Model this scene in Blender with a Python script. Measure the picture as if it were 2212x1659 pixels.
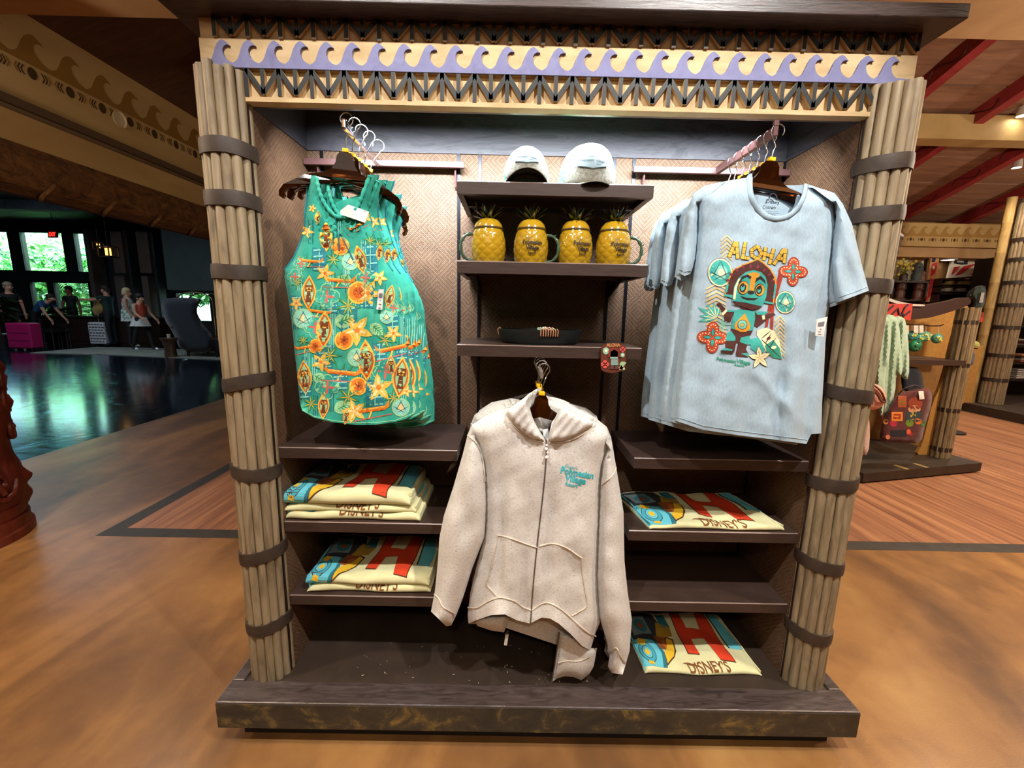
import bpy, math, random
import numpy as np
from mathutils import Vector, Matrix
from mathutils.geometry import delaunay_2d_cdt, tessellate_polygon
random.seed(7); RNG = np.random.default_rng(7)
for _o in list(bpy.data.objects): bpy.data.objects.remove(_o)
sc = bpy.context.scene
C = sc.collection
PI = math.pi; rad = math.radians

# ------------------------------------------------------------------ camera
IW, IH, FPX, CAMH = 2212., 1659., 912., 1.5
_p, _y, _r = rad(9.88), rad(.35), rad(-1.235)
_F = np.array([math.sin(_y)*math.cos(_p), math.cos(_y)*math.cos(_p), -math.sin(_p)])
_X = np.array([math.cos(_y), -math.sin(_y), 0.])
_D = np.cross(_F, _X)
CR = _X*math.cos(_r)+_D*math.sin(_r); CD = -_X*math.sin(_r)+_D*math.cos(_r)
CO = np.array([0., 0., CAMH])
cd_ = bpy.data.cameras.new('camera'); cam = bpy.data.objects.new('camera', cd_); C.objects.link(cam)
cd_.sensor_fit = 'HORIZONTAL'; cd_.sensor_width = 36.; cd_.lens = FPX/IW*36.; cd_.clip_start = .02; cd_.clip_end = 300
cam.matrix_world = Matrix(((CR[0], -CD[0], -_F[0], 0), (CR[1], -CD[1], -_F[1], 0), (CR[2], -CD[2], -_F[2], CAMH), (0, 0, 0, 1)))
sc.camera = cam
def rayd(P):
    P = np.atleast_2d(np.asarray(P, float))
    return ((P[:, 0:1]-IW/2)/FPX)*CR+((P[:, 1:2]-IH/2)/FPX)*CD+_F
def un(P, Y):                      # photo points -> world points at depth Y
    d = rayd(P); t = (np.broadcast_to(np.asarray(Y, float), (len(d),))/d[:, 1])[:, None]
    return CO+d*t
def at(x, y, Y): return un([(x, y)], Y)[0]
def atz(x, y, Z):
    d = rayd([(x, y)])[0]; return CO+d*((Z-CAMH)/d[2])
def atx(x, y, X):
    d = rayd([(x, y)])[0]; return CO+d*(X/d[0])

cy_ = sc.cycles; cy_.max_bounces = 6; cy_.diffuse_bounces = 3; cy_.glossy_bounces = 3; cy_.transmission_bounces = 5; cy_.transparent_max_bounces = 6; cy_.caustics_reflective = False; cy_.caustics_refractive = False; cy_.adaptive_threshold = .02
# ------------------------------------------------------------------ world, colour management
sc.view_settings.view_transform = 'Standard'; sc.view_settings.look = 'None'
sc.view_settings.gamma = 1.; sc.view_settings.exposure = 0.; sc.view_settings.use_curve_mapping = False
wd = bpy.data.worlds.new('world'); sc.world = wd; wd.use_nodes = True
_bg = wd.node_tree.nodes['Background']; _bg.inputs[0].default_value = (.62, .82, 1., 1); _bg.inputs[1].default_value = 4.

# ------------------------------------------------------------------ lights (ceiling fixtures of the shop, and added fills)
def kelvin(rgb): return rgb
WARM = (1., .83, .64); NEUT = (1., .97, .93); COOL = (.84, .92, 1.)
def spot(loc, tgt, power, col, size=60, blend=.5, r=.04):
    l = bpy.data.lights.new('spot_lamp', 'SPOT'); l.energy = power; l.color = col; l.spot_size = rad(size); l.spot_blend = blend; l.shadow_soft_size = r
    o = bpy.data.objects.new('spot_lamp', l); C.objects.link(o); o.location = loc
    o.rotation_euler = (Vector(tgt)-Vector(loc)).to_track_quat('-Z', 'Y').to_euler(); return o
def area(loc, tgt, power, col, sx, sy):
    l = bpy.data.lights.new('area_lamp', 'AREA'); l.energy = power; l.color = col; l.shape = 'RECTANGLE'; l.size = sx; l.size_y = sy
    o = bpy.data.objects.new('area_lamp', l); C.objects.link(o); o.location = loc
    o.rotation_euler = (Vector(tgt)-Vector(loc)).to_track_quat('-Z', 'Y').to_euler(); return o
# track spots aimed at the display (between the camera and the ceiling soffit)
spot((.95, .05, 3.30), (.15, 1.40, 1.05), 260, NEUT, 66, .35, .03)
spot((-.65, .10, 3.30), (.05, 1.40, 1.0), 170, NEUT, 66, .35, .03)
# the display's own light bar behind the frieze
area((.126, 1.44, 2.112), (.126, 1.70, 1.80), 36, COOL, 1.6, .04).data.spread = rad(125)
# warm general downlights of the shop
for (x, y, z, p, s) in ((-2.2, .6, 3.3, 190, 120), (2.4, .5, 3.3, 210, 120), (0, -1.8, 3.3, 170, 130), (-3.3, 3.4, 3.3, 100, 110),
                        (3.4, 2.2, 3.3, 190, 110), (5.2, 4.2, 4.1, 330, 110), (7.4, 6.4, 3.9, 300, 110), (4.2, 6.5, 3.9, 220, 110), (9.5, 5., 3.9, 200, 110)):
    spot((x, y, z), (x, y, 0), p, WARM, s, .8, .06)
# unseen point fills added to either side to brighten ceiling and walls
def fill_point(loc, p, col):
    l = bpy.data.lights.new('fill_point_lamp', 'POINT'); l.energy = p; l.color = col; l.shadow_soft_size = .15; o = bpy.data.objects.new('fill_point_lamp', l); C.objects.link(o); o.location = loc
fill_point((4.9, 2.2, 2.75), 260, WARM); fill_point((-3.9, .9, 2.7), 150, WARM); fill_point((9.5, 4.5, 2.9), 200, WARM)
# broad, soft fill lamp added under the ceiling in front of the display
area((0.1, -1.2, 3.35), (0.1, .9, 0.4), 36, (1., .86, .70), 3.2, 1.6)
# area lamps added: sky stand-in over the garden, cool ambient under the lobby ceiling
area((-15.5, 20.5, 9.5), (-16.5, 22, 1), 19000, (.80, 1., .97), 16, 6)
area((-11., 10., 4.2), (-11., 10.4, 0), 330, (.72, .86, 1.), 7, 6)

# ------------------------------------------------------------------ mesh helpers
def lin(c):
    if isinstance(c, str):
        c = tuple(int(c[i:i+2], 16)/255 for i in (0, 2, 4))
    return tuple((v/12.92 if v <= .04045 else ((v+.055)/1.055)**2.4) for v in c)+(1.,)
class MB:
    def __init__(s): s.v = []; s.f = []; s.m = []
    def add(s, vs, fs, mat):
        n = len(s.v); s.v.extend([tuple(map(float, p)) for p in vs])
        for f in fs: s.f.append([n+i for i in f]); s.m.append(mat)
        return s
    def box(s, x0, x1, y0, y1, z0, z1, mat):
        return s.add([(x0, y0, z0), (x1, y0, z0), (x1, y1, z0), (x0, y1, z0), (x0, y0, z1), (x1, y0, z1), (x1, y1, z1), (x0, y1, z1)],
                     [(0, 3, 2, 1), (4, 5, 6, 7), (0, 1, 5, 4), (2, 3, 7, 6), (1, 2, 6, 5), (3, 0, 4, 7)], mat)
    def bar(s, p, q, a, b, mat, up=(0, 0, 1)):        # box from p to q, a across, b along up
        p, q = Vector(p), Vector(q); d = (q-p).normalized(); w = d.cross(Vector(up))
        if w.length < 1e-6: w = d.cross(Vector((1, 0, 0)))
        w.normalize(); u = w.cross(d).normalized(); w = w*a/2; u = u*b/2
        return s.add([p-w-u, p+w-u, p+w+u, p-w+u, q-w-u, q+w-u, q+w+u, q-w+u],
                     [(0, 1, 2, 3), (7, 6, 5, 4), (0, 4, 5, 1), (2, 6, 7, 3), (1, 5, 6, 2), (3, 7, 4, 0)], mat)
    def tube(s, path, r, mat, n=8, cap=True, flat=1.):
        P = [Vector(p) for p in path]; R = r if isinstance(r, (list, tuple)) else [r]*len(P)
        T = [(P[min(i+1, len(P)-1)]-P[max(i-1, 0)]).normalized() for i in range(len(P))]
        u = T[0].orthogonal().normalized(); vs = []; fs = []
        for i, p in enumerate(P):
            u = (u-T[i]*u.dot(T[i])); u = u.normalized() if u.length > 1e-8 else T[i].orthogonal().normalized()
            w = T[i].cross(u)
            for k in range(n):
                a = 2*PI*k/n; vs.append(p+(u*math.cos(a)+w*math.sin(a)*flat)*R[i])
        for i in range(len(P)-1):
            for k in range(n): fs.append((i*n+k, i*n+(k+1) % n, (i+1)*n+(k+1) % n, (i+1)*n+k))
        if cap: fs.append(tuple(range(n-1, -1, -1))); fs.append(tuple((len(P)-1)*n+k for k in range(n)))
        return s.add(vs, fs, mat)
    def lathe(s, prof, c, mat, n=24, sx=1., sy=1., a0=0., a1=2*PI):
        full = abs(a1-a0-2*PI) < 1e-6; m = n if full else n+1; vs = []; fs = []
        for (r, z) in prof:
            for k in range(m):
                a = a0+(a1-a0)*k/n; vs.append((c[0]+r*math.cos(a)*sx, c[1]+r*math.sin(a)*sy, c[2]+z))
        for i in range(len(prof)-1):
            for k in range(n):
                k2 = (k+1) % m; fs.append((i*m+k, i*m+k2, (i+1)*m+k2, (i+1)*m+k))
        return s.add(vs, fs, mat)
    def ball(s, c, rx, ry, rz, mat, n=10, m=7, rot=None):
        vs = []; fs = []
        for i in range(m+1):
            t = PI*i/m
            for k in range(n):
                a = 2*PI*k/n; p = Vector((rx*math.sin(t)*math.cos(a), ry*math.sin(t)*math.sin(a), rz*math.cos(t)))
                if rot is not None: p = rot @ p
                vs.append((c[0]+p.x, c[1]+p.y, c[2]+p.z))
        for i in range(m):
            for k in range(n): fs.append((i*n+k, (i+1)*n+k, (i+1)*n+(k+1) % n, i*n+(k+1) % n))
        return s.add(vs, fs, mat)
    def prism(s, poly, fn, d0, d1, mat, side=None):     # poly 2D -> fn(u, v, depth)
        poly = [tuple(p) for p in poly]; n = len(poly)
        ar = sum(poly[i][0]*poly[(i+1) % n][1]-poly[(i+1) % n][0]*poly[i][1] for i in range(n))
        if ar < 0: poly = poly[::-1]
        tr = tessellate_polygon([[Vector((p[0], p[1], 0)) for p in poly]])
        a = [fn(p[0], p[1], d0) for p in poly]; b = [fn(p[0], p[1], d1) for p in poly]
        s.add(a+b, [tuple(t) for t in tr]+[tuple(n+i for i in reversed(t)) for t in tr], mat)
        s.add(a+b, [(i, n+i, n+(i+1) % n, (i+1) % n) for i in range(n)], side or mat)
        return s
    def build(s, name, parent=None, smooth=None, loc=None, bevel=0, fix=True):
        root = parent
        while root is not None and root.parent is not None: root = root.parent
        off = Vector(root.location) if root is not None else Vector(loc or (0, 0, 0))
        me = bpy.data.meshes.new(name); v = np.array(s.v, float)-np.array(off)
        me.from_pydata([tuple(p) for p in v], [], s.f)
        mats = []
        for m in s.m:
            if m not in mats: mats.append(m)
        for m in mats: me.materials.append(m)
        ix = {m: i for i, m in enumerate(mats)}
        me.polygons.foreach_set('material_index', [ix[m] for m in s.m])
        if fix:
            import bmesh
            bm = bmesh.new(); bm.from_mesh(me); bmesh.ops.recalc_face_normals(bm, faces=bm.faces); bm.to_mesh(me); bm.free()
        if smooth:
            me.polygons.foreach_set('use_smooth', [True]*len(me.polygons)); me.set_sharp_from_angle(angle=rad(smooth))
        me.update()
        o = bpy.data.objects.new(name, me); C.objects.link(o)
        if parent is not None: o.parent = parent
        else: o.location = off
        if bevel:
            b = o.modifiers.new('bevel', 'BEVEL'); b.width = bevel; b.segments = 2; b.limit_method = 'ANGLE'; b.angle_limit = rad(40)
        return o
def tag(o, label, cat, group=None):
    o['label'] = label; o['category'] = cat
    if group: o['group'] = group
    return o
def thing(name, label, cat, loc=(0, 0, 0), group=None):
    o = bpy.data.objects.new(name, None); C.objects.link(o); o.empty_display_size = .1
    o.location = [float(v) for v in loc]; return tag(o, label, cat, group)
def struct(o): o['kind'] = 'structure'; return o
def stuff(o): o['kind'] = 'stuff'; return o
def dup(root, loc, rot=None, label=None, group=None, skip=()):
    r = root.copy(); C.objects.link(r); r.location = loc
    if rot is not None: r.rotation_euler = rot
    if label: r['label'] = label
    if group: r['group'] = group
    for ch in list(root.children):
        if ch.name.split('.')[0] in skip: continue
        c = ch.copy(); C.objects.link(c); c.parent = r
        for g in list(ch.children):
            if g.name.split('.')[0] in skip: continue
            d = g.copy(); C.objects.link(d); d.parent = c
    return r

# ------------------------------------------------------------------ materials
def _nt(name):
    m = bpy.data.materials.new(name); m.use_nodes = True; nt = m.node_tree
    return m, nt, nt.nodes['Principled BSDF']
def _coord(nt, scale=(1, 1, 1), rot=(0, 0, 0)):
    tc = nt.nodes.new('ShaderNodeTexCoord'); mp = nt.nodes.new('ShaderNodeMapping')
    mp.inputs['Scale'].default_value = scale; mp.inputs['Rotation'].default_value = rot
    nt.links.new(tc.outputs['Object'], mp.inputs[0]); return mp.outputs[0]
def _noise(nt, vec, scale, detail=4, rough=.55, dist=0):
    n = nt.nodes.new('ShaderNodeTexNoise'); n.inputs['Scale'].default_value = scale; n.inputs['Detail'].default_value = detail
    n.inputs['Roughness'].default_value = rough; n.inputs['Distortion'].default_value = dist
    nt.links.new(vec, n.inputs['Vector']); return n.outputs['Fac']
def _ramp(nt, fac, stops):
    r = nt.nodes.new('ShaderNodeValToRGB'); e = r.color_ramp.elements
    while len(e) < len(stops): e.new(.5)
    for k, (p, c) in enumerate(stops): e[k].position = p; e[k].color = lin(c) if isinstance(c, str) else c
    nt.links.new(fac, r.inputs[0]); return r.outputs[0]
def _bump(nt, bs, h, strength, dist=.01):
    b = nt.nodes.new('ShaderNodeBump'); b.inputs['Strength'].default_value = strength; b.inputs['Distance'].default_value = dist
    nt.links.new(h, b.inputs['Height']); nt.links.new(b.outputs[0], bs.inputs['Normal'])
def _math(nt, op, a, b=None, c=None):
    n = nt.nodes.new('ShaderNodeMath'); n.operation = op
    for i, v in enumerate((a, b, c)):
        if v is None: continue
        if isinstance(v, (int, float)): n.inputs[i].default_value = v
        else: nt.links.new(v, n.inputs[i])
    return n.outputs[0]
_MC = {}
def flat(c, rough=.6, metal=0., name=None, spec=.5, emit=0, trans=0, coat=0, alpha=1):
    key = (c, rough, metal, name, spec, emit, trans, coat, alpha)
    if key in _MC: return _MC[key]
    m, nt, bs = _nt(name or 'paint_'+(c if isinstance(c, str) else 'x'))
    bs.inputs['Base Color'].default_value = lin(c); bs.inputs['Roughness'].default_value = rough; bs.inputs['Metallic'].default_value = metal
    bs.inputs['Specular IOR Level'].default_value = spec; bs.inputs['Transmission Weight'].default_value = trans
    bs.inputs['Coat Weight'].default_value = coat; bs.inputs['Alpha'].default_value = alpha
    if emit: bs.inputs['Emission Color'].default_value = lin(c); bs.inputs['Emission Strength'].default_value = emit
    _MC[key] = m; return m
def grain(name, stops, scale=6, stretch=(1, 1, 1), rot=(0, 0, 0), rough=.5, bump=.15, detail=6, dist=.6, spec=.5, coat=0, bscale=None, bdist=.004, croughn=None):
    m, nt, bs = _nt(name); v = _coord(nt, stretch, rot); n = _noise(nt, v, scale, detail, .6, dist)
    nt.links.new(_ramp(nt, n, stops), bs.inputs['Base Color']); bs.inputs['Roughness'].default_value = rough
    bs.inputs['Specular IOR Level'].default_value = spec; bs.inputs['Coat Weight'].default_value = coat
    if croughn is not None: bs.inputs['Coat Roughness'].default_value = croughn
    if bump:
        h = n if bscale is None else _noise(nt, v, bscale, 3)
        _bump(nt, bs, h, bump, bdist)
    return m
M_DARKWOOD = grain('dark_stained_oak', [(.35, '2a201d'), (.52, '3d302c'), (.7, '4a3b36')], 9, (1, 6, 14), rough=.38, bump=.25, dist=1.4)
M_PLINTH = grain('glossy_dark_oak', [(.35, '2e2623'), (.52, '433937'), (.7, '514644')], 9, (1, 6, 14), rough=.3, bump=.3, dist=1.4, spec=.7, coat=.5, croughn=.25)
M_SHELF = grain('dark_brown_laminate', [(.3, '33261f'), (.6, '3e2f29'), (.8, '45352e')], 14, (1, 2, 8), rough=.42, bump=.05)
M_VALANCE = grain('charcoal_oak', [(.40, '2c2a2e'), (.50, '413e42'), (.56, '37343a'), (.75, '4b474c')], 2.2, (1.2, 1, 6), rough=.5, bump=.2, dist=3.5)
M_CREAM = grain('cream_painted_wood', [(.3, 'a88d62'), (.55, 'bfa378'), (.8, 'cab28a')], 7, (1, 1, 3), rough=.7, bump=.1)
M_STRUT = grain('black_green_paint', [(.3, '0d1110'), (.7, '191f1d')], 20, rough=.55, bump=.1)
M_WAVE = grain('violet_blue_paint', [(.3, '66668c'), (.7, '77779c')], 26, rough=.7, bump=.15)
M_CANE = grain('dry_cane', [(.25, '5a4c3b'), (.45, '7d6c52'), (.62, '918063'), (.85, '9d906c')], 16, (2.2, 2.2, .35), rough=.55, bump=.25, dist=1.)
M_BAND = grain('brown_strap', [(.3, '291e16'), (.7, '3e3025')], 22, rough=.6, bump=.2)
def _patina():
    m, nt, bs = _nt('patinated_black_gold'); v = _coord(nt, (1, 1, 1.3)); n = _noise(nt, v, 10, 8, .7, .6)
    nt.links.new(_ramp(nt, n, [(.40, '2b2721'), (.53, '3a3428'), (.61, '64532e'), (.68, '836a38'), (.8, '453a27')]), bs.inputs['Base Color'])
    bs.inputs['Roughness'].default_value = .5; _bump(nt, bs, n, .1); return m
M_PATINA = _patina()
def _matweave():
    m, nt, bs = _nt('woven_mat'); tc = nt.nodes.new('ShaderNodeTexCoord'); sp = nt.nodes.new('ShaderNodeSeparateXYZ'); nt.links.new(tc.outputs['Object'], sp.inputs[0])
    u = _math(nt, 'ADD', sp.outputs[0], sp.outputs[1]); v = sp.outputs[2]
    def tri(x, p): return _math(nt, 'ABSOLUTE', _math(nt, 'SUBTRACT', _math(nt, 'FRACT', _math(nt, 'DIVIDE', x, p)), .5))
    dia = _math(nt, 'ADD', tri(u, .125), tri(v, .125))
    ring = _math(nt, 'ABSOLUTE', _math(nt, 'SUBTRACT', _math(nt, 'FRACT', _math(nt, 'MULTIPLY', dia, 7.)), .5))
    f1 = _math(nt, 'SINE', _math(nt, 'MULTIPLY', u, 900.)); f2 = _math(nt, 'SINE', _math(nt, 'MULTIPLY', v, 900.))
    fine = _math(nt, 'MULTIPLY_ADD', _math(nt, 'MULTIPLY', f1, f2), .5, .5)
    h = _math(nt, 'ADD', _math(nt, 'MULTIPLY', ring, .55), _math(nt, 'MULTIPLY', fine, .72))
    n = _noise(nt, tc.outputs['Object'], 40, 3)
    h2 = _math(nt, 'MULTIPLY_ADD', n, .35, h)
    nt.links.new(_ramp(nt, h2, [(.18, '2a1b12'), (.42, '4c3423'), (.75, '6a4d37'), (1., '86694f')]), bs.inputs['Base Color'])
    bs.inputs['Roughness'].default_value = .55; bs.inputs['Specular IOR Level'].default_value = .4; _bump(nt, bs, h, .5, .003); return m
M_MAT = _matweave()
def _concrete():
    m, nt, bs = _nt('stained_concrete'); v = _coord(nt, (1.1, .42, 1), (0, 0, rad(-38)))
    n = _noise(nt, v, 1.5, 4, .5, 1.1); n2 = _noise(nt, _coord(nt), 9, 5, .6, .4)
    k = _math(nt, 'ADD', _math(nt, 'MULTIPLY', n, .82), _math(nt, 'MULTIPLY', n2, .18))
    nt.links.new(_ramp(nt, k, [(.32, '573c25'), (.46, '795532'), (.56, '91683c'), (.70, 'a37c4a')]), bs.inputs['Base Color'])
    bs.inputs['Roughness'].default_value = .40; bs.inputs['Specular IOR Level'].default_value = .35; bs.inputs['Coat Weight'].default_value = .22; bs.inputs['Coat Roughness'].default_value = .2
    _bump(nt, bs, _noise(nt, _coord(nt), 170, 2), .12, .004); return m
M_CONCRETE = _concrete()
def _planks(name, ang):
    m, nt, bs = _nt(name); v = _coord(nt, (9, .35, 1), (0, 0, ang)); n = _noise(nt, v, 2.2, 5, .6, .4)
    nt.links.new(_ramp(nt, n, [(.3, '694331'), (.45, '8a5d42'), (.58, 'a0704e'), (.75, 'b0835e')]), bs.inputs['Base Color'])
    bs.inputs['Roughness'].default_value = .4; _bump(nt, bs, n, .06, .003); return m
def _slate():
    m, nt, bs = _nt('dark_slate'); v = _coord(nt, (1.2, 3.4, 1)); n = _noise(nt, v, 2.4, 5, .6, .8)
    vo = nt.nodes.new('ShaderNodeTexVoronoi'); vo.feature = 'DISTANCE_TO_EDGE'; vo.inputs['Scale'].default_value = 1.3; nt.links.new(_coord(nt), vo.inputs['Vector'])
    nt.links.new(_ramp(nt, n, [(.3, '0d1013'), (.55, '191e23'), (.75, '2b333a')]), bs.inputs['Base Color'])
    bs.inputs['Roughness'].default_value = .13; bs.inputs['Specular IOR Level'].default_value = .9; bs.inputs['Coat Weight'].default_value = 1.; bs.inputs['Coat IOR'].default_value = 1.9; bs.inputs['Coat Roughness'].default_value = .12; bs.inputs['Coat Tint'].default_value = (.38, .68, 1., 1.)
    h = _math(nt, 'ADD', n, _math(nt, 'MINIMUM', _math(nt, 'MULTIPLY', vo.outputs['Distance'], 6.), .5))
    _bump(nt, bs, h, .24, .03); return m

# ================================================================== the setting
M_PLANKL = _planks('red_brown_planks', rad(-10)); M_PLANKR = _planks('red_brown_planks_diagonal', rad(46)); M_SLATE = _slate()
M_STRIP = grain('dark_inlay_strip', [(.3, '2c2724'), (.7, '3d3733')], 12, rough=.5, bump=.05)
M_SOFFIT = grain('ochre_plaster', [(.3, 'b58f62'), (.7, 'c8a377')], 3, rough=.8, bump=.05)
M_FASCIA = grain('pale_gold_plaster', [(.3, 'b0915a'), (.6, 'c6aa72'), (.8, 'ccb488')], 1.6, (1, .3, 1), rough=.7, bump=.03)
M_DKBROWN = grain('dark_brown_boarding', [(.3, '4a3124'), (.7, '5e4130')], 4, (1, 6, 1), rough=.6)
M_RBROWN = grain('red_brown_boarding', [(.3, '704a34'), (.7, '8a6045')], 4, (6, 1, 1), rough=.6)
M_THATCH = grain('brown_thatch', [(.3, '3f2812'), (.55, '6a461f'), (.8, '8a6230')], 8, (8, 1, 1.2), rough=.85, bump=.5, bdist=.03)
M_WALLDK = grain('dark_lobby_wall', [(.3, '17191a'), (.7, '23282a')], 2, rough=.6)
M_WALLGN = grain('grey_green_wall', [(.3, '2c3836'), (.7, '3a4846')], 1.5, rough=.7)
M_WALLBR = grain('taupe_wall_panel', [(.3, '4a3e38'), (.7, '5d5049')], 2, rough=.7)
M_WALLTAN = grain('tan_plaster', [(.3, '8d6238'), (.7, 'a87a48')], 2, rough=.8)
M_BEAMGREY = grain('grey_beam', [(.3, '3b4448'), (.7, '59646a')], 3, rough=.7)

def quads(name, rects, mat, z=0.):
    mb = MB()
    for (x0, x1, y0, y1) in rects: mb.box(x0, x1, y0, y1, z-.08, z, mat)
    return struct(mb.build(name))
quads('floor', [(-4.6, 14, -5, 2.54), (-4.6, -2.67, 2.54, 16)], M_CONCRETE)
quads('floor', [(-2.56, 1.0, 2.645, 16)], M_PLANKL); quads('floor', [(1.0, 14, 2.645, 16)], M_PLANKR)
mb = MB(); mb.box(-2.67, 14, 2.54, 2.645, -.08, .001, M_STRIP); mb.box(-2.67, -2.56, 2.645, 16, -.08, .001, M_STRIP); struct(mb.build('trim_1'))
mb = MB()                                             # lobby floor: a gentle ramp up from the shop
for (x0, x1, z0, z1) in ((-30, -10.6, .15, .15), (-10.6, -4.6, .15, 0.)):
    mb.add([(x0, -5, z0), (x1, -5, z1), (x1, 16.5, z1), (x0, 16.5, z0)], [(0, 1, 2, 3)], M_SLATE)
struct(mb.build('floor'))
def wallbox(name, *b): mb = MB(); mb.box(*b); return struct(mb.build(name))
wallbox('ceiling', -4.4, 14, -5, 3.25, 3.4, 5.5, M_SOFFIT)                     # flat soffit over the display
wallbox('ceiling', -31, 15, -6, 17, 5.5, 5.7, M_DKBROWN)
wallbox('wall_front', -31, 15, -6, -5, 0, 5.6, M_WALLTAN); wallbox('wall_right', 14, 15, -5, 16, 0, 5.6, M_WALLTAN)
wallbox('wall_back', -4.4, 14, 16, 17, 0, 5.6, M_WALLTAN); wallbox('wall_left', -31, -30, -5, 16.5, 0, 5.6, M_WALLDK)
# --- left: fascia with stencilled waves over the opening to the lobby
FX = -4.4
mb = MB(); mb.box(FX-.3, FX, -5, 15.5, 2.86, 4.03, M_FASCIA); fas = struct(mb.build('wall_lobby_side'))
mb = MB(); mb.box(FX-.3, FX-.02, -5, 15.5, 4.03, 5.5, M_DKBROWN); struct(mb.build('wall_lobby_upper'))
mb = MB(); mb.box(FX, FX+.05, -5, 15.5, 3.17, 3.24, flat('5d4a36', .6)); mb.box(FX, FX+.025, -5, 15.5, 3.13, 3.165, flat('6e5a40', .6)); struct(mb.build('trim_2'))
mb = MB()                                             # thatched beam with rolled lower edge
prof = [(FX-.25, 2.86), (FX+.02, 2.86), (FX+.05, 2.72), (FX+.05, 2.6), (FX+.02, 2.5), (FX-.06, 2.44), (FX-.16, 2.44), (FX-.25, 2.5)]
for k in range(len(prof)):
    a, b = prof[k], prof[(k+1) % len(prof)]
    mb.add([(a[0], -5, a[1]), (b[0], -5, b[1]), (b[0], 15.5, b[1]), (a[0], 15.5, a[1])], [(0, 1, 2, 3)], M_THATCH)
beam = struct(mb.build('trim_3', smooth=40))
for k in range(10):
    mb = MB(); y = 3.0+k*.62; pts = []
    for t in range(9):
        a = rad(-100+t*24); pts.append((FX-.06+.115*math.cos(a), y+.05*math.sin(a*2), 2.53+.10*math.sin(a)))
    mb.tube(pts, .02, M_THATCH, 6); mb.build('binding', beam, smooth=50)
# stencil paint on the fascia
WAVE = [(-.5, 0), (-.40, .06), (-.30, .17), (-.22, .38), (-.15, .60), (-.06, .80), (.05, .93), (.15, .98), (.24, .93), (.33, .84), (.42, .74),
        (.30, .76), (.20, .70), (.14, .58), (.14, .42), (.19, .26), (.28, .13), (.38, .05), (.5, 0)]
G1 = flat('8f6a26', .8); G2 = flat('4a3416', .8); G3 = flat('a98343', .8)
mb = MB()
zs = 3.60
for k in range(26):
    y = 1.6+k*.335
    P = [(u*.335, .04+v*.235) for (u, v) in WAVE]; P = P+[(.1675, -.0), (-.1675, -.0)]
    mb.prism(P, lambda u, v, d: (FX+d, y+u, zs+v), .001, .003, G1)
    q = [(math.cos(a)*.042, math.sin(a)*.05-.07) for a in np.linspace(0, 2*PI, 13)[:-1]]
    mb.prism(q, lambda u, v, d: (FX+d, y+u, zs+v), .001, .003, G2)
    for s in (-1, 1):
        for j in range(3):
            c = s*(.075+.026*j)
            mb.prism([(c, -.03), (c+.012, -.03), (c+s*.022+.012, -.07), (c+.012, -.11), (c, -.11), (c+s*.022, -.07)], lambda u, v, d: (FX+d, y+u, zs+v), .001, .003, G2 if j < 2 else G1)
mb.build('stencil', fas)
mb = MB(); mb.lathe([(0, 0), (.07, 0), (.085, .01), (.085, 0)], (0, 0, 0), flat('d8c9a0', .4), 18)
spk = mb.build('ceiling_speaker', fas); spk.rotation_euler = (0, PI/2, 0); spk.location = Vector(atx(258, 258, FX+.004))
# --- raised ceiling behind the soffit, left
mb = MB(); mb.add([(FX, 3.25, 4.02), (FX, 15.5, 4.02), (-.6, 15.5, 5.3), (-.6, 3.25, 5.3)], [(0, 1, 2, 3)], M_DKBROWN); struct(mb.build('ceiling'))
mb = MB(); mb.box(-3.4, -.4, 3.9, 4.15, 3.95, 5.3, M_RBROWN); struct(mb.build('ceiling_beam')); mb = MB(); mb.box(-3.1, -.4, 5.1, 5.35, 4.05, 5.3, M_RBROWN); struct(mb.build('ceiling_beam'))

# ================================================================== the display unit
U = 15/14.
XL, XR, YB, YF = -.735*U, .971*U, 1.62*U, 1.295*U
BX0, BX1, BY = -.907*U, 1.139*U, 1.14*U
unit = thing('display_unit', 'large open merchandise display with cane pillars, woven back and painted frieze', 'display', (.126, 1.5, 0))
# plinth
mb = MB()
zt, zb = .165*U, .071*U
fr = .088
mb.box(BX0, BX1, BY, BY+fr, zb, zt, M_PLINTH); mb.box(BX0, BX0+fr*.5, BY+fr, 1.95, zb, zt, M_PLINTH); mb.box(BX1-fr*.5, BX1, BY+fr, 1.95, zb, zt, M_PLINTH)
pl = mb.build('plinth_frame', unit, bevel=.004)
mb = MB(); mb.box(BX0+.002, BX1-.002, BY-.0015, BY+.004, zb+.001, zt-.006, M_PATINA); mb.build('plinth_face', unit)
M_DECK = grain('scuffed_dark_deck', [(.3, '2b211b'), (.6, '382c23'), (.85, '43382d')], 5, (2, 1, 1), rough=.5, bump=.08)
mb = MB(); mb.box(BX0+fr*.5, BX1-fr*.5, BY+fr, 1.95, zb, zt-.008, M_DECK); deck = mb.build('deck', unit)
mb = MB(); mb.box(BX0+.055, BX1-.055, BY+.05, 1.93, 0, zb, flat('16100d', .7)); mb.build('toe_kick', unit)
ZD = zt-.008
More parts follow.
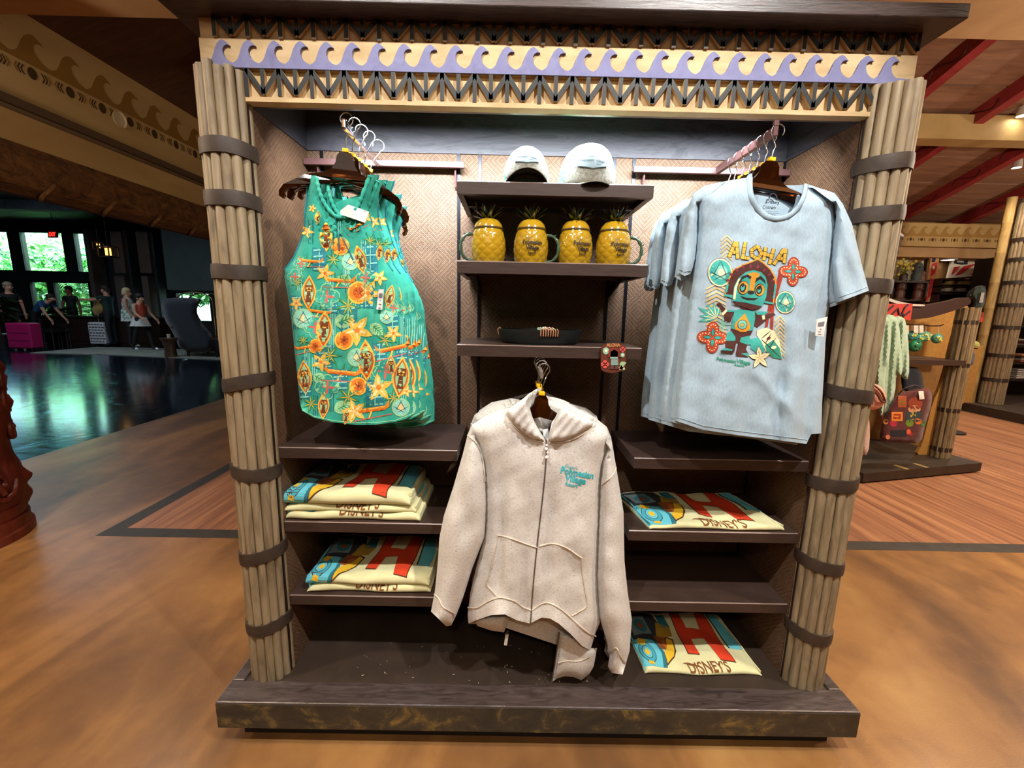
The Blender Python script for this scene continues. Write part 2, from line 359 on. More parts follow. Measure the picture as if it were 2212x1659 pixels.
# carcass
mb = MB(); mb.box(XL-.02, XL, BY+.16, YB+.02, ZD, 1.945*U, M_MAT); mb.build('side_panel', unit)
mb = MB(); mb.box(XR, XR+.02, BY+.16, YB+.02, ZD, 1.945*U, M_MAT); mb.build('side_panel', unit)
mb = MB(); mb.box(XL, XR, YB, YB+.02, ZD, 1.945*U, M_MAT); mb.build('back_panel', unit)
mb = MB(); mb.box(BX0+.05, BX1-.05, YB+.021, YB+.04, ZD, 2.15*U, M_DARKWOOD); mb.build('rear_panel', unit)
mb = MB(); mb.box(XL-.012, XL+.001, 1.365, 1.372, ZD, 1.94*U, flat('241612', .5)); mb.build('edge_trim', unit)
mb = MB(); mb.box(XR-.001, XR+.012, 1.365, 1.372, ZD, 1.94*U, flat('241612', .5)); mb.build('edge_trim', unit)
# valance
zv0, zv1 = 1.943*U, 2.057*U
for nm, b in (('valance_board', (XL-.004, XR+.004, YB-.006, YB+.016, zv0, 2.15*U)), ('valance_board', (XL-.02, XL+.004, 1.40, YB, zv0, 2.15*U)), ('valance_board', (XR-.004, XR+.02, 1.40, YB, zv0, 2.15*U))):
    mb = MB(); mb.box(*b, M_VALANCE); mb.build(nm, unit)
mb = MB(); mb.box(XL, XR, 1.40, YB, zv1+.065, zv1+.085, M_DARKWOOD); mb.build('valance_top', unit)
# frieze
FY = 1.265*U; fx0, fx1 = -.847*U, 1.081*U; fz0, fz1 = 1.945*U, 2.15*U
mb = MB(); mb.box(fx0, fx1, FY+.012, FY+.034, fz0, fz1, M_CREAM); mb.box(fx0, fx1, FY, FY+.012, fz0, 1.957*U, M_CREAM); mb.box(fx0, fx1, FY+.004, FY+.012, 2.026*U, 2.099*U, M_CREAM)
frz = mb.build('frieze', unit)
mb = MB(); mb.box(fx0+.07, fx1-.07, FY+.034, FY+.045, fz0, 2.15*U, M_DARKWOOD); mb.build('lintel', unit)
for sx in (fx0, fx1-.02):
    mb = MB(); mb.box(sx, sx+.02, FY+.034, YB+.02, fz0+.05, fz1, M_CREAM); mb.build('frieze_return', unit)
for sx in ((fx0+.02, XL-.02), (XR+.02, fx1-.02)):
    mb = MB(); mb.box(sx[0], sx[1], FY+.034, YB+.02, fz0+.02, fz0+.05, M_DARKWOOD); mb.build('frieze_soffit', unit)
def strut(a, b, w):
    mb = MB(); d = Vector((b[0]-a[0], 0, b[1]-a[1])); L = d.length; d.normalize(); n = Vector((-d.z, 0, d.x))*w/2
    p = Vector((a[0], FY-.002, a[1])); q = Vector((b[0], FY-.002, b[1])); k = Vector((0, .015, 0))
    mb.add([p-n, q-n, q+n, p+n], [(0, 1, 2, 3)], M_STRUT)
    mb.add([p-n, q-n, q+n, p+n, p-n+k, q-n+k, q+n+k, p+n+k], [(4, 7, 6, 5), (0, 4, 5, 1), (1, 5, 6, 2), (2, 6, 7, 3), (3, 7, 4, 0)], M_CREAM)
    mb.build('strut', frz, fix=True)
def truss(x0, per, n, z0, z1, lo, hi):
    w = .0115
    for k in range(-1, n+1):
        ax = x0+k*per; bx = ax+per/2; jz = random.uniform(-.002, .002)
        segs = [((ax, z1), (bx, z0+.006)), ((bx, z0+.006), (ax+per, z1)), ((ax, z0+jz), (ax, z1)), ((bx, z0+.006), (bx, z1))]
        for (a, b) in segs:
            if min(a[0], b[0]) < lo or max(a[0], b[0]) > hi: continue
            strut(a, b, w*(1.15 if a[0] != b[0] else 1.))
truss(-.778, .0942, 20, 1.958*U, 2.025*U, fx0+.09, fx1-.09)
truss(-.858, .0934, 22, 2.101*U, 2.149*U+.004, fx0+.006, fx1-.006)
wp = []; wper = .0739; nW = 27; wz0 = 2.026*U; wh = .066*U
for k in range(nW):
    c = -.845+k*wper-.004
    for (u, v) in WAVE[:-1]: wp.append((min(c+u*wper, fx1), wz0+.012+v*(wh-.010)))
wp.append((fx1, wz0+.012)); wp += [(fx1, wz0), (fx0, wz0), (fx0, wz0+.012)]
wp = [p for p in wp if p[0] >= fx0]
mb = MB(); mb.prism(wp, lambda u, v, d: (u, FY+d, v), -.003, .006, M_WAVE); mb.build('wave_band', frz)
# cornice
cz0, cz1, cy = 2.15*U, 2.184*U, 1.204*U
mb = MB(); mb.box(BX0, BX1, cy, YB+.12, cz0, cz1, M_DARKWOOD); mb.build('cornice', unit, bevel=.003)
mb = MB(); mb.box(fx0, fx1, FY+.036, YB+.02, 2.13*U, cz0, M_DARKWOOD); mb.build('cornice_core', unit)
# cane pillars
PY, PR = 1.28*U, .066*U
BZ = (1.949, 1.807, 1.597, 1.255, .955, .654, .383)
for px_, tl, sgn in ((-.798*U, (-1, -1, 0, 9, -8, 9, 5), 1), (1.0375*U, (3, 3, 0, -8, 6, -8, -5), -1)):
    pil = MB(); pil.lathe([(.001, ZD), (.046, ZD), (.046, 2.0*U), (.001, 2.0*U)], (px_, PY, 0), M_BAND, 12)
    po = pil.build('cane_pillar', unit, smooth=30)
    nC = 14
    for k in range(nC):
        a = 2*PI*(k+.35)/nC; rc = .0141+random.uniform(-.0008, .0008); mb = MB(); top = 2.018*U+random.uniform(-.008, .008)+.012*math.sin(a)*0
        path = []; R = []
        cx, cy_ = px_+math.cos(a)*(PR-rc*.9), PY+math.sin(a)*(PR-rc*.9)
        for t in np.linspace(0, 1, 9): path.append((cx+random.uniform(-.0012, .0012), cy_+random.uniform(-.0012, .0012), ZD+(top-ZD)*t)); R.append(rc*random.uniform(.94, 1.05))
        mb.tube(path, R, M_CANE, 10); mb.build('cane', po, smooth=50)
    for z, t in zip(BZ, tl):
        mb = MB(); n = 28; hw = .0215; vs = []
        for k in range(n):
            a = 2*PI*k/n
            for (rr, dz) in ((PR+.0045, -hw), (PR+.006, 0), (PR+.0045, hw), (PR-.004, hw+.001), (PR-.004, -hw-.001)):
                x = math.cos(a)*rr; vs.append((px_+x, PY+math.sin(a)*rr, z+dz+x*math.tan(rad(t))+.0015*math.sin(3*a+z*9)))
        fs = []
        for k in range(n):
            for j in range(5): fs.append((k*5+j, ((k+1) % n)*5+j, ((k+1) % n)*5+(j+1) % 5, k*5+(j+1) % 5))
        mb.add(vs, fs, M_BAND); mb.build('binding_strap', po, smooth=45)
# slotted standards on the back wall
for x in (-.684, -.197, -.121, .359, .429, .97):
    x = x*U*1.0
    mb = MB(); mb.box(x-.006, x+.006, YB-.004, YB+.002, ZD, zv0, flat('191a20', .35, .6)); mb.build('shelf_standard', unit)
# shelves
def shelf(x0, x1, zt, under=True):
    zt *= U; th = .036*U
    mb = MB(); mb.box(x0*U, x1*U, YF+.003, YB-.012, zt-.018, zt, M_SHELF); mb.box(x0*U, x1*U, YF, YF+.003, zt-.018, zt-.003, M_SHELF); mb.add([(x0*U, YF, zt-.003), (x1*U, YF, zt-.003), (x1*U, YF+.003, zt), (x0*U, YF+.003, zt)], [(0, 1, 2, 3)], flat('7a665c', .35, name='edge_highlight')); mb.box(x0*U, x1*U, YF, YF+.02, zt-th, zt-.018, M_SHELF)  # pale strip paints a highlight along the front top edge
    mb.box(x0*U, x0*U+.018, YF+.02, YB-.012, zt-th, zt-.018, M_SHELF); mb.box(x1*U-.018, x1*U, YF+.02, YB-.012, zt-th, zt-.018, M_SHELF)
    mb.box(x0*U+.02, x1*U-.02, YF+.16, YF+.18, zt-th, zt-.018, M_SHELF)
    s = mb.build('shelf', unit, bevel=.0)
    for bx in (x0*U+.05, x1*U-.05):
        mb = MB(); mb.prism([(YF+.10, zt-th), (YB-.004, zt-th), (YB-.004, zt-th-.06), (YB-.05, zt-th-.055)], lambda u, v, d: (bx+d, u, v), -.002, .002, flat('1d1513', .5)); mb.build('bracket', s)
    return s
shelf(-.163, .405, 1.765); shelf(-.163, .404, 1.543); shelf(-.163, .404, 1.295)
shelf(-.7335, -.163, .955); shelf(-.7335, -.168, .700); shelf(-.7335, -.168, .430)
shelf(.407, .970, .942); shelf(.407, .970, .690); shelf(.407, .970, .428)
# hang rails and faceout arms
M_RAIL = flat('5a3a38', .4); M_CHROME = flat('d5d7dc', .12, 1., 'chrome')
for x0, x1 in ((-.733, -.174), (.420, .969)):
    mb = MB(); mb.box(x0*U, x1*U, 1.58*U, 1.594*U, 1.886*U, 1.907*U, M_RAIL); rl = mb.build('hang_rail', unit, bevel=.002)
    for bx in (x0*U+.045, x1*U-.035):
        mb = MB(); mb.prism([(1.594*U, 1.888*U), (YB, 1.888*U), (YB, 1.82*U), (YB-.012, 1.83*U)], lambda u, v, d: (bx+d, u, v), -.003, .003, M_RAIL); mb.build('bracket', rl)
mb = MB(); mb.box(-.515, -.501, 1.366, 1.585*U, 1.885*U, 1.915*U, M_CHROME); mb.build('faceout_arm', unit, bevel=.006)
mb = MB(); mb.box(.757, .771, 1.340, 1.585*U, 1.885*U, 1.91*U, M_RAIL); mb.box(.757, .771, 1.340, 1.352, 1.91*U, 1.925*U, M_RAIL); mb.build('faceout_arm', unit, bevel=.002)
mb = MB(); mb.box(.095, .105, 1.30, YB, 1.292, 1.316, flat('8b8078', .4, .3)); mb.build('faceout_arm', unit, bevel=.002)

# ================================================================== cloth: sheets cut to an outline, with real depth, folds and printed motifs
def inpoly(P, poly):
    P = np.asarray(P, float); x, y = P[:, 0], P[:, 1]; r = np.zeros(len(P), bool); q = np.asarray(poly, float); j = len(q)-1
    for i in range(len(q)):
        xi, yi, xj, yj = q[i, 0], q[i, 1], q[j, 0], q[j, 1]
        c = ((yi > y) != (yj > y)) & (x < (xj-xi)*(y-yi)/((yj-yi) if yj != yi else 1e-9)+xi); r ^= c; j = i
    return r
def sdist(P, lines):
    P = np.asarray(P, float); d = np.full(len(P), 1e9)
    for L in lines:
        L = np.asarray(L, float)
        for a, b in zip(L[:-1], L[1:]):
            ab = b-a; t = np.clip(((P-a) @ ab)/max(ab @ ab, 1e-9), 0, 1)[:, None]
            d = np.minimum(d, np.linalg.norm(P-(a+t*ab), axis=1))
    return d
def resample(poly, step, closed=True):
    q = [np.array(p, float) for p in poly]; out = []
    n = len(q) if closed else len(q)-1
    for i in range(n):
        a, b = q[i], q[(i+1) % len(q)]; k = max(1, int(round(np.linalg.norm(b-a)/step)))
        for t in range(k): out.append(a+(b-a)*t/k)
    if not closed: out.append(q[-1])
    return out
def smooth(poly, n=2, closed=True):
    q = [np.array(p, float) for p in poly]
    for _ in range(n):
        o = []
        m = len(q) if closed else len(q)-1
        if not closed: o.append(q[0])
        for i in range(m):
            a, b = q[i], q[(i+1) % len(q)]; o += [a*.75+b*.25, a*.25+b*.75]
        if not closed: o.append(q[-1])
        q = o
    return [tuple(p) for p in q]
def fill(poly, step):
    B = resample(poly, step); Bn = np.array(B)
    x0, y0 = Bn.min(0); x1, y1 = Bn.max(0)
    gx, gy = np.meshgrid(np.arange(x0+step/2, x1, step), np.arange(y0+step/2, y1, step)); gx = gx+((np.arange(gx.shape[0]) % 2)*step/2)[:, None]
    G = np.stack([gx.ravel(), gy.ravel()], 1)
    if len(G): G = G[inpoly(G, poly)]
    if len(G): G = G[sdist(G, [list(poly)+[poly[0]]]) > step*.45]
    V = [Vector(p) for p in B]+[Vector(p) for p in G]; n = len(B)
    r = delaunay_2d_cdt(V, [(i, (i+1) % n) for i in range(n)], [list(range(n))], 1, 1e-5)
    return np.array([(v.x, v.y) for v in r[0]]), [tuple(f) for f in r[2]]
def rect_(x0, y0, x1, y1): return [(x0, y0), (x1, y0), (x1, y1), (x0, y1)]
class Sheet:
    def __init__(s, outline, Y, T=.05, w=60, sides=None, folds=None, sway=0.):
        s.o = outline; s.Y = Y; s.T = T; s.w = w; s.kb = .8; s.sides = sides if sides is not None else [list(outline)+[outline[0]]]; s.g = folds
    def depth(s, P, back=False):
        P = np.asarray(P, float); d = sdist(P, s.sides); t = np.clip(d/s.w, 0, 1); pr = np.sqrt(np.maximum(1-(1-t)**2, 0))
        y = s.Y+s.T*(1-pr) if not back else s.Y+s.T*(1+pr*s.kb)
        if s.g is not None: y = y+s.g(P)*np.minimum(1, .25+t)*(1 if not back else .5)
        return y
    def map(s, P, eps=0., back=False):
        if 0 < eps < .008: eps = .0008+eps*.5
        P = np.asarray(P, float); return un(P, s.depth(P, back)-eps)
    def into(s, mb, mat, step=9, back=False, outline=None, eps=0.):
        V, F = fill(outline or s.o, step); mb.add(s.map(V, eps, back), F, mat); return s
    def decal(s, mb, poly, mat, eps=.0012, step=8): V, F = fill(poly, step); mb.add(s.map(V, eps), F, mat)
    def seam(s, mb, line, r, mat, eps=0., n=6, step=7): L = resample(line, step, False); mb.tube(s.map(L, eps), r, mat, n)
_TX = {}
def text_mesh(t, off=0.):
    k = (t, off)
    if k not in _TX:
        cu = bpy.data.curves.new('t', 'FONT'); cu.body = t; cu.size = 1.; cu.offset = off; cu.resolution_u = 3; cu.align_x = 'CENTER'
        ob = bpy.data.objects.new('t', cu); me = bpy.data.meshes.new_from_object(ob)
        import bmesh
        bm = bmesh.new(); bm.from_mesh(me); bmesh.ops.triangulate(bm, faces=bm.faces)
        for _ in range(3):
            ed = [e for e in bm.edges if e.calc_length() > .16]
            if not ed: break
            bmesh.ops.subdivide_edges(bm, edges=ed, cuts=1); bmesh.ops.triangulate(bm, faces=bm.faces)
        bm.to_mesh(me); bm.free()
        V = np.array([v.co[:2] for v in me.vertices]); F = [tuple(p.vertices) for p in me.polygons]
        bpy.data.objects.remove(ob); bpy.data.curves.remove(cu); bpy.data.meshes.remove(me); _TX[k] = (V, F)
    return _TX[k]
def put_text(mb, t, fn, mat, off=0., width=None, height=None):
    """fn maps (u, v) text units (v up, centred on u) to world points"""
    V, F = text_mesh(t, off); w = V[:, 0].max()-V[:, 0].min(); V = V-np.array([(V[:, 0].max()+V[:, 0].min())/2, 0])
    mb.add(fn(V, w), F, mat)
def sheet_text(mb, sh, t, cx, cy, wpx, ang, mat, off=0., eps=.0016, arc=0., squash=1., hscale=1.):
    c, s_ = math.cos(rad(ang)), math.sin(rad(ang))
    def fn(V, w):
        k = wpx/w; u = V[:, 0]*k; v = -V[:, 1]*k*hscale+arc*(u/wpx*2)**2
        return sh.map(np.stack([cx+u*c-v*s_, cy+u*s_+v*c], 1), eps)
    put_text(mb, t, fn, mat, off)
def ell(cx, cy, rx, ry, n=20, ang=0):
    c, s_ = math.cos(rad(ang)), math.sin(rad(ang))
    return [(cx+math.cos(a)*rx*c-math.sin(a)*ry*s_, cy+math.cos(a)*rx*s_+math.sin(a)*ry*c) for a in np.linspace(0, 2*PI, n+1)[:-1]]
def leafp(cx, cy, L, W, ang, n=6):
    c, s_ = math.cos(rad(ang)), math.sin(rad(ang)); P = []
    for t in np.linspace(0, 1, n+1): P.append((L*t, W*math.sin(PI*t**.8)))
    P += [(a, -b) for (a, b) in P[-2:0:-1]]
    return [(cx+a*c-b*s_, cy+a*s_+b*c) for (a, b) in P]
def noise2(P, f, seed):
    r = np.random.default_rng(seed); o = np.zeros(len(P))
    for k in range(5):
        a = r.uniform(0, 2*PI); ph = r.uniform(0, 2*PI); ff = f*r.uniform(.6, 1.6); o += np.sin((P[:, 0]*math.cos(a)+P[:, 1]*math.sin(a))*ff+ph)
    return o/5
def cloth(name, stops, scale=60, rough=.9, bump=.25, stretch=(1, 1, 1), fine=900, sheen=.3):
    m, nt, bs = _nt(name); v = _coord(nt, stretch); n = _noise(nt, v, scale, 4, .6)
    nt.links.new(_ramp(nt, n, stops), bs.inputs['Base Color']); bs.inputs['Roughness'].default_value = rough; bs.inputs['Specular IOR Level'].default_value = .25
    bs.inputs['Sheen Weight'].default_value = sheen; _bump(nt, bs, _noise(nt, _coord(nt), fine, 2), bump, .001); return m

# ------------------------------------------------------------------ hangers
def _amber():
    m, nt, bs = _nt('amber_plastic'); bs.inputs['Base Color'].default_value = lin('3c1a04'); bs.inputs['Roughness'].default_value = .08
    bs.inputs['Transmission Weight'].default_value = .75; bs.inputs['IOR'].default_value = 1.35; bs.inputs['Specular IOR Level'].default_value = .7; return m
M_AMBER = _amber(); M_CLIP = flat('f0b818', .35)
HHALF = [(.0, .078), (.017, .078), (.025, .066), (.029, .045), (.040, .027), (.065, .012), (.10, -.002), (.14, -.020), (.172, -.042), (.184, -.062), (.184, -.078), (.174, -.084),
         (.168, -.074), (.172, -.066), (.160, -.052), (.128, -.038), (.09, -.026), (.055, -.020), (.028, -.014), (.0, -.008)]
def hanger(label, loc, tilt=0., yaw=0., group=None, scale=1., hook=.11, copyof=None, ry=1., hdir=1, clip=True):
    """loc: top centre of the hanger body"""
    if copyof is None:
        h = thing('clothes_hanger', label, 'hanger', (0, 0, 0), group)
        P = [(x*scale, z*scale-.078*scale) for (x, z) in HHALF]+[(-x*scale, z*scale-.078*scale) for (x, z) in HHALF[-2:0:-1]]
        mb = MB(); cv = lambda x: -.9*x*x*ry
        mb.prism(P, lambda u, v, d: (u, d+cv(u), v), -.006, .006, M_AMBER); mb.build('hanger_body', h, bevel=.003)
        mb = MB(); r = .019; pts = [(0, 0, -.004), (0, 0, hook-.055-r), (.004, 0, hook-.042-r)]
        for t in range(0, 12):
            a = rad(-50+t*24); pts.append((r*math.cos(a)*hdir, 0, hook-r+r*math.sin(a)))
        mb.tube(pts, .0017, M_CHROME, 7); mb.build('hook', h, smooth=60)
        if clip:
            mb = MB(); mb.box(-.009, .009, -.0085, .0085, .001, .012, M_CLIP); mb.build('size_clip', h, bevel=.0015)
    else: h = dup(copyof, (0, 0, 0), None, label, group)
    h.location = loc; h.rotation_euler = (0, rad(tilt), rad(yaw)); return h

# ------------------------------------------------------------------ folds shared by hanging garments
def drape(x0, x1, ytop, ybot, n, amp, seed, lean=0.):
    r = np.random.default_rng(seed); fs = [(r.uniform(x0, x1), r.uniform(.5, 1.), r.uniform(10, 26), r.choice([-1, 1]), r.uniform(-.09, .09)) for _ in range(n)]
    def g(P):
        t = np.clip((P[:, 1]-ytop)/(ybot-ytop), 0, 1.1); o = np.zeros(len(P))
        for (c, a, w, s, l) in fs: o += s*a*np.exp(-((P[:, 0]-c-(l+lean)*(P[:, 1]-ytop))/w)**2)*(.15+.85*t)
        return o*amp+noise2(P, .035, seed)*amp*.35+noise2(P, .075, seed+2)*amp*.2+noise2(P, .15, seed+5)*amp*.1
    return g

# ================================================================== printed sleeveless blouses, left
M_BLOUSE = cloth('turquoise_print_cloth', [(.3, '238f80'), (.5, '31a590'), (.72, '4bb69b')], 16, .8, .2, sheen=.1)
BLO = [(667, 379), (683, 379), (688, 412), (700, 440), (722, 466), (745, 470), (766, 455), (779, 427), (790, 400), (799, 377), (818, 378), (806, 412), (797, 445), (799, 466), (815, 518),
       (834, 566), (848, 585), (860, 606), (867, 630), (872, 683), (881, 735), (891, 799), (895, 853), (895, 894), (875, 905), (855, 911), (813, 917), (771, 918), (720, 912), (678, 902), (653, 887), (648, 872),
       (642, 809), (636, 757), (630, 693), (620, 630), (614, 598), (616, 583), (636, 555), (651, 519), (659, 489), (659, 463), (663, 427)]
_bgf = drape(625, 880, 440, 915, 11, .022, 3, -.05)
def blg(P):
    t = np.clip((P[:, 1]-400)/300, 0, 1)
    gather = .006*np.sin(P[:, 0]*.55+P[:, 1]*.02)*np.exp(-((P[:, 1]-490)/38)**2)
    return _bgf(P)+gather
bl_side = [[(667, 379), (663, 427), (659, 463), (659, 489), (651, 519), (636, 555), (616, 583), (614, 598), (620, 630), (630, 693), (636, 757), (642, 809), (648, 872)],
           [(818, 378), (806, 412), (797, 445), (799, 466), (815, 518), (834, 566), (848, 585), (860, 606), (867, 630), (872, 683), (881, 735), (891, 799), (895, 853), (895, 894)]]
SB = Sheet(BLO, 1.345, .045, 45, bl_side, blg)
BLB = BLO[:2]+[(688, 405), (704, 424), (742, 432), (778, 420), (790, 398)]+BLO[9:]
CT = {k: flat(v, .8) for k, v in dict(or_='e8831f', dor='c85a12', ye='f0c04a', cr='f5e2a0', br='6e3510', te='1f7f8c', dte='17656f', gr='2c8f5a', lg='9ad29a', pk='d8685e', aq='8fdcc8', wh='eef3e6', na='1c5a6b').items()}
def medallion(mb, S, x, y, r):
    S.decal(mb, ell(x, y, r, r), CT['ye'], .0012); S.decal(mb, ell(x, y, r*.82, r*.82), CT['or_'], .0017); S.decal(mb, ell(x, y, r*.5, r*.5), CT['dor'], .0022)
    for a in (35, 95, 155): S.decal(mb, leafp(x-r*.5*math.cos(rad(a)), y-r*.5*math.sin(rad(a)), r, r*.05, a), CT['br'], .0027)
def globe(mb, S, x, y, r):
    S.decal(mb, ell(x, y, r, r), CT['lg'], .0012); S.decal(mb, ell(x, y, r*.86, r*.86), CT['aq'], .0017); S.decal(mb, ell(x, y, r*.4, r*.4), CT['cr'], .0022)
    for a in (30, 60, 120, 150):
        o = r*.3*(1 if a in (30, 120) else -1)
        S.decal(mb, leafp(x-r*.8*math.cos(rad(a))-o*math.sin(rad(a)), y-r*.8*math.sin(rad(a))+o*math.cos(rad(a)), r*1.6, r*.035, a), CT['na'], .0027)
def plumeria(mb, S, x, y, r, a0):
    for k in range(5): S.decal(mb, leafp(x, y, r, r*.24, a0+72*k), CT['ye'], .0014); S.decal(mb, leafp(x, y, r*.75, r*.09, a0+72*k), CT['cr'], .0019)
    S.decal(mb, ell(x, y, r*.18, r*.18, 8), CT['or_'], .0024)
def palm(mb, S, x, y, r, a0):
    for k in range(7):
        S.decal(mb, leafp(x, y, r*random.uniform(.75, 1.05), r*.10, a0+k*51), CT['gr'], .0011); S.decal(mb, leafp(x, y, r*.6, r*.03, a0+k*51+4), CT['ye'], .0016)
def quatre(mb, S, x, y, r):
    for k in range(4): S.decal(mb, ell(x+r*.5*math.cos(k*PI/2), y+r*.5*math.sin(k*PI/2), r*.5, r*.5, 14), CT['lg'], .0008); 
    for k in range(4): S.decal(mb, ell(x+r*.5*math.cos(k*PI/2), y+r*.5*math.sin(k*PI/2), r*.43, r*.43, 14), M_BLOUSE, .0013)
    for k in range(4): S.decal(mb, leafp(x, y, r*.62, r*.1, k*90+6), CT['pk'], .0018)
def canoe(mb, S, x, y, r, a):
    c, s_ = math.cos(rad(a)), math.sin(rad(a)); T = lambda P: [(x+u*r*c-v*r*s_, y+u*r*s_+v*r*c) for (u, v) in P]
    S.decal(mb, T([(-1, -.28), (-.8, 0), (.75, 0), (1.05, -.34), (1.0, .08), (.7, .24), (-.75, .24), (-1, .05)]), CT['or_'], .0014)
    S.decal(mb, T([(-.8, .02), (.75, .02), (.7, .09), (-.75, .09)]), CT['ye'], .0019); S.decal(mb, T([(-.7, .16), (.7, .16), (.6, .23), (-.6, .23)]), CT['dor'], .0019)
    S.decal(mb, T([(-1.1, .62), (1.1, .50), (1.1, .55), (-1.1, .68)]), CT['pk'], .0014); S.decal(mb, T([(-.1, .2), (.02, .2), (-.2, .62), (-.3, .62)]), CT['ye'], .0016)
    for k in (-.35, .0, .35): S.decal(mb, leafp(*T([(k, 0)])[0], r*.42, r*.05, a-80+k*40), CT['gr'], .0012)
def shield(mb, S, x, y, r, a):
    c, s_ = math.cos(rad(a)), math.sin(rad(a)); T = lambda P: [(x+u*r*c-v*r*s_, y+u*r*s_+v*r*c) for (u, v) in P]
    al = [(math.sin(PI*t)*.42, -1+2*t) for t in np.linspace(0, 1, 11)]; alm = al+[(-u, v) for (u, v) in al[-2:0:-1]]
    S.decal(mb, T(alm), CT['ye'], .0014); S.decal(mb, T([(u*.8, v*.86) for (u, v) in alm]), CT['dor'], .0019); S.decal(mb, T([(u*.62, v*.74) for (u, v) in alm]), CT['lg'], .0024)
    S.decal(mb, T([(-.2, -.42), (.2, -.42), (.22, -.05), (-.22, -.05)]), CT['br'], .0029); S.decal(mb, T([(-.09, -.05), (.09, -.05), (.16, .55), (-.16, .55)]), CT['br'], .0029)
    for u in (-.1, .1): S.decal(mb, ell(*T([(u, -.25)])[0], r*.06, r*.06, 8), CT['ye'], .0034)
    S.decal(mb, T([(-.12, -.14), (.12, -.14), (.1, -.09), (-.1, -.09)]), CT['ye'], .0034)
def bamboo_patch(mb, S, x, y, w, h):
    S.decal(mb, [(x-w, y-h), (x+w, y-h*.9), (x+w*.9, y+h), (x-w*.9, y+h*.95)], CT['te'], .0005)
    for k in range(4): yy = y-h*.8+k*h*.52; S.decal(mb, [(x-w*.8, yy), (x+w*.8, yy-2), (x+w*.8, yy+1), (x-w*.8, yy+3)], CT['aq'], .001)
    S.decal(mb, [(x-1, y-h*.9), (x+1, y-h*.9), (x+1, y+h*.9), (x-1, y+h*.9)], CT['aq'], .001)
def monstera(mb, S, x, y, r, a):
    S.decal(mb, leafp(x, y, r, r*.36, a, 8), CT['lg'], .0011)
    for k in range(4):
        for s_ in (-1, 1): t = .2+.17*k; S.decal(mb, leafp(x+r*t*math.cos(rad(a)), y+r*t*math.sin(rad(a)), r*.3, r*.03, a+s_*48), CT['gr'], .0016)
    S.decal(mb, leafp(x, y, r, r*.03, a), CT['gr'], .0018)
def blouse_print(S):
    mb = MB(); r = random.Random(5)
    for k in range(60):                               # tone-on-tone bamboo stems behind the motifs
        x, y = r.uniform(630, 880), r.uniform(480, 900)
        if not inpoly([(x, y), (x, y+26), (x, y-26)], BLO).all(): continue
        h = r.uniform(14, 26)
        for dx in (-4, 0, 5): S.decal(mb, [(x+dx-.8, y-h), (x+dx+.8, y-h), (x+dx+.8, y+h), (x+dx-.8, y+h)], CT['dte'] if k % 2 else CT['aq'], .0002, 12)
    K = 1.22
    for a in ((752, 690, 20, 30), (800, 560, 18, 34), (700, 770, 20, 28), (868, 780, 14, 26), (810, 850, 22, 30), (640, 660, 12, 22), (690, 560, 16, 26), (790, 640, 20, 26), (660, 840, 14, 22), (735, 820, 18, 24), (848, 700, 14, 22), (715, 655, 16, 22), (820, 760, 16, 20)): bamboo_patch(mb, S, *a)
    for a in ((752, 660, 34, 12), (712, 768, 32, 0), (752, 858, 34, 20), (672, 872, 26, 5), (832, 735, 28, 8), (642, 610, 18, 0), (720, 560, 24, 10), (800, 520, 22, 40), (850, 860, 26, 15), (655, 735, 18, 20)): palm(mb, S, *a)
    for a in ((722, 700, 46, -20), (722, 888, 40, -28), (677, 810, 34, 30), (800, 700, 38, 40), (760, 610, 34, 200)): monstera(mb, S, *a)
    for a in ((706, 640, 29), (681, 707, 26), (833, 803, 30), (707, 836, 28), (650, 570, 16), (637, 598, 18), (790, 600, 22), (850, 665, 18)): quatre(mb, S, *a)
    for a in ((655, 688, 22), (770, 772, 20), (866, 880, 20), (835, 685, 15), (757, 565, 19)): globe(mb, S, *a)
    for a in ((740, 800, 40, 6), (848, 748, 38, -12), (803, 880, 38, -8), (660, 747, 24, -10), (735, 602, 32, 5), (672, 561, 26, 4), (770, 485, 22, -25), (690, 670, 26, 8)): canoe(mb, S, *a)
    for a in ((667, 632, 38, 2), (700, 712, 42, 3), (791, 778, 46, -2), (866, 815, 46, 6), (658, 815, 38, -4), (699, 876, 30, 3), (704, 512, 34, 0), (842, 640, 26, 12), (778, 560, 32, -14), (748, 900, 18, 10), (820, 545, 18, 10), (845, 790, 24, -4), (686, 470, 16, 4)): shield(mb, S, *a)
    for a in ((771, 713, 36, 20), (818, 837, 33, 50), (693, 782, 22, 10), (765, 888, 28, 36), (797, 634, 30, 5), (702, 590, 21, 0), (640, 655, 16, 20), (850, 720, 20, 15), (878, 845, 14, 0), (664, 500, 15, 10), (790, 470, 14, 30), (820, 600, 18, 12), (675, 450, 10, 0)): 
        if a[2] > 1: plumeria(mb, S, *a)
    for a in ((775, 632, 25), (743, 735, 21), (774, 834, 20), (735, 532, 20), (682, 748, 16)): medallion(mb, S, *a)
    return mb
b1 = thing('printed_blouse', 'front turquoise sleeveless blouse printed with canoes, flowers and orange medallions', 'blouse', un([(770, 910)], 1.37)[0], 'turquoise printed blouses')
mb = MB(); SB.into(mb, M_BLOUSE, 7); SB.into(mb, M_BLOUSE, 12, True, BLB); mb.build('body', b1, smooth=70)
blouse_print(SB).build('printed_motifs', b1)
mb = MB()                                             # ruched neckline, straps, hem
nk = [(684, 384), (689, 414), (701, 442), (722, 468), (745, 472), (767, 457), (781, 428), (791, 401), (799, 380)]
L = resample(smooth(nk, 2, False), 5, False)
mb.tube(SB.map(L, .004), [.0062+.0016*math.sin(i*1.9) for i in range(len(L))], M_BLOUSE, 8); mb.build('neck_binding', b1, smooth=60)
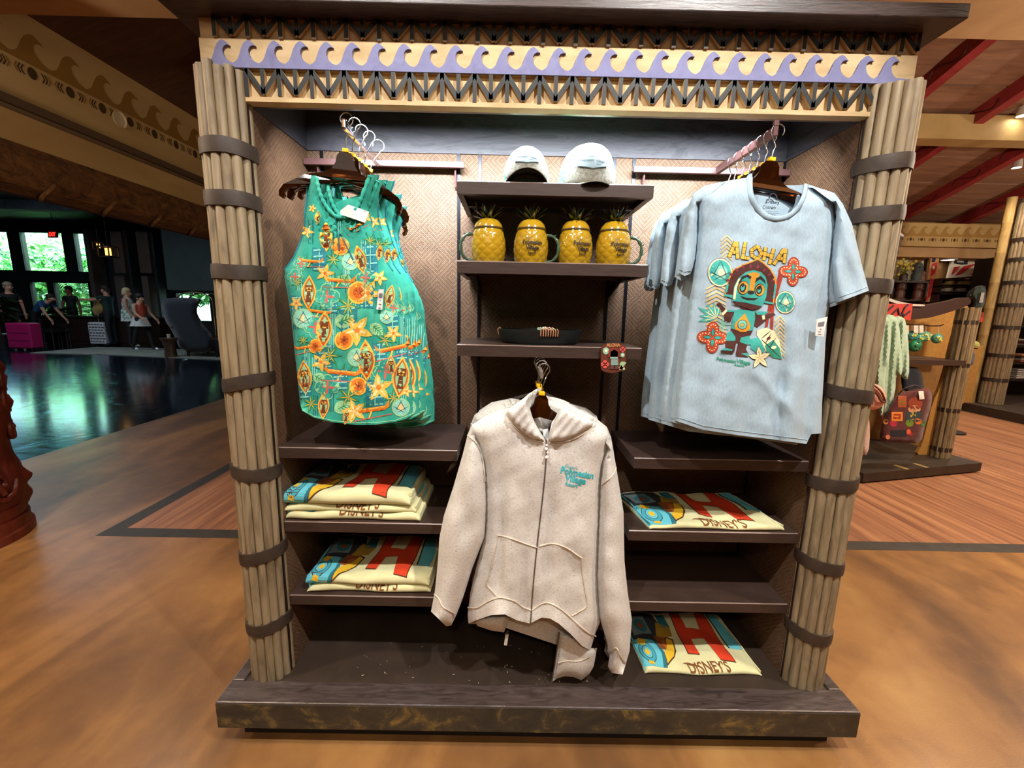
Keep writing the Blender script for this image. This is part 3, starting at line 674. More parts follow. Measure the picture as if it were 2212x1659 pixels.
for L in (bl_side[0][:7], bl_side[1][:7]): mb = MB(); SB.seam(mb, L, .0035, CT['te'], .001); mb.build('armhole_binding', b1, smooth=60)
mb = MB(); SB.seam(mb, [(653, 885), (678, 899), (720, 909), (771, 914), (813, 913), (855, 908), (893, 893)], .0012, CT['lg'], .0)
mb.build('hem_stitching', b1, smooth=60)
for L in ([(724, 470), (730, 500), (733, 540)], [(735, 505), (748, 530), (763, 560)]): mb = MB(); SB.seam(mb, smooth(L, 2, False), .0018, CT['dte'], .004); mb.build('tie_cord', b1, smooth=60)
M_TAG = cloth('white_paper_tag', [(.4, 'd9d4cc'), (.6, 'e9e5df')], 30, .6, .05, sheen=0)
def tag_card(parent, S, poly, lines, name='price_tag', extra=.012):
    mb = MB(); V, F = fill(poly, 12); A = S.map(V, extra); mb.add(A, F, M_TAG); mb.add(A+np.array([0, .0006, 0]), F, M_TAG)
    q = [np.array(p, float) for p in poly[:4]]
    for (u0, v0, u1, v1) in lines:
        f = lambda u, v: (q[0]*(1-u)+q[1]*u)*(1-v)+(q[3]*(1-u)+q[2]*u)*v
        V = np.array([f(u0, v0), f(u1, v0), f(u1, v1), f(u0, v1)]); mb.add(S.map(V, extra+.0006), [(0, 1, 2, 3)], flat('777076', .7))
    return mb.build(name, parent)
tag_card(b1, SB, [(735, 455), (752, 442), (797, 457), (788, 481), (735, 463)], [], 'sticker', .010)
tag_card(b1, SB, [(818, 625), (829, 625), (826, 669), (813, 668)], [(.15, .2, .85, .42), (.4, .52, .6, .56), (.3, .72, .75, .76), (.3, .9, .7, .94)])
hb1 = hanger('front amber hanger holding the turquoise blouse', un([(747, 331)], 1.40)[0]+np.array([0, 0, .0]), 4, 6, 'amber hangers on the left arm', .98, .115)
for k, (dy, dx, dz, rz) in enumerate(((.035, .016, -.006, -4), (.075, .030, .004, -10), (.12, .040, -.020, -8), (.17, .046, -.045, -14))):
    nm = ('second', 'third', 'fourth', 'rearmost')[k]
    o = dup(b1, Vector(b1.location)+Vector((dx, dy, dz-.004*k)), (0, 0, rad(rz)), f'{nm} turquoise printed blouse on the left arm, mostly hidden behind the front one', skip=('sticker', 'price_tag', 'tie_cord'))
    hanger(f'{nm} amber hanger on the left arm, its curved end showing beside the blouses', Vector(hb1.location)+Vector((dx*.35, dy, -.001*k)), (7, 9, 13, 20)[k], 6+(-8, 10, -4, 14)[k], 'amber hangers on the left arm', copyof=hb1)

# ================================================================== light blue tees, right
M_TEE = cloth('light_blue_jersey', [(.3, '97adbb'), (.5, 'a0b6c4'), (.7, 'a9becb')], 220, .9, .2, (1, 1, .4), sheen=.2)
TY = 1.272
TEE = [(1617, 383), (1616, 426), (1631, 457), (1651, 474), (1674, 481), (1702, 476), (1727, 457), (1742, 426), (1746, 400),
       (1803, 419), (1812, 430), (1806, 500), (1798, 570), (1795, 644), (1788, 683), (1783, 742), (1780, 802), (1776, 870), (1774, 936), (1752, 938), (1742, 959), (1669, 949), (1593, 940), (1517, 928), (1457, 908), (1461, 853), (1471, 777), (1482, 701), (1492, 625), (1500, 560), (1507, 490), (1505, 420), (1522, 401), (1568, 391)]
te_sides = [[(1803, 419), (1806, 500), (1798, 570), (1795, 644), (1788, 683), (1783, 742), (1780, 802), (1776, 870), (1774, 936)],
            [(1457, 908), (1461, 853), (1471, 777), (1482, 701), (1492, 625), (1500, 560), (1507, 490), (1505, 420)],
            [(1505, 420), (1522, 401), (1568, 391), (1617, 383)], [(1746, 400), (1803, 419)]]
_tg = drape(1480, 1770, 470, 950, 9, .017, 11, -.03)
def teg(P):
    o = _tg(P)
    o += .020*np.exp(-((P[:, 0]-1768+(P[:, 1]-640)*.10)/16)**2)*np.clip((P[:, 1]-560)/120, 0, 1)      # fold by the right side
    o += .012*np.exp(-((P[:, 0]-1500-(P[:, 1]-640)*-.12)/18)**2)*np.clip((P[:, 1]-520)/120, 0, 1)
    o -= .006*np.exp(-(((P[:, 0]-1700)*.75-(P[:, 1]-880)*.66)/9)**2)*np.exp(-((P[:, 1]-850)/60)**2)
    return o
ST = Sheet(TEE, TY, .055, 50, te_sides, teg); ST.kb = .3
TEEB = [(1617, 383), (1640, 394), (1680, 400), (1720, 400), (1746, 398)]+TEE[9:]
SLR = [(1746, 398), (1803, 417), (1821, 441), (1841, 485), (1862, 573), (1877, 628), (1842, 641), (1807, 654), (1803, 640), (1799, 600), (1798, 570), (1800, 520), (1806, 470), (1803, 440)]
SLL = [(1568, 391), (1522, 401), (1497, 418), (1482, 462), (1472, 522), (1464, 588), (1478, 596), (1491, 592), (1497, 577), (1503, 555), (1507, 520), (1507, 480), (1510, 440)]
def slg(seed): return lambda P: noise2(P, .05, seed)*.006+.01*np.sin((P[:, 0]*.9-P[:, 1]*.35)*.11)*.5
SSR = Sheet(SLR, TY-.006, .035, 26, [[SLR[0]]+SLR[1:6], SLR[7:]], slg(21)); SSL = Sheet(SLL, TY+.012, .035, 24, [SLL[0:6], SLL[7:]], slg(22))
t1 = thing('tee_shirt', 'front light blue tee with tiki figure print and yellow lettering', 'T-shirt', un([(1600, 945)], TY+.05)[0], 'light blue tees on the right arm')
mb = MB(); ST.into(mb, M_TEE, 8); ST.into(mb, M_TEE, 13, True, TEEB); mb.build('body', t1, smooth=70)
mb = MB(); SSR.into(mb, M_TEE, 8); SSR.into(mb, M_TEE, 10, True); mb.build('sleeve', t1, smooth=70)
mb = MB(); SSL.into(mb, M_TEE, 8); SSL.into(mb, M_TEE, 10, True); mb.build('sleeve', t1, smooth=70)
M_RIB = cloth('light_blue_rib', [(.4, '93aabb'), (.6, 'a2b9c8')], 40, .9, .4, (40, 1, 1), sheen=.2)
mb = MB(); rib = resample(smooth([(1619, 380), (1618, 405), (1622, 428), (1636, 452), (1654, 468), (1674, 475), (1700, 470), (1722, 453), (1737, 426), (1741, 400)], 2, False), 5, False)
mb.tube(ST.map(rib, -.001), .0085, M_RIB, 8, flat=.6); mb.build('collar', t1, smooth=60)
for S_, L, r_ in ((ST, [(1458, 899), (1517, 919), (1593, 931), (1669, 940), (1744, 950)], .0009), (SSR, [(1803, 645), (1842, 632), (1874, 619)], .0009), (SSL, [(1466, 580), (1480, 587), (1494, 583)], .0009), (ST, [(1803, 420), (1806, 470), (1800, 520), (1798, 580)], .0012), (ST, [(1505, 424), (1508, 490), (1501, 560)], .0012)):
    mb = MB(); S_.seam(mb, L, r_, M_RIB, .0003); mb.build('stitching', t1, smooth=60)
# neck label printed inside the back
INK = flat('1e2a3c', .8)
NB = Sheet(TEEB, TY+.052, 0., 50, te_sides, None)
mb = MB(); f = lambda P: un(P, TY+.060)
lab = [(1660, 428), (1661, 423), (1665, 418), (1670, 416), (1675, 418), (1679, 423), (1680, 429), (1677, 429), (1676, 424), (1673, 420), (1670, 419), (1667, 420), (1664, 424), (1663, 428)]
V, F = fill(lab, 4); mb.add(f(V), F, INK)
V, F = text_mesh('Disney', .02); k = 28/(V[:, 0].max()-V[:, 0].min()); mb.add(f(np.stack([1669+V[:, 0]*k, 440-V[:, 1]*k*1.1+V[:, 0]*k*.1], 1)), F, INK)
V, F = text_mesh('M', .03); mb.add(f(np.stack([1667+V[:, 0]*5, 452-V[:, 1]*5], 1)), F, INK)
for r_ in range(4):
    w = (26, 34, 20, 30)[r_]; y = 456+r_*3.4; mb.add(f(np.array([(1667-w/2, y), (1667+w/2, y+1.2), (1667+w/2, y+2.2), (1667-w/2, y+1.)])), [(0, 1, 2, 3)], flat('5c6a7a', .8))
mb.build('neck_label', t1)
# chest print
def tee_print(S, t1):
    K = lambda x, y: (1480+x/4.88, 480+y/4.88); KP = lambda P: [K(*p) for p in P]
    c = {k: flat(v, .8) for k, v in dict(te='3aa59a', lt='7fc9b8', dk='2a1611', br='4a211a', or_='e0962a', ye='dcae3c', cr='efe3b4', rd='c24a26', drd='9a3019', gr='2f8f74', tan='cbb072', ltan='d8c48e', ink='20211f', na='243b46', mag='7c2a3c').items()}
    mb = MB(); D = lambda P, m, e=.0014, st=7: S.decal(mb, KP(P), c[m], e, st)
    for (ox, oy, n, w) in ((440, 130, 3, 62), (330, 640, 6, 110), (1000, 980, 5, 55)):       # tan plaited strips
        for k in range(n*2):
            y = oy+k*42; D([(ox-w, y+55), (ox, y), (ox+w*.95, y+55), (ox+w*.95, y+75), (ox, y+20), (ox-w, y+75)], 'tan' if k % 2 else 'ltan', .0008)
    def ball_(x, y, r):
        D(ell(x, y, r, r*1.16, 24), 'ink', .0014); D(ell(x, y, r*.97, r*1.12, 24), 'cr', .0019); D(ell(x, y, r*.86, r*1.0, 24), 'te', .0024); D(ell(x+r*.1, y, r*.5, r*.56, 18), 'lt', .0029); D(ell(x+r*.1, y, r*.28, r*.32, 16), 'cr', .0034)
        for a in (28, 70, 118, 155):
            o = r*.34*(1 if a in (28, 118) else -1); D(leafp(x-r*.85*math.cos(rad(a))-o*math.sin(rad(a)), y-r*.95*math.sin(rad(a))+o*math.cos(rad(a)), r*1.75, r*.025, a), 'na', .0039)
    ball_(370, 530, 132); ball_(1055, 845, 105)
    for k, a in enumerate((-150, -125, -100, -75, -172, 170)): D(leafp(330, 1010, (230, 190, 170, 150, 190, 200)[k], 22, a), 'te', .0012); D(leafp(330, 1010, 150, 5, a), 'cr', .0017)
    for k in range(8): D(leafp(400, 1080, 95, 8, k*45), 'lt', .0011)
    # staffs
    D([(985, 540), (1040, 545), (940, 880), (925, 1135), (895, 1135), (905, 880)], 'drd', .0016); D([(880, 870), (910, 870), (868, 1110), (840, 1110)], 'drd', .0016)
    def cross(x, y, r, a0):
        for k in range(4):
            a = rad(a0+90*k); D(ell(x+r*.52*math.cos(a), y+r*.52*math.sin(a), r*.50, r*.40, 18, a0+90*k), 'drd', .0020)
        D(ell(x, y, r*.55, r*.55, 16), 'rd', .0022)
        for k in range(4):
            a = rad(a0+90*k); D(ell(x+r*.50*math.cos(a), y+r*.50*math.sin(a), r*.44, r*.34, 18, a0+90*k), 'rd', .0025)
            for j in range(9):
                b = rad(-130+j*32.5); px_, py_ = x+r*.5*math.cos(a)+(r*.34*math.cos(b))*math.cos(a)-(r*.26*math.sin(b))*math.sin(a), y+r*.5*math.sin(a)+(r*.34*math.cos(b))*math.sin(a)+(r*.26*math.sin(b))*math.cos(a)
                D(ell(px_, py_, 7, 7, 6), 'cr', .0034, 20)
            D(leafp(x+r*.08*math.cos(a), y+r*.08*math.sin(a), r*.55, r*.13, a0+90*k), 'ink', .0030); D(leafp(x+r*.1*math.cos(a), y+r*.1*math.sin(a), r*.5, r*.10, a0+90*k), 'te', .0035)
    # big leaf and flower bottom right
    D([(690, 1230), (770, 1215), (840, 1260), (830, 1370), (760, 1385), (690, 1330)], 'te', .0018)
    D([(760, 1140), (860, 1110), (940, 1150), (990, 1240), (1010, 1340), (1020, 1445), (930, 1430), (850, 1360), (800, 1250), (755, 1190)], 'cr', .0020); D([(840, 1300), (930, 1240), (1000, 1330), (1020, 1445), (930, 1430), (860, 1370)], 'gr', .0025)
    for q in ((840, 1290, 60), (880, 1330, 55), (800, 1230, 40)): D(leafp(q[0], q[1], 150, 5, -q[2]), 'ink', .0030)
    D(leafp(790, 1220, 310, 5, 44), 'ink', .0030); D(ell(880, 1225, 26, 16, 10, -35), 'mag', .0030); D(ell(935, 1320, 30, 16, 10, -10), 'cr', .0032)
    for k in range(5): D(leafp(785, 1430, 125, 30, -95+72*k), 'ink', .0035); D(leafp(785, 1430, 120, 26, -95+72*k), 'cr', .0040); D(leafp(785, 1430, 80, 4, -95+72*k), 'tan', .0044)
    # carved figure: a plain mask, torso, arms and legs
    D([(470, 1230), (540, 1265), (520, 1360), (500, 1390), (380, 1380), (375, 1350), (425, 1330), (425, 1250)], 'br', .0022); D([(560, 1265), (670, 1250), (640, 1340), (668, 1385), (660, 1425), (535, 1410), (535, 1380)], 'br', .0022)
    D([(375, 1350), (425, 1325), (500, 1340), (495, 1356), (390, 1350)], 'te', .0028); D([(590, 1385), (660, 1378), (668, 1420), (650, 1410)], 'te', .0028)
    D([(330, 860), (365, 845), (440, 930), (520, 935), (480, 1050), (415, 1040), (400, 960)], 'br', .0020); D([(735, 935), (800, 985), (930, 955), (955, 975), (880, 1015), (800, 1080), (760, 1110), (725, 1090)], 'br', .0020)
    D([(385, 960), (430, 915), (447, 935), (400, 985)], 'cr', .0026); D([(808, 985), (835, 975), (845, 1020), (818, 1030)], 'cr', .0026); D([(440, 925), (520, 925), (515, 945), (445, 945)], 'te', .0026); D([(735, 935), (885, 945), (830, 975), (760, 975)], 'te', .0024)
    D([(520, 930), (600, 915), (735, 940), (740, 1010), (715, 1140), (690, 1190), (600, 1270), (540, 1270), (480, 1150), (495, 1050)], 'br', .0024); D([(520, 930), (600, 918), (735, 942), (738, 1020), (715, 1140), (640, 1150), (520, 1130), (485, 1120), (498, 1040)], 'te', .0030)
    D([(425, 1250), (440, 1170), (490, 1150), (530, 1210), (530, 1250)], 'te', .0030); D([(575, 1262), (590, 1215), (680, 1195), (697, 1290), (650, 1290)], 'te', .0030)
    D([(630, 960), (665, 1040), (690, 1090), (680, 1130), (640, 1155), (580, 1155), (530, 1130), (520, 1080), (560, 1030)], 'or_', .0036)
    D(ell(604, 1080, 52, 52, 16), 'ink', .0041); D(ell(604, 1080, 46, 46, 16), 'lt', .0045); D(ell(602, 1082, 26, 26, 14), 'te', .0049); D(ell(600, 1083, 18, 18, 12), 'ye', .0053)
    D([(580, 850), (700, 850), (715, 935), (620, 925), (590, 915)], 'br', .0034)
    HD = [(415, 760), (440, 640), (500, 500), (620, 440), (700, 410), (770, 378), (830, 420), (905, 490), (955, 580), (968, 680), (945, 790), (935, 860), (830, 840), (830, 760), (500, 770)]
    D(HD, 'or_', .0042); D([(u*.95+35, v*.95+35) for (u, v) in HD], 'br', .0047)
    D([(415, 755), (500, 770), (500, 800), (410, 775)], 'te', .0050); D([(835, 830), (935, 850), (930, 868), (835, 850)], 'te', .0050); D([(420, 740), (440, 650), (460, 650), (445, 740)], 'te', .0050); D([(945, 650), (968, 660), (945, 800), (925, 800)], 'te', .0050)
    for k in range(9): a = rad(200+k*17.5); D(leafp(690+230*math.cos(a), 690+205*math.sin(a), 50, 13, math.degrees(a)), 'mag', .0052)
    D([(498, 830), (515, 680), (560, 590), (640, 525), (720, 505), (800, 525), (850, 580), (870, 660), (855, 790), (810, 890), (650, 850)], 'te', .0056)
    D([(498, 845), (560, 840), (690, 862), (812, 885), (780, 910), (700, 925), (600, 890), (520, 865)], 'br', .0060); D([(505, 810), (520, 690), (560, 600), (585, 590), (545, 690), (530, 815)], 'cr', .0060)
    D([(650, 545), (735, 525), (790, 545), (740, 640), (720, 730), (680, 720), (690, 610)], 'or_', .0060)
    D([(560, 640), (600, 570), (660, 550), (700, 575), (690, 600), (650, 575), (605, 600), (575, 650)], 'ink', .0064); D([(735, 640), (750, 590), (800, 565), (840, 610), (850, 650), (825, 625), (790, 600), (760, 620)], 'ink', .0064)
    for (x, y, s_) in ((612, 690, 1), (785, 715, .9)):
        D(ell(x, y, 60*s_, 74*s_, 18, 12), 'ink', .0066); D(ell(x+4, y, 53*s_, 66*s_, 18, 12), 'or_', .0070); D(ell(x-4, y, 36*s_, 50*s_, 16, 12), 'ink', .0074); D(ell(x-4, y, 20*s_, 32*s_, 12, 12), 'te', .0078)
    D(ell(695, 740, 36, 20, 12, 3), 'ink', .0072); D([(580, 775), (640, 795), (720, 800), (778, 795), (730, 822), (660, 820), (610, 805)], 'dk', .0066)
    cross(290, 1215, 165, 3); cross(1140, 520, 152, 3)
    # bamboo lettering: ALOHA
    def stick(a, b, w=17):
        a, b = np.array(a, float), np.array(b, float); d = (b-a)/np.linalg.norm(b-a); n = np.array([-d[1], d[0]])
        for ww, m, e in ((w+5, 'ink', .0022), (w, 'ye', .0030)): D([tuple(a-n*ww-d*2), tuple(b-n*ww+d*2), tuple(b+n*ww+d*2), tuple(a+n*ww-d*2)], m, e)
        for t in (.33, .68): p = a+(b-a)*t; D([tuple(p-n*w-d*2), tuple(p-n*w+d*2), tuple(p+n*w+d*2), tuple(p+n*w-d*2)], 'ink', .0034)
    for (a, b) in (((530, 205), (465, 365)), ((545, 205), (555, 382)), ((480, 312), (560, 322)), ((635, 210), (605, 385)), ((600, 372), (675, 380)),
                   ((765, 250), (700, 295)), ((700, 290), (705, 350)), ((700, 350), (760, 385)), ((770, 385), (805, 330)), ((810, 335), (770, 255)),
                   ((850, 265), (830, 400)), ((935, 280), (890, 440)), ((835, 335), (915, 355)), ((1040, 285), (935, 445)), ((1060, 280), (1045, 430)), ((975, 380), (1060, 390))): stick(a, b)
    a_ = 8
    for (tx, x, y, w) in (("Disney's", 392, 1398, 70), ('Polynesian', 432, 1470, 205), ('Village', 612, 1492, 150), ('Resort', 572, 1520, 105)):
        px_, py_ = K(x, y); sheet_text(mb, S, tx, px_, py_, w/4.88, a_, c['gr'], .035 if w > 80 else .0, .0016)
    mb.build('chest_print', t1)
tee_print(ST, t1)
ST2 = Sheet(TEE, TY, .0, 50, te_sides, None)
tag_card(t1, ST2, [(1764, 690), (1788, 684), (1779, 727), (1761, 725)], [(.2, .22, .8, .46), (.45, .6, .6, .64), (.3, .74, .6, .78), (.3, .88, .7, .92)], extra=.012)
ht1 = hanger('front amber hanger inside the light blue tee', un([(1665, 350)], 1.345)[0], 7, 0, 'amber hangers on the right arm', 1.0, .105, hdir=-1)
for k, (dy, dx, dz, rz) in enumerate(((.035, -.006, -.014, 1), (.075, -.013, -.022, 3), (.12, -.022, -.028, 4), (.16, -.030, -.03, 7), (.21, -.038, -.045, 8), (.25, -.045, -.04, 12))):
    nm = ('second', 'third', 'fourth', 'fifth', 'sixth', 'rearmost')[k]
    dup(t1, Vector(t1.location)+Vector((dx+(.004, -.006, .005, -.01, .004, -.004)[k], dy, dz)), (0, rad((.6, -1.2, 1.4, -.8, 1.8, .4)[k]), rad(rz)), f'{nm} light blue tee on the right arm, hanging behind the front tee', skip=('price_tag', 'chest_print', 'neck_label'))
    hanger(f'{nm} amber hanger on the right arm behind the front tee', Vector(ht1.location)+Vector((-.002, dy, -.004)), 7, rz+(-4, 3, -2, 4, 2, 1)[k], 'amber hangers on the right arm', copyof=ht1)

# ================================================================== oatmeal zip hoodies, centre
def _heather():
    m, nt, bs = _nt('oatmeal_heather_fleece'); n = _noise(nt, _coord(nt, (1, 1, 2.2)), 150, 4, .75); n2 = _noise(nt, _coord(nt), 7, 3)
    nt.links.new(_ramp(nt, n, [(.30, '8b8680'), (.385, 'b6b1a9'), (.45, 'd0cbc4'), (.7, 'dad6cf')]), bs.inputs['Base Color']); bs.inputs['Roughness'].default_value = .95
    bs.inputs['Specular IOR Level'].default_value = .2; bs.inputs['Sheen Weight'].default_value = .25; _bump(nt, bs, _noise(nt, _coord(nt), 500, 3), .25, .0015); return m
M_HOOD = _heather(); M_SEAM = flat('cfc3b1', .9)
HY = 1.245
HB = [(1094, 888), (1049, 898), (1019, 918), (1010, 939), (1030, 960), (1043, 1000), (1048, 1060), (1048, 1110), (1046, 1160), (1030, 1220), (1016, 1280), (1010, 1326), (1012, 1347), (1028, 1340), (1060, 1329), (1090, 1327), (1117, 1340), (1145, 1347), (1170, 1334), (1188, 1336), (1207, 1347),
      (1232, 1369), (1257, 1395), (1275, 1405), (1285, 1372), (1296, 1344), (1291, 1280), (1291, 1211), (1294, 1118), (1296, 1049), (1300, 1003), (1319, 948), (1312, 932), (1285, 911), (1243, 899), (1212, 886), (1192, 912), (1184, 945), (1178, 951), (1160, 930), (1145, 900)]
hb_sides = [[(1094, 888), (1049, 898), (1019, 918), (1010, 939), (1030, 960), (1043, 1000), (1048, 1060), (1048, 1110), (1046, 1160), (1030, 1220), (1016, 1280), (1010, 1326), (1012, 1347)],
            [(1275, 1405), (1285, 1372), (1296, 1344), (1291, 1280), (1291, 1211), (1294, 1118), (1296, 1049), (1300, 1003), (1319, 948), (1312, 932), (1285, 911), (1243, 899), (1212, 886)]]
ZIP = smooth([(1180, 950), (1180, 995), (1174, 1060), (1167, 1120), (1160, 1180), (1153, 1250), (1149, 1300), (1146, 1347)], 2, False)
_hg = drape(1040, 1290, 960, 1400, 9, .025, 31, -.02)
def hog(P):
    o = _hg(P)-.004*np.exp(-(sdist(P, [ZIP])/14)**2)
    o += .016*np.exp(-((P[:, 0]-1084+(P[:, 1]-1080)*.05)/13)**2)*np.clip((P[:, 1]-960)/100, 0, 1)*np.clip((1330-P[:, 1])/60, 0, 1)
    o -= .018*np.exp(-((P[:, 0]-1088)/34)**2)*np.exp(-((P[:, 1]-1330)/40)**2)+.02*np.exp(-((P[:, 0]-1190)/36)**2)*np.exp(-((P[:, 1]-1345)/46)**2)
    return o
SH = Sheet(HB, HY, .07, 46, hb_sides, hog)
HBB = HB[:13]+[(1080, 1352), (1140, 1372), (1200, 1392), (1250, 1408)]+HB[23:36]+[(1185, 872), (1150, 872)]
h1 = thing('zip_hoodie', 'front oatmeal zip hoodie with turquoise chest lettering', 'hoodie', un([(1150, 1400)], HY+.06)[0], 'oatmeal hoodies on the centre arm')
mb = MB(); SH.into(mb, M_HOOD, 9); SH.into(mb, M_HOOD, 14, True, HBB); mb.build('body', h1, smooth=70)
LSL = [(1019, 918), (1010, 939), (1000, 980), (980, 1049), (959, 1113), (949, 1163), (946, 1211), (939, 1280), (931, 1321), (964, 1353), (975, 1351), (987, 1326), (1001, 1289), (1019, 1230), (1037, 1184), (1047, 1159), (1052, 1095), (1049, 1017), (1040, 966), (1030, 940)]
RSL = [(1312, 932), (1322, 955), (1331, 1008), (1347, 1106), (1348, 1164), (1349, 1212), (1356, 1280), (1365, 1338), (1360, 1406), (1352, 1434), (1345, 1457), (1321, 1454), (1313, 1440), (1318, 1410), (1303, 1360), (1294, 1330), (1288, 1248), (1291, 1150), (1295, 1049), (1300, 1003), (1308, 965)]
def sfold(seed, cx): return lambda P: noise2(P, .035, seed)*.013+noise2(P, .085, seed+3)*.006
SLs = Sheet(LSL, HY-.012, .07, 40, [LSL[0:9], LSL[9:]], sfold(41, 0)); SRs = Sheet(RSL, HY+.004, .07, 34, [RSL[0:10], RSL[11:]], sfold(43, 0))
for S_ in (SLs, SRs):
    mb = MB(); S_.into(mb, M_HOOD, 9); S_.into(mb, M_HOOD, 13, True); mb.build('sleeve', h1, smooth=70)
# hood lying open round the hanger
HL = smooth([(1162, 845), (1150, 856), (1143, 870), (1145, 884), (1152, 907), (1166, 932), (1180, 953), (1172, 956), (1147, 949), (1120, 931), (1101, 910), (1091, 889), (1109, 876), (1129, 862), (1147, 846)], 1)
HR = smooth([(1207, 886), (1197, 906), (1188, 930), (1182, 953), (1190, 957), (1220, 955), (1255, 942), (1288, 915), (1264, 901), (1240, 892), (1218, 876)], 1)
for P_, seed in ((HL, 51), (HR, 53)):
    S_ = Sheet(P_, HY-.020, .035, 14, None, lambda P, s=seed: noise2(P, .10, s)*.004+.003*np.sin(P[:, 0]*.3+P[:, 1]*.25))
    mb = MB(); S_.into(mb, M_HOOD, 5); S_.into(mb, M_HOOD, 8, True); mb.build('hood_half', h1, smooth=75)
HBK = smooth([(1150, 905), (1140, 880), (1130, 862), (1150, 848), (1170, 862), (1205, 868), (1232, 880), (1218, 900), (1192, 915), (1181, 930), (1170, 926)], 1)
S_ = Sheet(HBK, HY+.085, .02, 14, None, lambda P: noise2(P, .08, 57)*.004); mb = MB(); S_.into(mb, M_HOOD, 6); mb.build('hood_back', h1, smooth=75)
# seams, pocket, waistband, cuffs
def hseams(S, parent):
    sm = lambda L: smooth(L, 2, False)
    for L in ([(1092, 890), (1101, 909), (1120, 931), (1147, 949), (1174, 957)], [(1186, 957), (1220, 956), (1255, 942), (1287, 917)],
              [(1074, 1156), (1095, 1160), (1130, 1173), (1161, 1183)], [(1165, 1180), (1190, 1173), (1220, 1180), (1257, 1206)], [(1075, 1158), (1066, 1200), (1058, 1240), (1049, 1262), (1062, 1275), (1073, 1288)], [(1257, 1206), (1257, 1230), (1265, 1280), (1270, 1310), (1250, 1322), (1236, 1330)],
              [(1011, 1312), (1030, 1315), (1052, 1299), (1080, 1289), (1110, 1297), (1130, 1312), (1148, 1318)], [(1150, 1318), (1170, 1303), (1190, 1302), (1215, 1318), (1245, 1345), (1270, 1368), (1287, 1374)]):
        mb = MB(); S.seam(mb, sm(L), .0023, M_SEAM, .0012); mb.build('seam', parent, smooth=60)
hseams(SH, h1)
for S_, L in ((SLs, [(938, 1284), (948, 1292), (955, 1311), (968, 1318), (985, 1327)]), (SRs, [(1318, 1410), (1332, 1395), (1340, 1420), (1352, 1432)]), (SRs, [(1331, 1010), (1326, 1025), (1312, 1038), (1299, 1048)]), (SLs, [(1010, 940), (1022, 950), (1036, 966), (1045, 1000), (1048, 1040)])):
    mb = MB(); S_.seam(mb, smooth(L, 2, False), .002, M_SEAM, .0012); mb.build('seam', h1, smooth=60)
mb = MB(); SH.seam(mb, ZIP, .0019, flat('6d655c', .4, .7), .0015); mb.build('zipper', h1, smooth=60)
mb = MB()
for (x, y, r_) in ((1181, 962, .004), (1180, 970, .0058), (1183, 978, .004), (1181, 988, .006)): p = SH.map([(x, y)], .010)[0]; mb.ball(p, r_, r_, r_, flat('e8e4de', .5), 8, 6)
mb.build('zip_pull', h1, smooth=60)
mb = MB(); P_ = SH.map([(1172, 928), (1184, 926), (1186, 945), (1180, 950), (1174, 943)], -.045); mb.add(P_, [(0, 1, 2, 3, 4)], flat('dfe3e4', .7)); mb.build('neck_label', h1)
mb = MB(); TQ = flat('2fb3bd', .8)
for (tx, x, y, w, of) in (("Disney's", 1234, 1012, 27, .0), ('Polynesian', 1246, 1028, 72, .03), ('Village', 1242, 1042, 46, .03), ('Resort', 1234, 1051, 27, .025)): sheet_text(mb, SH, tx, x, y, w, 11, TQ, of, .0016, 0, 1, 1.15)
mb.build('chest_lettering', h1)
hh1 = hanger('amber hanger inside the front oatmeal hoodie', un([(1170, 854)], 1.285)[0], 3, 4, 'amber hangers on the centre arm', .80, .10, ry=0.)
for k, (dy, dx, dz, rz, ty) in enumerate(((.075, .006, -.004, 1, .8), (.14, .010, .0, -3, -1), (.20, -.004, .0, 4, 1))):
    nm = ('second', 'third', 'rearmost')[k]
    hk = dup(h1, Vector(h1.location)+Vector((dx, dy, dz)), (0, rad(ty), rad(rz)), f'{nm} oatmeal hoodie on the centre arm, behind the front hoodie', skip=('chest_lettering', 'zip_pull', 'neck_label')+(('hood_half', 'hood_back') if k else ()))
    hanger(f'{nm} amber hanger on the centre arm behind the front hoodie', Vector(hh1.location)+Vector((0, dy, .0)), 3, 4+(-6, 5, 2)[k], 'amber hangers on the centre arm', copyof=hh1)
    if k == 0:
        for P_, Yf in (([(1207, 1362), (1203, 1400), (1191, 1475), (1203, 1466), (1222, 1461), (1240, 1463), (1257, 1470), (1274, 1456), (1283, 1440), (1290, 1400), (1275, 1400), (1245, 1375)], HY+.045), ([(1022, 1330), (1030, 1352), (1060, 1362), (1088, 1366), (1097, 1340), (1096, 1322)], HY+.06)):
            S_ = Sheet(P_, Yf, .03, 18, None, lambda P: noise2(P, .06, 71)*.008); mb = MB(); S_.into(mb, M_HOOD, 7); S_.into(mb, M_HOOD, 10, True)
            mb.v = [tuple(np.array(v)-np.array((0, 0, 0))) for v in mb.v]; off = Vector(hk.location)-Vector(h1.location); mb.build('front_flap', hk, smooth=70)
        S_ = Sheet(rect_(1186, 1360, 1290, 1480), HY+.044, 0, 10, None, None); mb = MB(); S_.seam(mb, smooth([(1207, 1366), (1203, 1400), (1198, 1435), (1192, 1474)], 2, False), .0022, flat('6d655c', .4, .7), .002); S_.seam(mb, smooth([(1205, 1432), (1225, 1427), (1250, 1430), (1275, 1418)], 2, False), .002, M_SEAM, .002); mb.build('seam', hk, smooth=60)
        mb = MB(); mb.bar(at(1096, 1362, HY+.06), at(1093, 1370, HY+.06), .006, .004, flat('2a2a2a', .4), (0, 1, 0)); mb.bar(at(1094, 1370, HY+.06), at(1091, 1393, HY+.06), .011, .004, flat('e4e2dc', .5), (0, 1, 0)); mb.build('zip_end', hk)

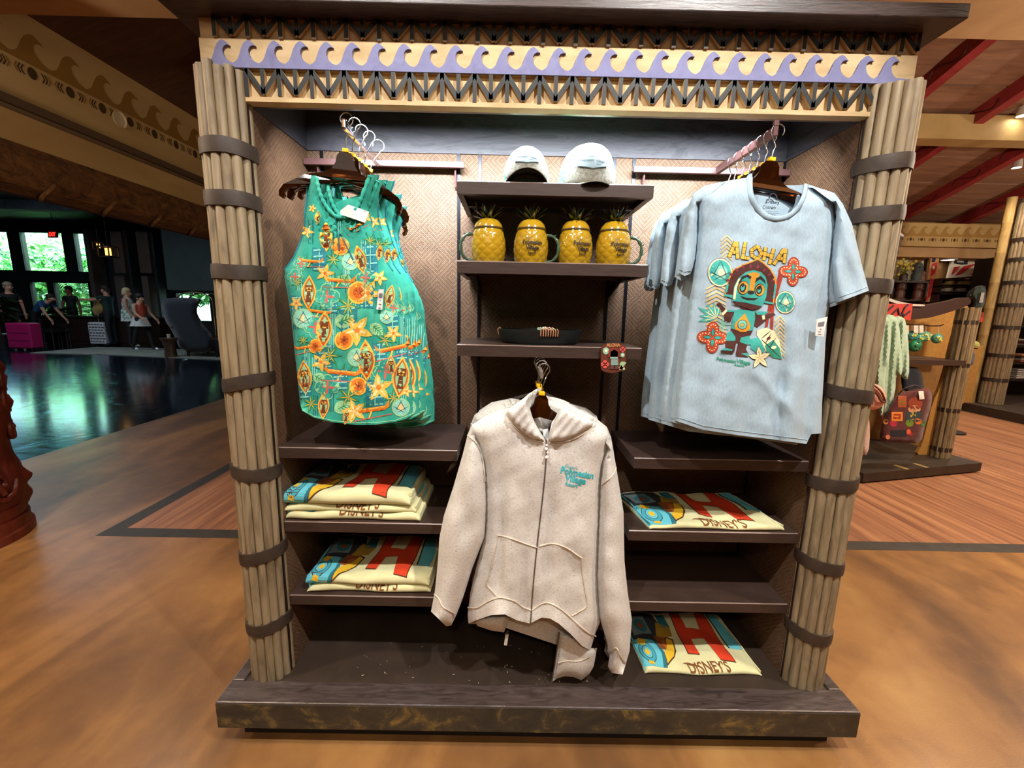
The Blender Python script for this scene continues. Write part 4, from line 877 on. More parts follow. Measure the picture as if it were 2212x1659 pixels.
# ================================================================== pineapple mugs
def _glaze(name, c): m, nt, bs = _nt(name); bs.inputs['Base Color'].default_value = lin(c); bs.inputs['Roughness'].default_value = .14; bs.inputs['Coat Weight'].default_value = .6; bs.inputs['Coat Roughness'].default_value = .05; return m
M_PINE = _glaze('yellow_glaze', 'ab861c'); M_LEAF = _glaze('dark_green_glaze', '22381f'); M_LEAF2 = _glaze('grey_green_glaze', '3d5442'); M_RIM = flat('4a3a10', .4); INKB = flat('21140c', .5)
SZ = 1.543*U; MY = 1.462
def mug(label, xpx, hand, txt, seed, yoff=0., scale=1.):
    c = at(xpx, 530, MY+yoff); R = .0575*scale; zt = (at(1055, 497, MY)[2]-SZ)*scale
    g = thing('pineapple_mug', label, 'mug', (c[0], MY+yoff, SZ), 'pineapple mugs')
    O = np.array([c[0], MY+yoff, SZ])
    prof = lambda t: R*(.76+.24*math.sin(PI*(.12+.68*t))-.10*t*t)
    n, m_ = 80, 40; vs = []; fs = []
    for i in range(m_+1):
        t = i/m_
        for k in range(n):
            a = 2*PI*k/n; p1 = (a/(2*PI)*10+t*3.6) % 1; p2 = (a/(2*PI)*10-t*3.6) % 1
            gro = min(min(p1, 1-p1), min(p2, 1-p2)); bmp = min(gro*4.5, 1)*.0019*(1 if t < .93 else 0); r = prof(t)+bmp
            vs.append((O[0]+r*math.cos(a), O[1]+r*math.sin(a), O[2]+zt*t))
    for i in range(m_):
        for k in range(n): fs.append((i*n+k, i*n+(k+1) % n, (i+1)*n+(k+1) % n, (i+1)*n+k))
    fs.append(tuple(range(n-1, -1, -1)))
    mb = MB(); mb.add(vs, fs, M_PINE); mb.build('cup', g, smooth=60)
    mb = MB(); r1 = prof(1)+.0015; mb.lathe([(r1, zt), (r1+.001, zt+.003), (r1, zt+.006)], O, M_RIM, 36); mb.build('rim', g, smooth=60)
    mb = MB(); mb.lathe([(r1*.99, zt+.005), (r1*.93, zt+.016), (r1*.74, zt+.028), (r1*.5, zt+.034), (.004, zt+.036)], O, M_PINE, 36); lid = mb.build('lid', g, smooth=60)
    rr = random.Random(seed)
    for ring, (nl, rad_, L, tilt) in enumerate(((9, .022, .042, 66), (8, .015, .050, 42), (6, .006, .052, 16))):
        mb = MB()
        for k in range(nl):
            a = 2*PI*(k+.5*ring+rr.uniform(-.1, .1))/nl; L2 = L*rr.uniform(.85, 1.1); d = Vector((math.cos(a), math.sin(a), 0)); tt = rad(tilt+rr.uniform(-8, 8)); up = Vector((0, 0, 1)); w = d.cross(up)
            b = Vector(O)+Vector((0, 0, zt+.030))+d*rad_*.7; pts = []
            for t in (0, .35, .7, 1): pts.append((b+d*L2*t*math.sin(tt)*(.7+.5*t)+up*L2*t*math.cos(tt), .009*(1-t)**.7*(.75 if t == 0 else 1)+.0006))
            v = []
            for (p, ww) in pts: v += [p-w*ww, p+d*.0025, p+w*ww, p-d*.0015]
            f = []
            for i in range(3):
                for j in range(4): f.append((i*4+j, i*4+(j+1) % 4, (i+1)*4+(j+1) % 4, (i+1)*4+j))
            mb.add(v, f+[(12, 13, 14, 15)], M_LEAF if ring < 2 else M_LEAF2)
        mb.build('crown_leaves', lid, smooth=40)
    if hand is not None:
        a = rad(hand); d = Vector((math.cos(a), math.sin(a), 0)); pts = []
        for t in np.linspace(0, 1, 14):
            b = PI*(t-.5); pts.append(Vector(O)+d*(prof(.5)*.93+.040*math.cos(b)**.8 if abs(math.cos(b)) > 1e-6 else prof(.5)*.93)+Vector((0, 0, zt*(.46)-math.sin(b)*zt*.40)))
        mb = MB(); mb.tube(pts, [.0052+.0012*math.sin(i*2.1) for i in range(14)], M_LEAF2, 8)
        for i in (2, 5, 8, 11): mb.tube([pts[i], pts[i]+d*.010+Vector((0, 0, .006))], [.0035, .0004], M_LEAF2, 5)
        mb.build('handle', g, smooth=60)
    if txt is not None:
        mb = MB()
        for (t_, zz, w, of) in (("Disney's", .70, .021, 0.), ('Polynesian', .54, .062, .03), ('Village', .38, .041, .03), ('Resort', .25, .025, .03)):
            def fn(V, w0, zz=zz, w=w):
                k = w/w0; T = np.clip((zt*zz+V[:, 1]*k*1.25)/zt, 0, 1); rr_ = np.array([prof(t)+.0046 for t in T]); a = rad(txt)+V[:, 0]*k/R+(-.012 if t_ == "Disney's" else 0)/R
                return np.stack([O[0]+rr_*np.cos(a), O[1]+rr_*np.sin(a), O[2]+T*zt], 1)
            put_text(mb, t_, fn, INKB, of)
        mb.build('lettering', g)
    return g
mug('leftmost pineapple mug, handle on its left and no lettering showing', 1055, 195, None, 1)
mug('second pineapple mug from the left with lettering and handle to the right', 1147, -12, 272, 2)
mug('third pineapple mug, lettering turned to its right edge, no handle showing', 1242, 75, 289, 3)
mug('rightmost pineapple mug with lettering and green handle on the right', 1325, -8, 282, 4)

# ================================================================== caps
M_CAPW = grain('ivory_mesh_cloth', [(.35, '57534a'), (.5, '737064'), (.7, '807d71')], 130, rough=.85, bump=.5, bdist=.002)
def _capgreen():
    m, nt, bs = _nt('green_leaf_print'); n = _noise(nt, _coord(nt), 34, 4, .6, 2.)
    nt.links.new(_ramp(nt, n, [(.36, '1f8f6e'), (.47, '2fa583'), (.52, 'c9a24a'), (.56, '66b88a'), (.7, '2a8d78')]), bs.inputs['Base Color']); bs.inputs['Roughness'].default_value = .8; return m
M_CAPG = _capgreen(); M_BADGE = flat('74868a', .6); M_CAPIN = flat('16150f', .8)
def cap(label, xpx, Y, s, tilt, zo=0.):
    z = 1.765*U; c = at(xpx, 392, Y); z += zo; g = thing('baseball_cap', label, 'cap', (c[0], Y, z), 'caps on the top shelf')
    O = Vector((c[0], Y, z)); Rm = Matrix.Rotation(rad(tilt), 3, 'X')
    T = lambda p: O+Rm @ (Vector(p)*s)+Vector((0, 0, .0))
    n, m_ = 28, 9
    def crown(t, a):
        q = math.cos(t)**.5; h = .118*math.sin(t)**.85; fr = max(0, -math.sin(a)); return (.082*q*math.cos(a), .095*q*math.sin(a)-(0.012*fr*math.sin(t)), h+.006*fr*math.sin(t))
    for nm, lo, hi, mt in (('front_panel', -150, -30, M_CAPW), ('rear_panel', -30, 210, M_CAPG)):
        vs = []; fs = []; k_ = 14
        for i in range(m_+1):
            for k in range(k_+1): vs.append(T(crown(PI/2*i/m_, rad(lo+(hi-lo)*k/k_))))
        for i in range(m_):
            for k in range(k_): fs.append((i*(k_+1)+k, i*(k_+1)+k+1, (i+1)*(k_+1)+k+1, (i+1)*(k_+1)+k))
        mb = MB(); mb.add(vs, fs, mt); o = mb.build(nm, g, smooth=60); sm = o.modifiers.new('thickness', 'SOLIDIFY'); sm.thickness = .002; sm.offset = -1
    vs = []; k_ = 14
    for j in range(6):
        for k in range(k_+1):
            a = rad(-158+136*k/k_); r = j/5; ex = .072*r*max(0, math.sin(-a))**.6; x = .083*math.cos(a); vs.append(T((x*(1-.04*r), .093*math.sin(a)-ex, .002-.022*(x/.083)**2*(.4+.8*r)-.010*r+.012)))
    fs = []
    for j in range(5):
        for k in range(k_): fs.append((j*(k_+1)+k, j*(k_+1)+k+1, (j+1)*(k_+1)+k+1, (j+1)*(k_+1)+k))
    mb = MB(); mb.add(vs, fs, M_CAPW); o = mb.build('bill', g, smooth=60); sm = o.modifiers.new('thickness', 'SOLIDIFY'); sm.thickness = .003; sm.offset = 1
    mb = MB(); mb.add([Vector(v)-Vector((0, 0, .0035)) for v in vs], fs, M_CAPIN); mb.build('bill_lining', g, smooth=60)
    mb = MB(); hexp = [(-.040, .010), (0, .026), (.040, .010), (.040, -.014), (0, -.022), (-.040, -.014)]
    def onf(u, v, e): a = -PI/2+u/.080; t = .52+v*8.; p = Vector(crown(t, a)); nrm = Vector((math.cos(a), math.sin(a), .35)).normalized(); return T(p+nrm*e)
    V, F = fill([(u*1000, v*1000) for (u, v) in hexp], 6); mb.add([onf(u/1000*1.06, v/1000*1.07, .002) for (u, v) in V], F, flat('4d5f66', .7)); mb.add([onf(u/1000, v/1000, .003) for (u, v) in V], F, M_BADGE); bd = mb.build('badge', g, smooth=60)
    mb = MB(); ik = flat('3d4a4c', .7)
    for (t_, u0, v0, w) in (("Disney's", -.004, .011, .022), ('Polynesian', -.016, -.002, .038), ('Village', .020, -.005, .026), ('Resort', .016, -.013, .013)):
        def fn(V, w0, u0=u0, v0=v0, w=w): k = w/w0; return np.array([tuple(onf(u0+p[0]*k, v0+p[1]*k, .0036)) for p in V])
        put_text(mb, t_, fn, ik, .03)
    mb.build('badge_lettering', g)
cap('smaller ivory cap on the left of the top shelf, dark underside of its bill showing', 1136, 1.515, .95, -6, .012)
cap('larger ivory cap with green printed sides on the right of the top shelf', 1266, 1.565, 1.2, 5, .012)

# ================================================================== black dish with ornaments
DZ = 1.295*U; c = at(1167, 730, 1.50); g = thing('serving_dish', 'shallow black oval dish with tan lashing on its rim', 'dish', (c[0], 1.50, DZ))
M_BLK = grain('black_carved_wood', [(.3, '0f1212'), (.7, '1b2020')], 18, (1, 1, 3), rough=.45, bump=.2)
mb = MB(); mb.lathe([(.002, .0), (.125, .0), (.136, .010), (.146, .042), (.148, .050), (.141, .050), (.132, .018), (.12, .010), (.002, .010)], (c[0], 1.50, DZ), M_BLK, 40, 1., .62); mb.build('bowl', g, smooth=50)
M_LASH = flat('9c6b47', .8)
for a in [178, 183, 188]+[268+3.2*k for k in range(8)]:
    mb = MB(); ca, sa = math.cos(rad(a)), math.sin(rad(a)); P = [(c[0]+r*ca, 1.50+r*sa*.62, DZ+z) for (r, z) in ((.139, .044), (.1445, .0535), (.1515, .047), (.1475, .030))]; mb.tube(P, .0022, M_LASH, 5); mb.build('lashing', g, smooth=60)
for k, (dx, dz, col) in enumerate(((-.012, .054, '8fb39a'), (.004, .056, 'd9c3ae'), (.018, .055, 'c08070'), (.028, .054, '93a88a'))):
    mb = MB(); q = (c[0]+dx+.004, 1.50-.085, DZ+dz)
    for j in range(5): mb.ball((q[0]+.006*math.cos(j*1.257), q[1]+.002, q[2]+.003*math.sin(j*1.257)), .0045, .003, .003, flat(col, .6), 6, 4)
    mb.build('flower_ornament', g, smooth=60)

# ================================================================== hanging carved card at the shelf end
def plate(P, Y, step=6): V, F = fill(P, step); return un(V, Y), F
g = thing('souvenir_magnet', 'brown arched souvenir plaque with raised flowers fixed to the shelf end', 'magnet', at(1325, 803, 1.384))
M_PLAQ = grain('red_brown_resin', [(.3, '4f2419'), (.7, '6a3323')], 30, rough=.45)
ar = smooth([(1298, 748), (1310, 742), (1330, 740), (1345, 743), (1353, 750), (1352, 775), (1351, 797), (1340, 803), (1322, 806), (1304, 803), (1297, 797), (1298, 772)], 1)
V, F = fill(ar, 8); A, Bk = un(V, 1.376), un(V, 1.385); mb = MB(); mb.add(A, F, M_PLAQ); mb.add(Bk, F, M_PLAQ); nb = len(resample(ar, 8)); 
rb = np.array(resample(ar, 8)); a_, b_ = un(rb, 1.376), un(rb, 1.385); mb.add(list(a_)+list(b_), [(i, nb+i, nb+(i+1) % nb, (i+1) % nb) for i in range(nb)], M_PLAQ); mb.build('plaque', g)
def relief(name, polys, h=.002, text=None):
    mb = MB()
    for P, col in polys:
        V, F = fill(P, 4); n = len(resample(P, 4)); mb.add(un(V, 1.376-h), F, flat(col, .5)); r_ = np.array(resample(P, 4)); mb.add(list(un(r_, 1.376-h))+list(un(r_, 1.3765)), [(i, n+i, n+(i+1) % n, (i+1) % n) for i in range(n)], flat(col, .5))
    mb.build(name, g)
mb = MB(); V, F = text_mesh('ALOHA', .03); k = 30/(V[:, 0].max()-V[:, 0].min()); mb.add(un(np.stack([1325+V[:, 0]*k, 748.5-V[:, 1]*k*1.1], 1), 1.3745), F, flat('c98a52', .6)); mb.build('lettering', g)
for (x, y, r_, col) in ((1345, 755, 6.5, 'c4524a'), (1307, 787, 9, 'd0504a')): relief('raised_flower', [(ell(x+r_*.5*math.cos(k*PI/2), y+r_*.5*math.sin(k*PI/2), r_*.5, r_*.5, 10), col) for k in range(4)])
for (x, y, r_) in ((1309, 758, 7), (1345, 767, 4.6)): relief('raised_disc', [(ell(x, y, r_, r_*1.1, 14), '8fb79b')]); relief('raised_disc', [(ell(x, y, r_*.45, r_*.5, 10), 'dfe2c0')], .003)
relief('raised_leaf', [(leafp(1338, 788, 16, 5, -18), '9ab98a'), (leafp(1338, 792, 14, 5, 25), 'c9c48e')]); relief('raised_flower', [(leafp(1342, 795, 6.5, 1.8, -90+72*k), 'd9b79e') for k in range(5)])
relief('raised_figure', [([(1313, 772), (1315, 757), (1325, 749), (1338, 757), (1341, 772), (1334, 771), (1319, 771)], '7a2e22'), ([(1318, 775), (1319, 760), (1327, 755), (1335, 760), (1335, 775)], '8fa79a'), ([(1320, 776), (1335, 776), (1336, 789), (1319, 789)], '7f938a'), ([(1319, 790), (1326, 790), (1326, 797), (1318, 797)], '5c3a38'), ([(1329, 790), (1336, 790), (1336, 797), (1329, 797)], '5c3a38')], .003)

# ================================================================== folded printed towels
M_TOWEL = cloth('pale_cream_cotton', [(.3, 'd3cf9c'), (.6, 'ddd9a8'), (.8, 'e3dfb4')], 12, .9, .25, sheen=.1)
TW = {k: flat(v, .85) for k, v in dict(rd='d23a12', ou='4c2a12', bl='3aa6b8', lb='63c0cf', ye='e3b526', br='8a4a1c', dk='2a2f33', gy='6f7f84', te='25707c', tx='7a4a22', dy='a88320', or_='b8621e').items()}
def towel(label, x0, x1, yf, yb, z0, h, seed, skew=0., over=1., taper=0., group='folded towels', front_text=True, textv=-.10, poff=None):
    r = np.random.default_rng(seed); W_ = x1-x0; g = thing('folded_towel', label, 'towel', ((x0+x1)/2, (yf+yb)/2, z0), group)
    rd = h/2
    def pos(u, s, e=0.):
        """u across 0..1, s: 0 at the front nose, >0 back along the top, <0 under and back along the bottom (metres)"""
        u = np.asarray(u, float); s = np.asarray(s, float); arc = rd*PI/2
        top = s > arc; bot = s < -arc; a = np.clip(s/rd, -PI/2, PI/2)
        y = yf+rd-np.cos(a)*(rd+e); z = z0+rd+np.sin(a)*(rd+e)
        y = np.where(top, yf+rd+(s-arc), y); z = np.where(top, z0+h+e, z)
        y = np.where(bot, yf+rd+(-s-arc), y); z = np.where(bot, z0-e, z)
        d = (y-yf); x = x0+W_*u+skew*d+taper*d*(.5-u)*2
        wob = .0035*np.sin(u*11+seed)+.0025*np.sin(u*23+seed*2+d*30)+.003*np.sin(d*26+seed)
        ed = np.minimum(u, 1-u)*W_; drop = np.clip(1-ed/(rd*1.6), 0, 1)**2
        fz = (z-z0)/h; z = z+fz*wob-fz*drop*h*.45; y = y+.004*np.sin(u*9+seed)*(1-np.clip(d/.05, 0, 1))
        return np.stack([x, y, z], -1)
    D_ = yb-yf-rd; arc = rd*PI/2; pf = arc if poff is None else poff*arc
    us = np.linspace(0, 1, 34); ss = np.concatenate([np.linspace(-arc-D_, -arc, 6)[:-1], np.linspace(-arc, arc, 9), np.linspace(arc, arc+D_, 20)[1:]])
    gu, gs = np.meshgrid(us, ss, indexing='ij'); V = pos(gu, gs).reshape(-1, 3); n = len(ss); F = []
    for i in range(len(us)-1):
        for j in range(n-1): F.append((i*n+j, (i+1)*n+j, (i+1)*n+j+1, i*n+j+1))
    for i in (0, len(us)-1): F.append(tuple(i*n+j for j in range(n)))
    mb = MB(); mb.add(V, F, M_TOWEL); mb.build('cloth', g, smooth=60)
    for k in (0, 1):                                  # layered edge folds on both short sides
        for j in range(3): mb = MB(); zz = z0+h*(.22+.26*j); x = (x0+.004 if k == 0 else x1-.004); mb.tube([(x+skew*d+taper*d*(1 if k == 0 else -1), yf+rd*.7+d, zz+.002*math.sin(d*40+j)) for d in np.linspace(0, D_*.97, 7)], h*.13, M_TOWEL if k else TW['lb'], 6); mb.build('folded_edge', g, smooth=60)
    mb = MB()
    def dec(P, m, e):
        Q = [(p[0]*W_*1000, p[1]*D_*1000) for p in P]; V, F = fill(Q, 9); u, v = V[:, 0]/(W_*1000), V[:, 1]/1000
        mb.add(pos(u, v*(D_-pf+arc)/D_+pf, .0009+e*.0003).reshape(-1, 3), F, TW[m])
    G = lambda P, g_=.012: P
    dec([(.0, .42), (.30, .44), (.36, .62), (.30, .98), (.0, .98)], 'dk', 0); dec([(.04, .55), (.22, .60), (.20, .9), (.03, .92)], 'gy', 1); dec(ell(.14, .74, .06, .12, 14), 'te', 2); dec(ell(.14, .74, .03, .06, 12), 'br', 3)
    dec([(.0, .02), (.165, .0), (.21, .22), (.19, .46), (.0, .5)], 'lb', 1); dec([(.165, 0.), (.2, .0), (.235, .24), (.21, .46), (.19, .46), (.205, .22)], 'te', 2)
    for rr, m_, e in ((1., 'ou', 2), (.93, 'bl', 3), (.62, 'ou', 4), (.56, 'lb', 5), (.30, 'ye', 6)): dec(ell(.085, .25, .068*rr, .18*rr, 18), m_, e)
    dec([(.03, .42), (.09, .36), (.12, .45), (.06, .5)], 'ye', 5); dec([(.05, .05), (.1, .03), (.1, .09), (.06, .1)], 'ye', 5)
    dec([(.20, .02), (.30, .16), (.36, .30), (.39, .5), (.33, .56), (.28, .36), (.22, .18)], 'ou', 2); dec([(.215, .06), (.305, .19), (.35, .32), (.375, .48), (.335, .53), (.285, .36), (.23, .22)], 'ye', 4)
    dec([(.21, .30), (.27, .30), (.31, .42), (.32, .54), (.22, .56)], 'br', 5); dec([(.27, .30), (.31, .42), (.29, .5), (.26, .42)], 'or_', 6); dec([(.24, .52), (.40, .56), (.43, .75), (.30, .80)], 'dy', 3); dec([(.33, .70), (.43, .74), (.42, .96), (.34, .96)], 'te', 3)
    H = [(.455, .25), (.545, .22), (.565, .52), (.675, .50), (.70, .14), (.81, .10), (.83, .98), (.735, .98), (.70, .68), (.575, .70), (.585, .98), (.495, .98)]
    cx, cy = .645, .56; dec([((p[0]-cx)*1.045+cx, (p[1]-cy)*1.03+cy) for p in H], 'ou', 2); dec(H, 'rd', 4)
    dec([(.865, .36), (.97, .33), (.985, .62), (.95, .98), (.86, .98)], 'lb', 2); dec([(.855, .36), (.868, .36), (.865, .98), (.853, .98)], 'ou', 4)
    if front_text:
        V, F = text_mesh("DISNEY'S", .015); w = V[:, 0].max()-V[:, 0].min(); k = .155/w; u = .56+V[:, 0]*k/W_*(1.); s_ = textv*h+V[:, 1]*k*1.5
        mb.add(pos(u, s_, .0014).reshape(-1, 3), F, TW['tx'])
        q = [(.50, -.02), (.40, .02), (.345, .01), (.40, .028), (.46, .018)]
        V, F = fill([(a*W_*1000, b*1000) for a, b in ((.43, .028), (.36, .034), (.335, .026), (.37, .040), (.45, .036), (.50, .02))], 9); mb.add(pos(V[:, 0]/(W_*1000), V[:, 1]/1000+textv*h+.0, .0014).reshape(-1, 3), F, TW['tx'])
    mb.build('print', g); return g
zA = .70*U; pa, pb = atz(628, 1113, zA), atz(897, 1122, zA); yfA = (pa[1]+pb[1])/2
towel('bottom towel of the three folded on the upper left shelf', pa[0]+.0, pb[0]+.02, YF+.012, YF+.29, zA, .030, 3, textv=.1)
towel('middle towel of the three folded on the upper left shelf', pa[0]-.012, pb[0]+.006, YF+.016, YF+.29, zA+.029, .026, 5, textv=.2)
towel('top towel of the three folded on the upper left shelf', pa[0]-.012, pb[0]-.012, YF+.008, YF+.285, zA+.056, .052, 7, front_text=False, poff=-.55)
zB = .43*U; pa, pb = atz(664, 1279, zB), atz(930, 1282, zB)
towel('lower towel of the two folded on the lower left shelf', pa[0], pb[0], YF+.018, YF+.30, zB, .030, 11, textv=.1)
towel('upper towel of the two folded on the lower left shelf', pa[0]-.004, pb[0]-.004, YF+.016, YF+.30, zB+.030, .034, 13, front_text=False, poff=-.6)
zC = .69*U; pa, pb = atz(1392, 1130, zC), atz(1688, 1143, zC)
towel('single folded towel lying on the upper right shelf', pa[0]+.005, pb[0], YF+.010, YF+.28, zC, .024, 17, skew=-.18, textv=.25, poff=.6)
pa, pb = atz(1390, 1448, ZD), atz(1645, 1460, ZD)
towel('single folded towel lying on the plinth deck at the right', pa[0], pb[0], pb[1]-.004, pb[1]+.30, ZD, .020, 19, skew=-.06, textv=.25, poff=.8)
# dust flecks on the deck
mb = MB(); fl = flat('b9a78c', .8)
for k in range(46):
    x, y = random.uniform(-.55, .35), random.uniform(1.31, 1.5); a = random.uniform(0, PI); L = random.uniform(.002, .006); dx, dy = math.cos(a)*L, math.sin(a)*L
    mb.add([(x-dx, y-dy, ZD+.0006), (x+dy*.3, y-dx*.3, ZD+.0006), (x+dx, y+dy, ZD+.0012), (x-dy*.3, y+dx*.3, ZD+.0006)], [(0, 1, 2, 3)], fl)
stuff(mb.build('dust_fleck', deck))

# ================================================================== helpers for things further away
def slab(mb, P, Y, th, mat, side=None):
    """outline seen from the front at depth Y, with thickness th behind it"""
    W3 = un(P, Y); Q = [(p[0], p[2]) for p in W3]; mb.prism(Q, lambda u, v, d: (u, d, v), Y, Y+th, mat, side); return mb
def slabo(name, P, Y, th, mat, parent=None, label=None, cat=None, group=None, bevel=0):
    mb = MB(); slab(mb, P, Y, th, mat)
    if parent is None and label:
        W3 = un(P, Y); o = mb.build(name, None, loc=(float(W3[:, 0].mean()), Y+th/2, float(W3[:, 2].min())), bevel=bevel); return tag(o, label, cat, group)
    return mb.build(name, parent, bevel=bevel)
def rect(x0, y0, x1, y1): return [(x0, y0), (x1, y0), (x1, y1), (x0, y1)]

# ================================================================== shop ceiling, right
M_CEILP = grain('red_brown_ceiling_panels', [(.3, '7d5a44'), (.55, '967058'), (.8, 'a88468')], 2.5, (.6, 5, 1), rough=.7, bump=.05)
M_RED = grain('dark_red_paint', [(.3, '86262a'), (.7, '9f3438')], 8, rough=.5, bump=.05)
cz = lambda y: 3.5+.3*(8.5-y)
mb = MB(); ys = [3.25+.62*k for k in range(9)]+[8.8]
ce = MB(); ce.add([(-.6, 3.25, cz(3.25)+.03), (14, 3.25, cz(3.25)+.03), (14, 8.8, cz(8.8)+.03), (-.6, 8.8, cz(8.8)+.03)], [(0, 1, 2, 3)], flat('2c1710', .7)); co_ = struct(ce.build('ceiling'))
for a, b in zip(ys[:-1], ys[1:]):
    b -= .025; mb = MB(); mb.add([(-.6, a, cz(a)), (14, a, cz(a)), (14, b, cz(b)), (-.6, b, cz(b)), (-.6, a, cz(a)+.025), (14, a, cz(a)+.025), (14, b, cz(b)+.025), (-.6, b, cz(b)+.025)], [(0, 1, 2, 3), (0, 1, 5, 4), (3, 2, 6, 7)], M_CEILP); mb.build('ceiling_panel', co_)
def rafter(x):
    mb = MB(); mb.bar((x, 3.3, cz(3.3)-.09), (x, 8.7, cz(8.7)-.09), .13, .18, M_RED, (0, 0, 1)); r_ = struct(mb.build('trim_4'))
    mb = MB(); dk = flat('3d0c0e', .6)
    for s in (-1, 1):
        for k in range(7):
            y = 4.0+k*.66; pts = []
            for t in np.linspace(0, 1, 12): a = (t-.5)*2; pts.append((x+s*.0665, y+.20*a+.05*math.sin(a*PI), cz(y+.2*a)-.09+.045*math.sin(a*PI*1.1)))
            mb.tube(pts, .008, dk, 5)
    mb.build('carved_scroll', r_)
for x in (3.7, 4.95, 6.1, 7.4, 8.7, 10.): rafter(x)
mb = MB(); mb.box(2.5, 14, 6.05, 6.3, 3.86, 4.16, M_FASCIA); struct(mb.build('trim_5'))
# recessed spotlights on the ceiling
def spotlight(x, y, z, label):
    g = thing('ceiling_spotlight', label, 'spotlight', (x, y, z), 'ceiling spotlights')
    mb = MB(); mb.lathe([(.002, .11), (.05, .11), (.062, .0), (.055, -.005), (.048, .004), (.002, .012)], (x, y, z), flat('c9c4ba', .4), 18); mb.build('housing', g, smooth=45)
    mb = MB(); mb.ball((x, y, z+.006), .044, .044, .018, flat('fff4de', .3, emit=60), 14, 6); mb.build('lamp', g, smooth=60)
for (px_, py_, lb) in ((2055, 418, 'ceiling spotlight glowing beside the lowest red rafter in view'), (2196, 362, 'ceiling spotlight glowing above the red rafter at the right edge'), (2208, 250, 'ceiling spotlight partly out of view at the right edge, under the cream beam')):
    d = rayd([(px_, py_)])[0]; t = (3.5+.3*8.5-.14-1.5)/(d[2]+.3*d[1]); p = CO+t*d; spotlight(*p, lb)
# far wall with its cream cornice
M_BROWNW = grain('brown_timber_wall', [(.3, '4a3428'), (.7, '63483a')], 3, (1, 1, .3), rough=.6)
wallbox('wall_far', 2.5, 14, 8.9, 9.1, 0, 3.6, M_WALLTAN)
mb = MB(); mb.box(2.5, 9.52, 8.3, 8.42, 2.86, 3.28, M_FASCIA); fc = struct(mb.build('trim_6'))
mb = MB(); mb.box(2.5, 14, 8.42, 8.9, 2.68, 2.86, M_SOFFIT); struct(mb.build('ceiling_soffit'))
mb = MB()
for k in range(24):
    x = 4.6+k*.208; P = [(u*.208, .02+v*.15) for (u, v) in WAVE]+[(.104, -.02), (-.104, -.02)]
    mb.prism(P, lambda u, v, d: (x+u, 8.3-d, 3.06+v), .001, .003, G3); mb.prism(ell(0, -.075, .025, .03, 10), lambda u, v, d: (x+u, 8.3-d, 3.06+v), .001, .003, G2)
    for s in (-1, 1): mb.prism(ell(s*.055, -.075, .014, .03, 8), lambda u, v, d: (x+u, 8.3-d, 3.06+v), .001, .003, G1)
mb.build('stencil', fc)
g = thing('downlight', 'bright oval downlight under the far cream cornice', 'downlight', at(2051, 544, 8.6)); c = at(2051, 542, 8.6)
mb = MB(); mb.lathe([(.10, .0), (.14, .0), (.15, .02), (.10, .03)], (c[0], 8.6, 2.655), flat('d8d2c8', .4), 20); mb.build('trim_ring', g, smooth=45); mb = MB(); mb.lathe([(.002, .0), (.10, .0), (.10, .01), (.002, .01)], (c[0], 8.6, 2.66), flat('fff6e6', .3, emit=14), 20); mb.build('lens', g, smooth=45)
# painted panels on the far wall
def panel(label, P, Y, strokes, base='ede3cc'):
    o = slabo('painted_panel', P, Y, .04, flat(base, .6), None, label, 'wall panel')
    for i, (Q, col) in enumerate(strokes): slabo('painted_shape', Q, Y-.004-.002*(i % 3), .004, flat(col, .6), o)
    return o
R_, K_ = 'c8343a', '232a3c'
panel('red and white swirl painted panel above the straw hats', [(2058, 556), (2146, 546), (2140, 594), (2047, 601)], 8.75,
      [([(2061, 577), (2075, 575), (2060, 592), (2055, 594)], R_), ([(2082, 575), (2110, 569), (2076, 592), (2063, 595)], R_), ([(2096, 593), (2110, 585), (2122, 582), (2118, 592)], R_), ([(2112, 574), (2137, 570), (2135, 590), (2128, 592), (2126, 582), (2112, 580)], R_),
       ([(2063, 559), (2092, 555), (2090, 571), (2078, 572), (2061, 569)], K_), ([(2066, 561), (2084, 559), (2082, 567), (2068, 566)], 'ede3cc'), (ell(2074, 563, 4, 3, 10), K_), ([(2105, 562), (2140, 552), (2138, 556), (2120, 562), (2106, 568)], R_), ([(2108, 553), (2135, 549), (2130, 553), (2118, 557)], 'd2506a')])
panel('beige and ochre swirl painted panel behind the carved figures', [(1940, 548), (2012, 552), (2002, 606), (1930, 606)], 8.78,
      [([(1950, 553), (1965, 553), (1945, 575), (1940, 570)], 'e0c873'), ([(1985, 555), (2004, 555), (1960, 590), (1950, 590)], 'c9a878'), ([(1990, 572), (2006, 566), (2002, 588), (1985, 590), (1978, 584)], 'd9b35c'), ([(1965, 560), (1985, 556), (1958, 580), (1950, 580)], 'b98a68'), ([(1988, 592), (2000, 590), (1999, 602), (1984, 602)], 'c79a4e')], 'e8ddba')
panel('narrow red and black carved panel between the far shelves', [(2012, 551), (2030, 552), (2020, 610), (2012, 652), (1994, 652), (2003, 604)], 8.5,
      [([(2014, 556), (2022, 556), (2020, 566), (2013, 566)], K_), ([(2014, 570), (2026, 566), (2020, 590), (2010, 598)], R_), ([(2010, 600), (2017, 604), (2010, 640), (2003, 645)], R_), ([(2000, 606), (2009, 604), (2004, 630), (1997, 634)], K_), (ell(2004, 616, 3, 5, 10), 'e9c98a'), (ell(2017, 578, 3, 4, 10), 'ede3cc'), ([(2000, 640), (2006, 640), (2003, 650), (1997, 650)], R_)], 'd9a070')
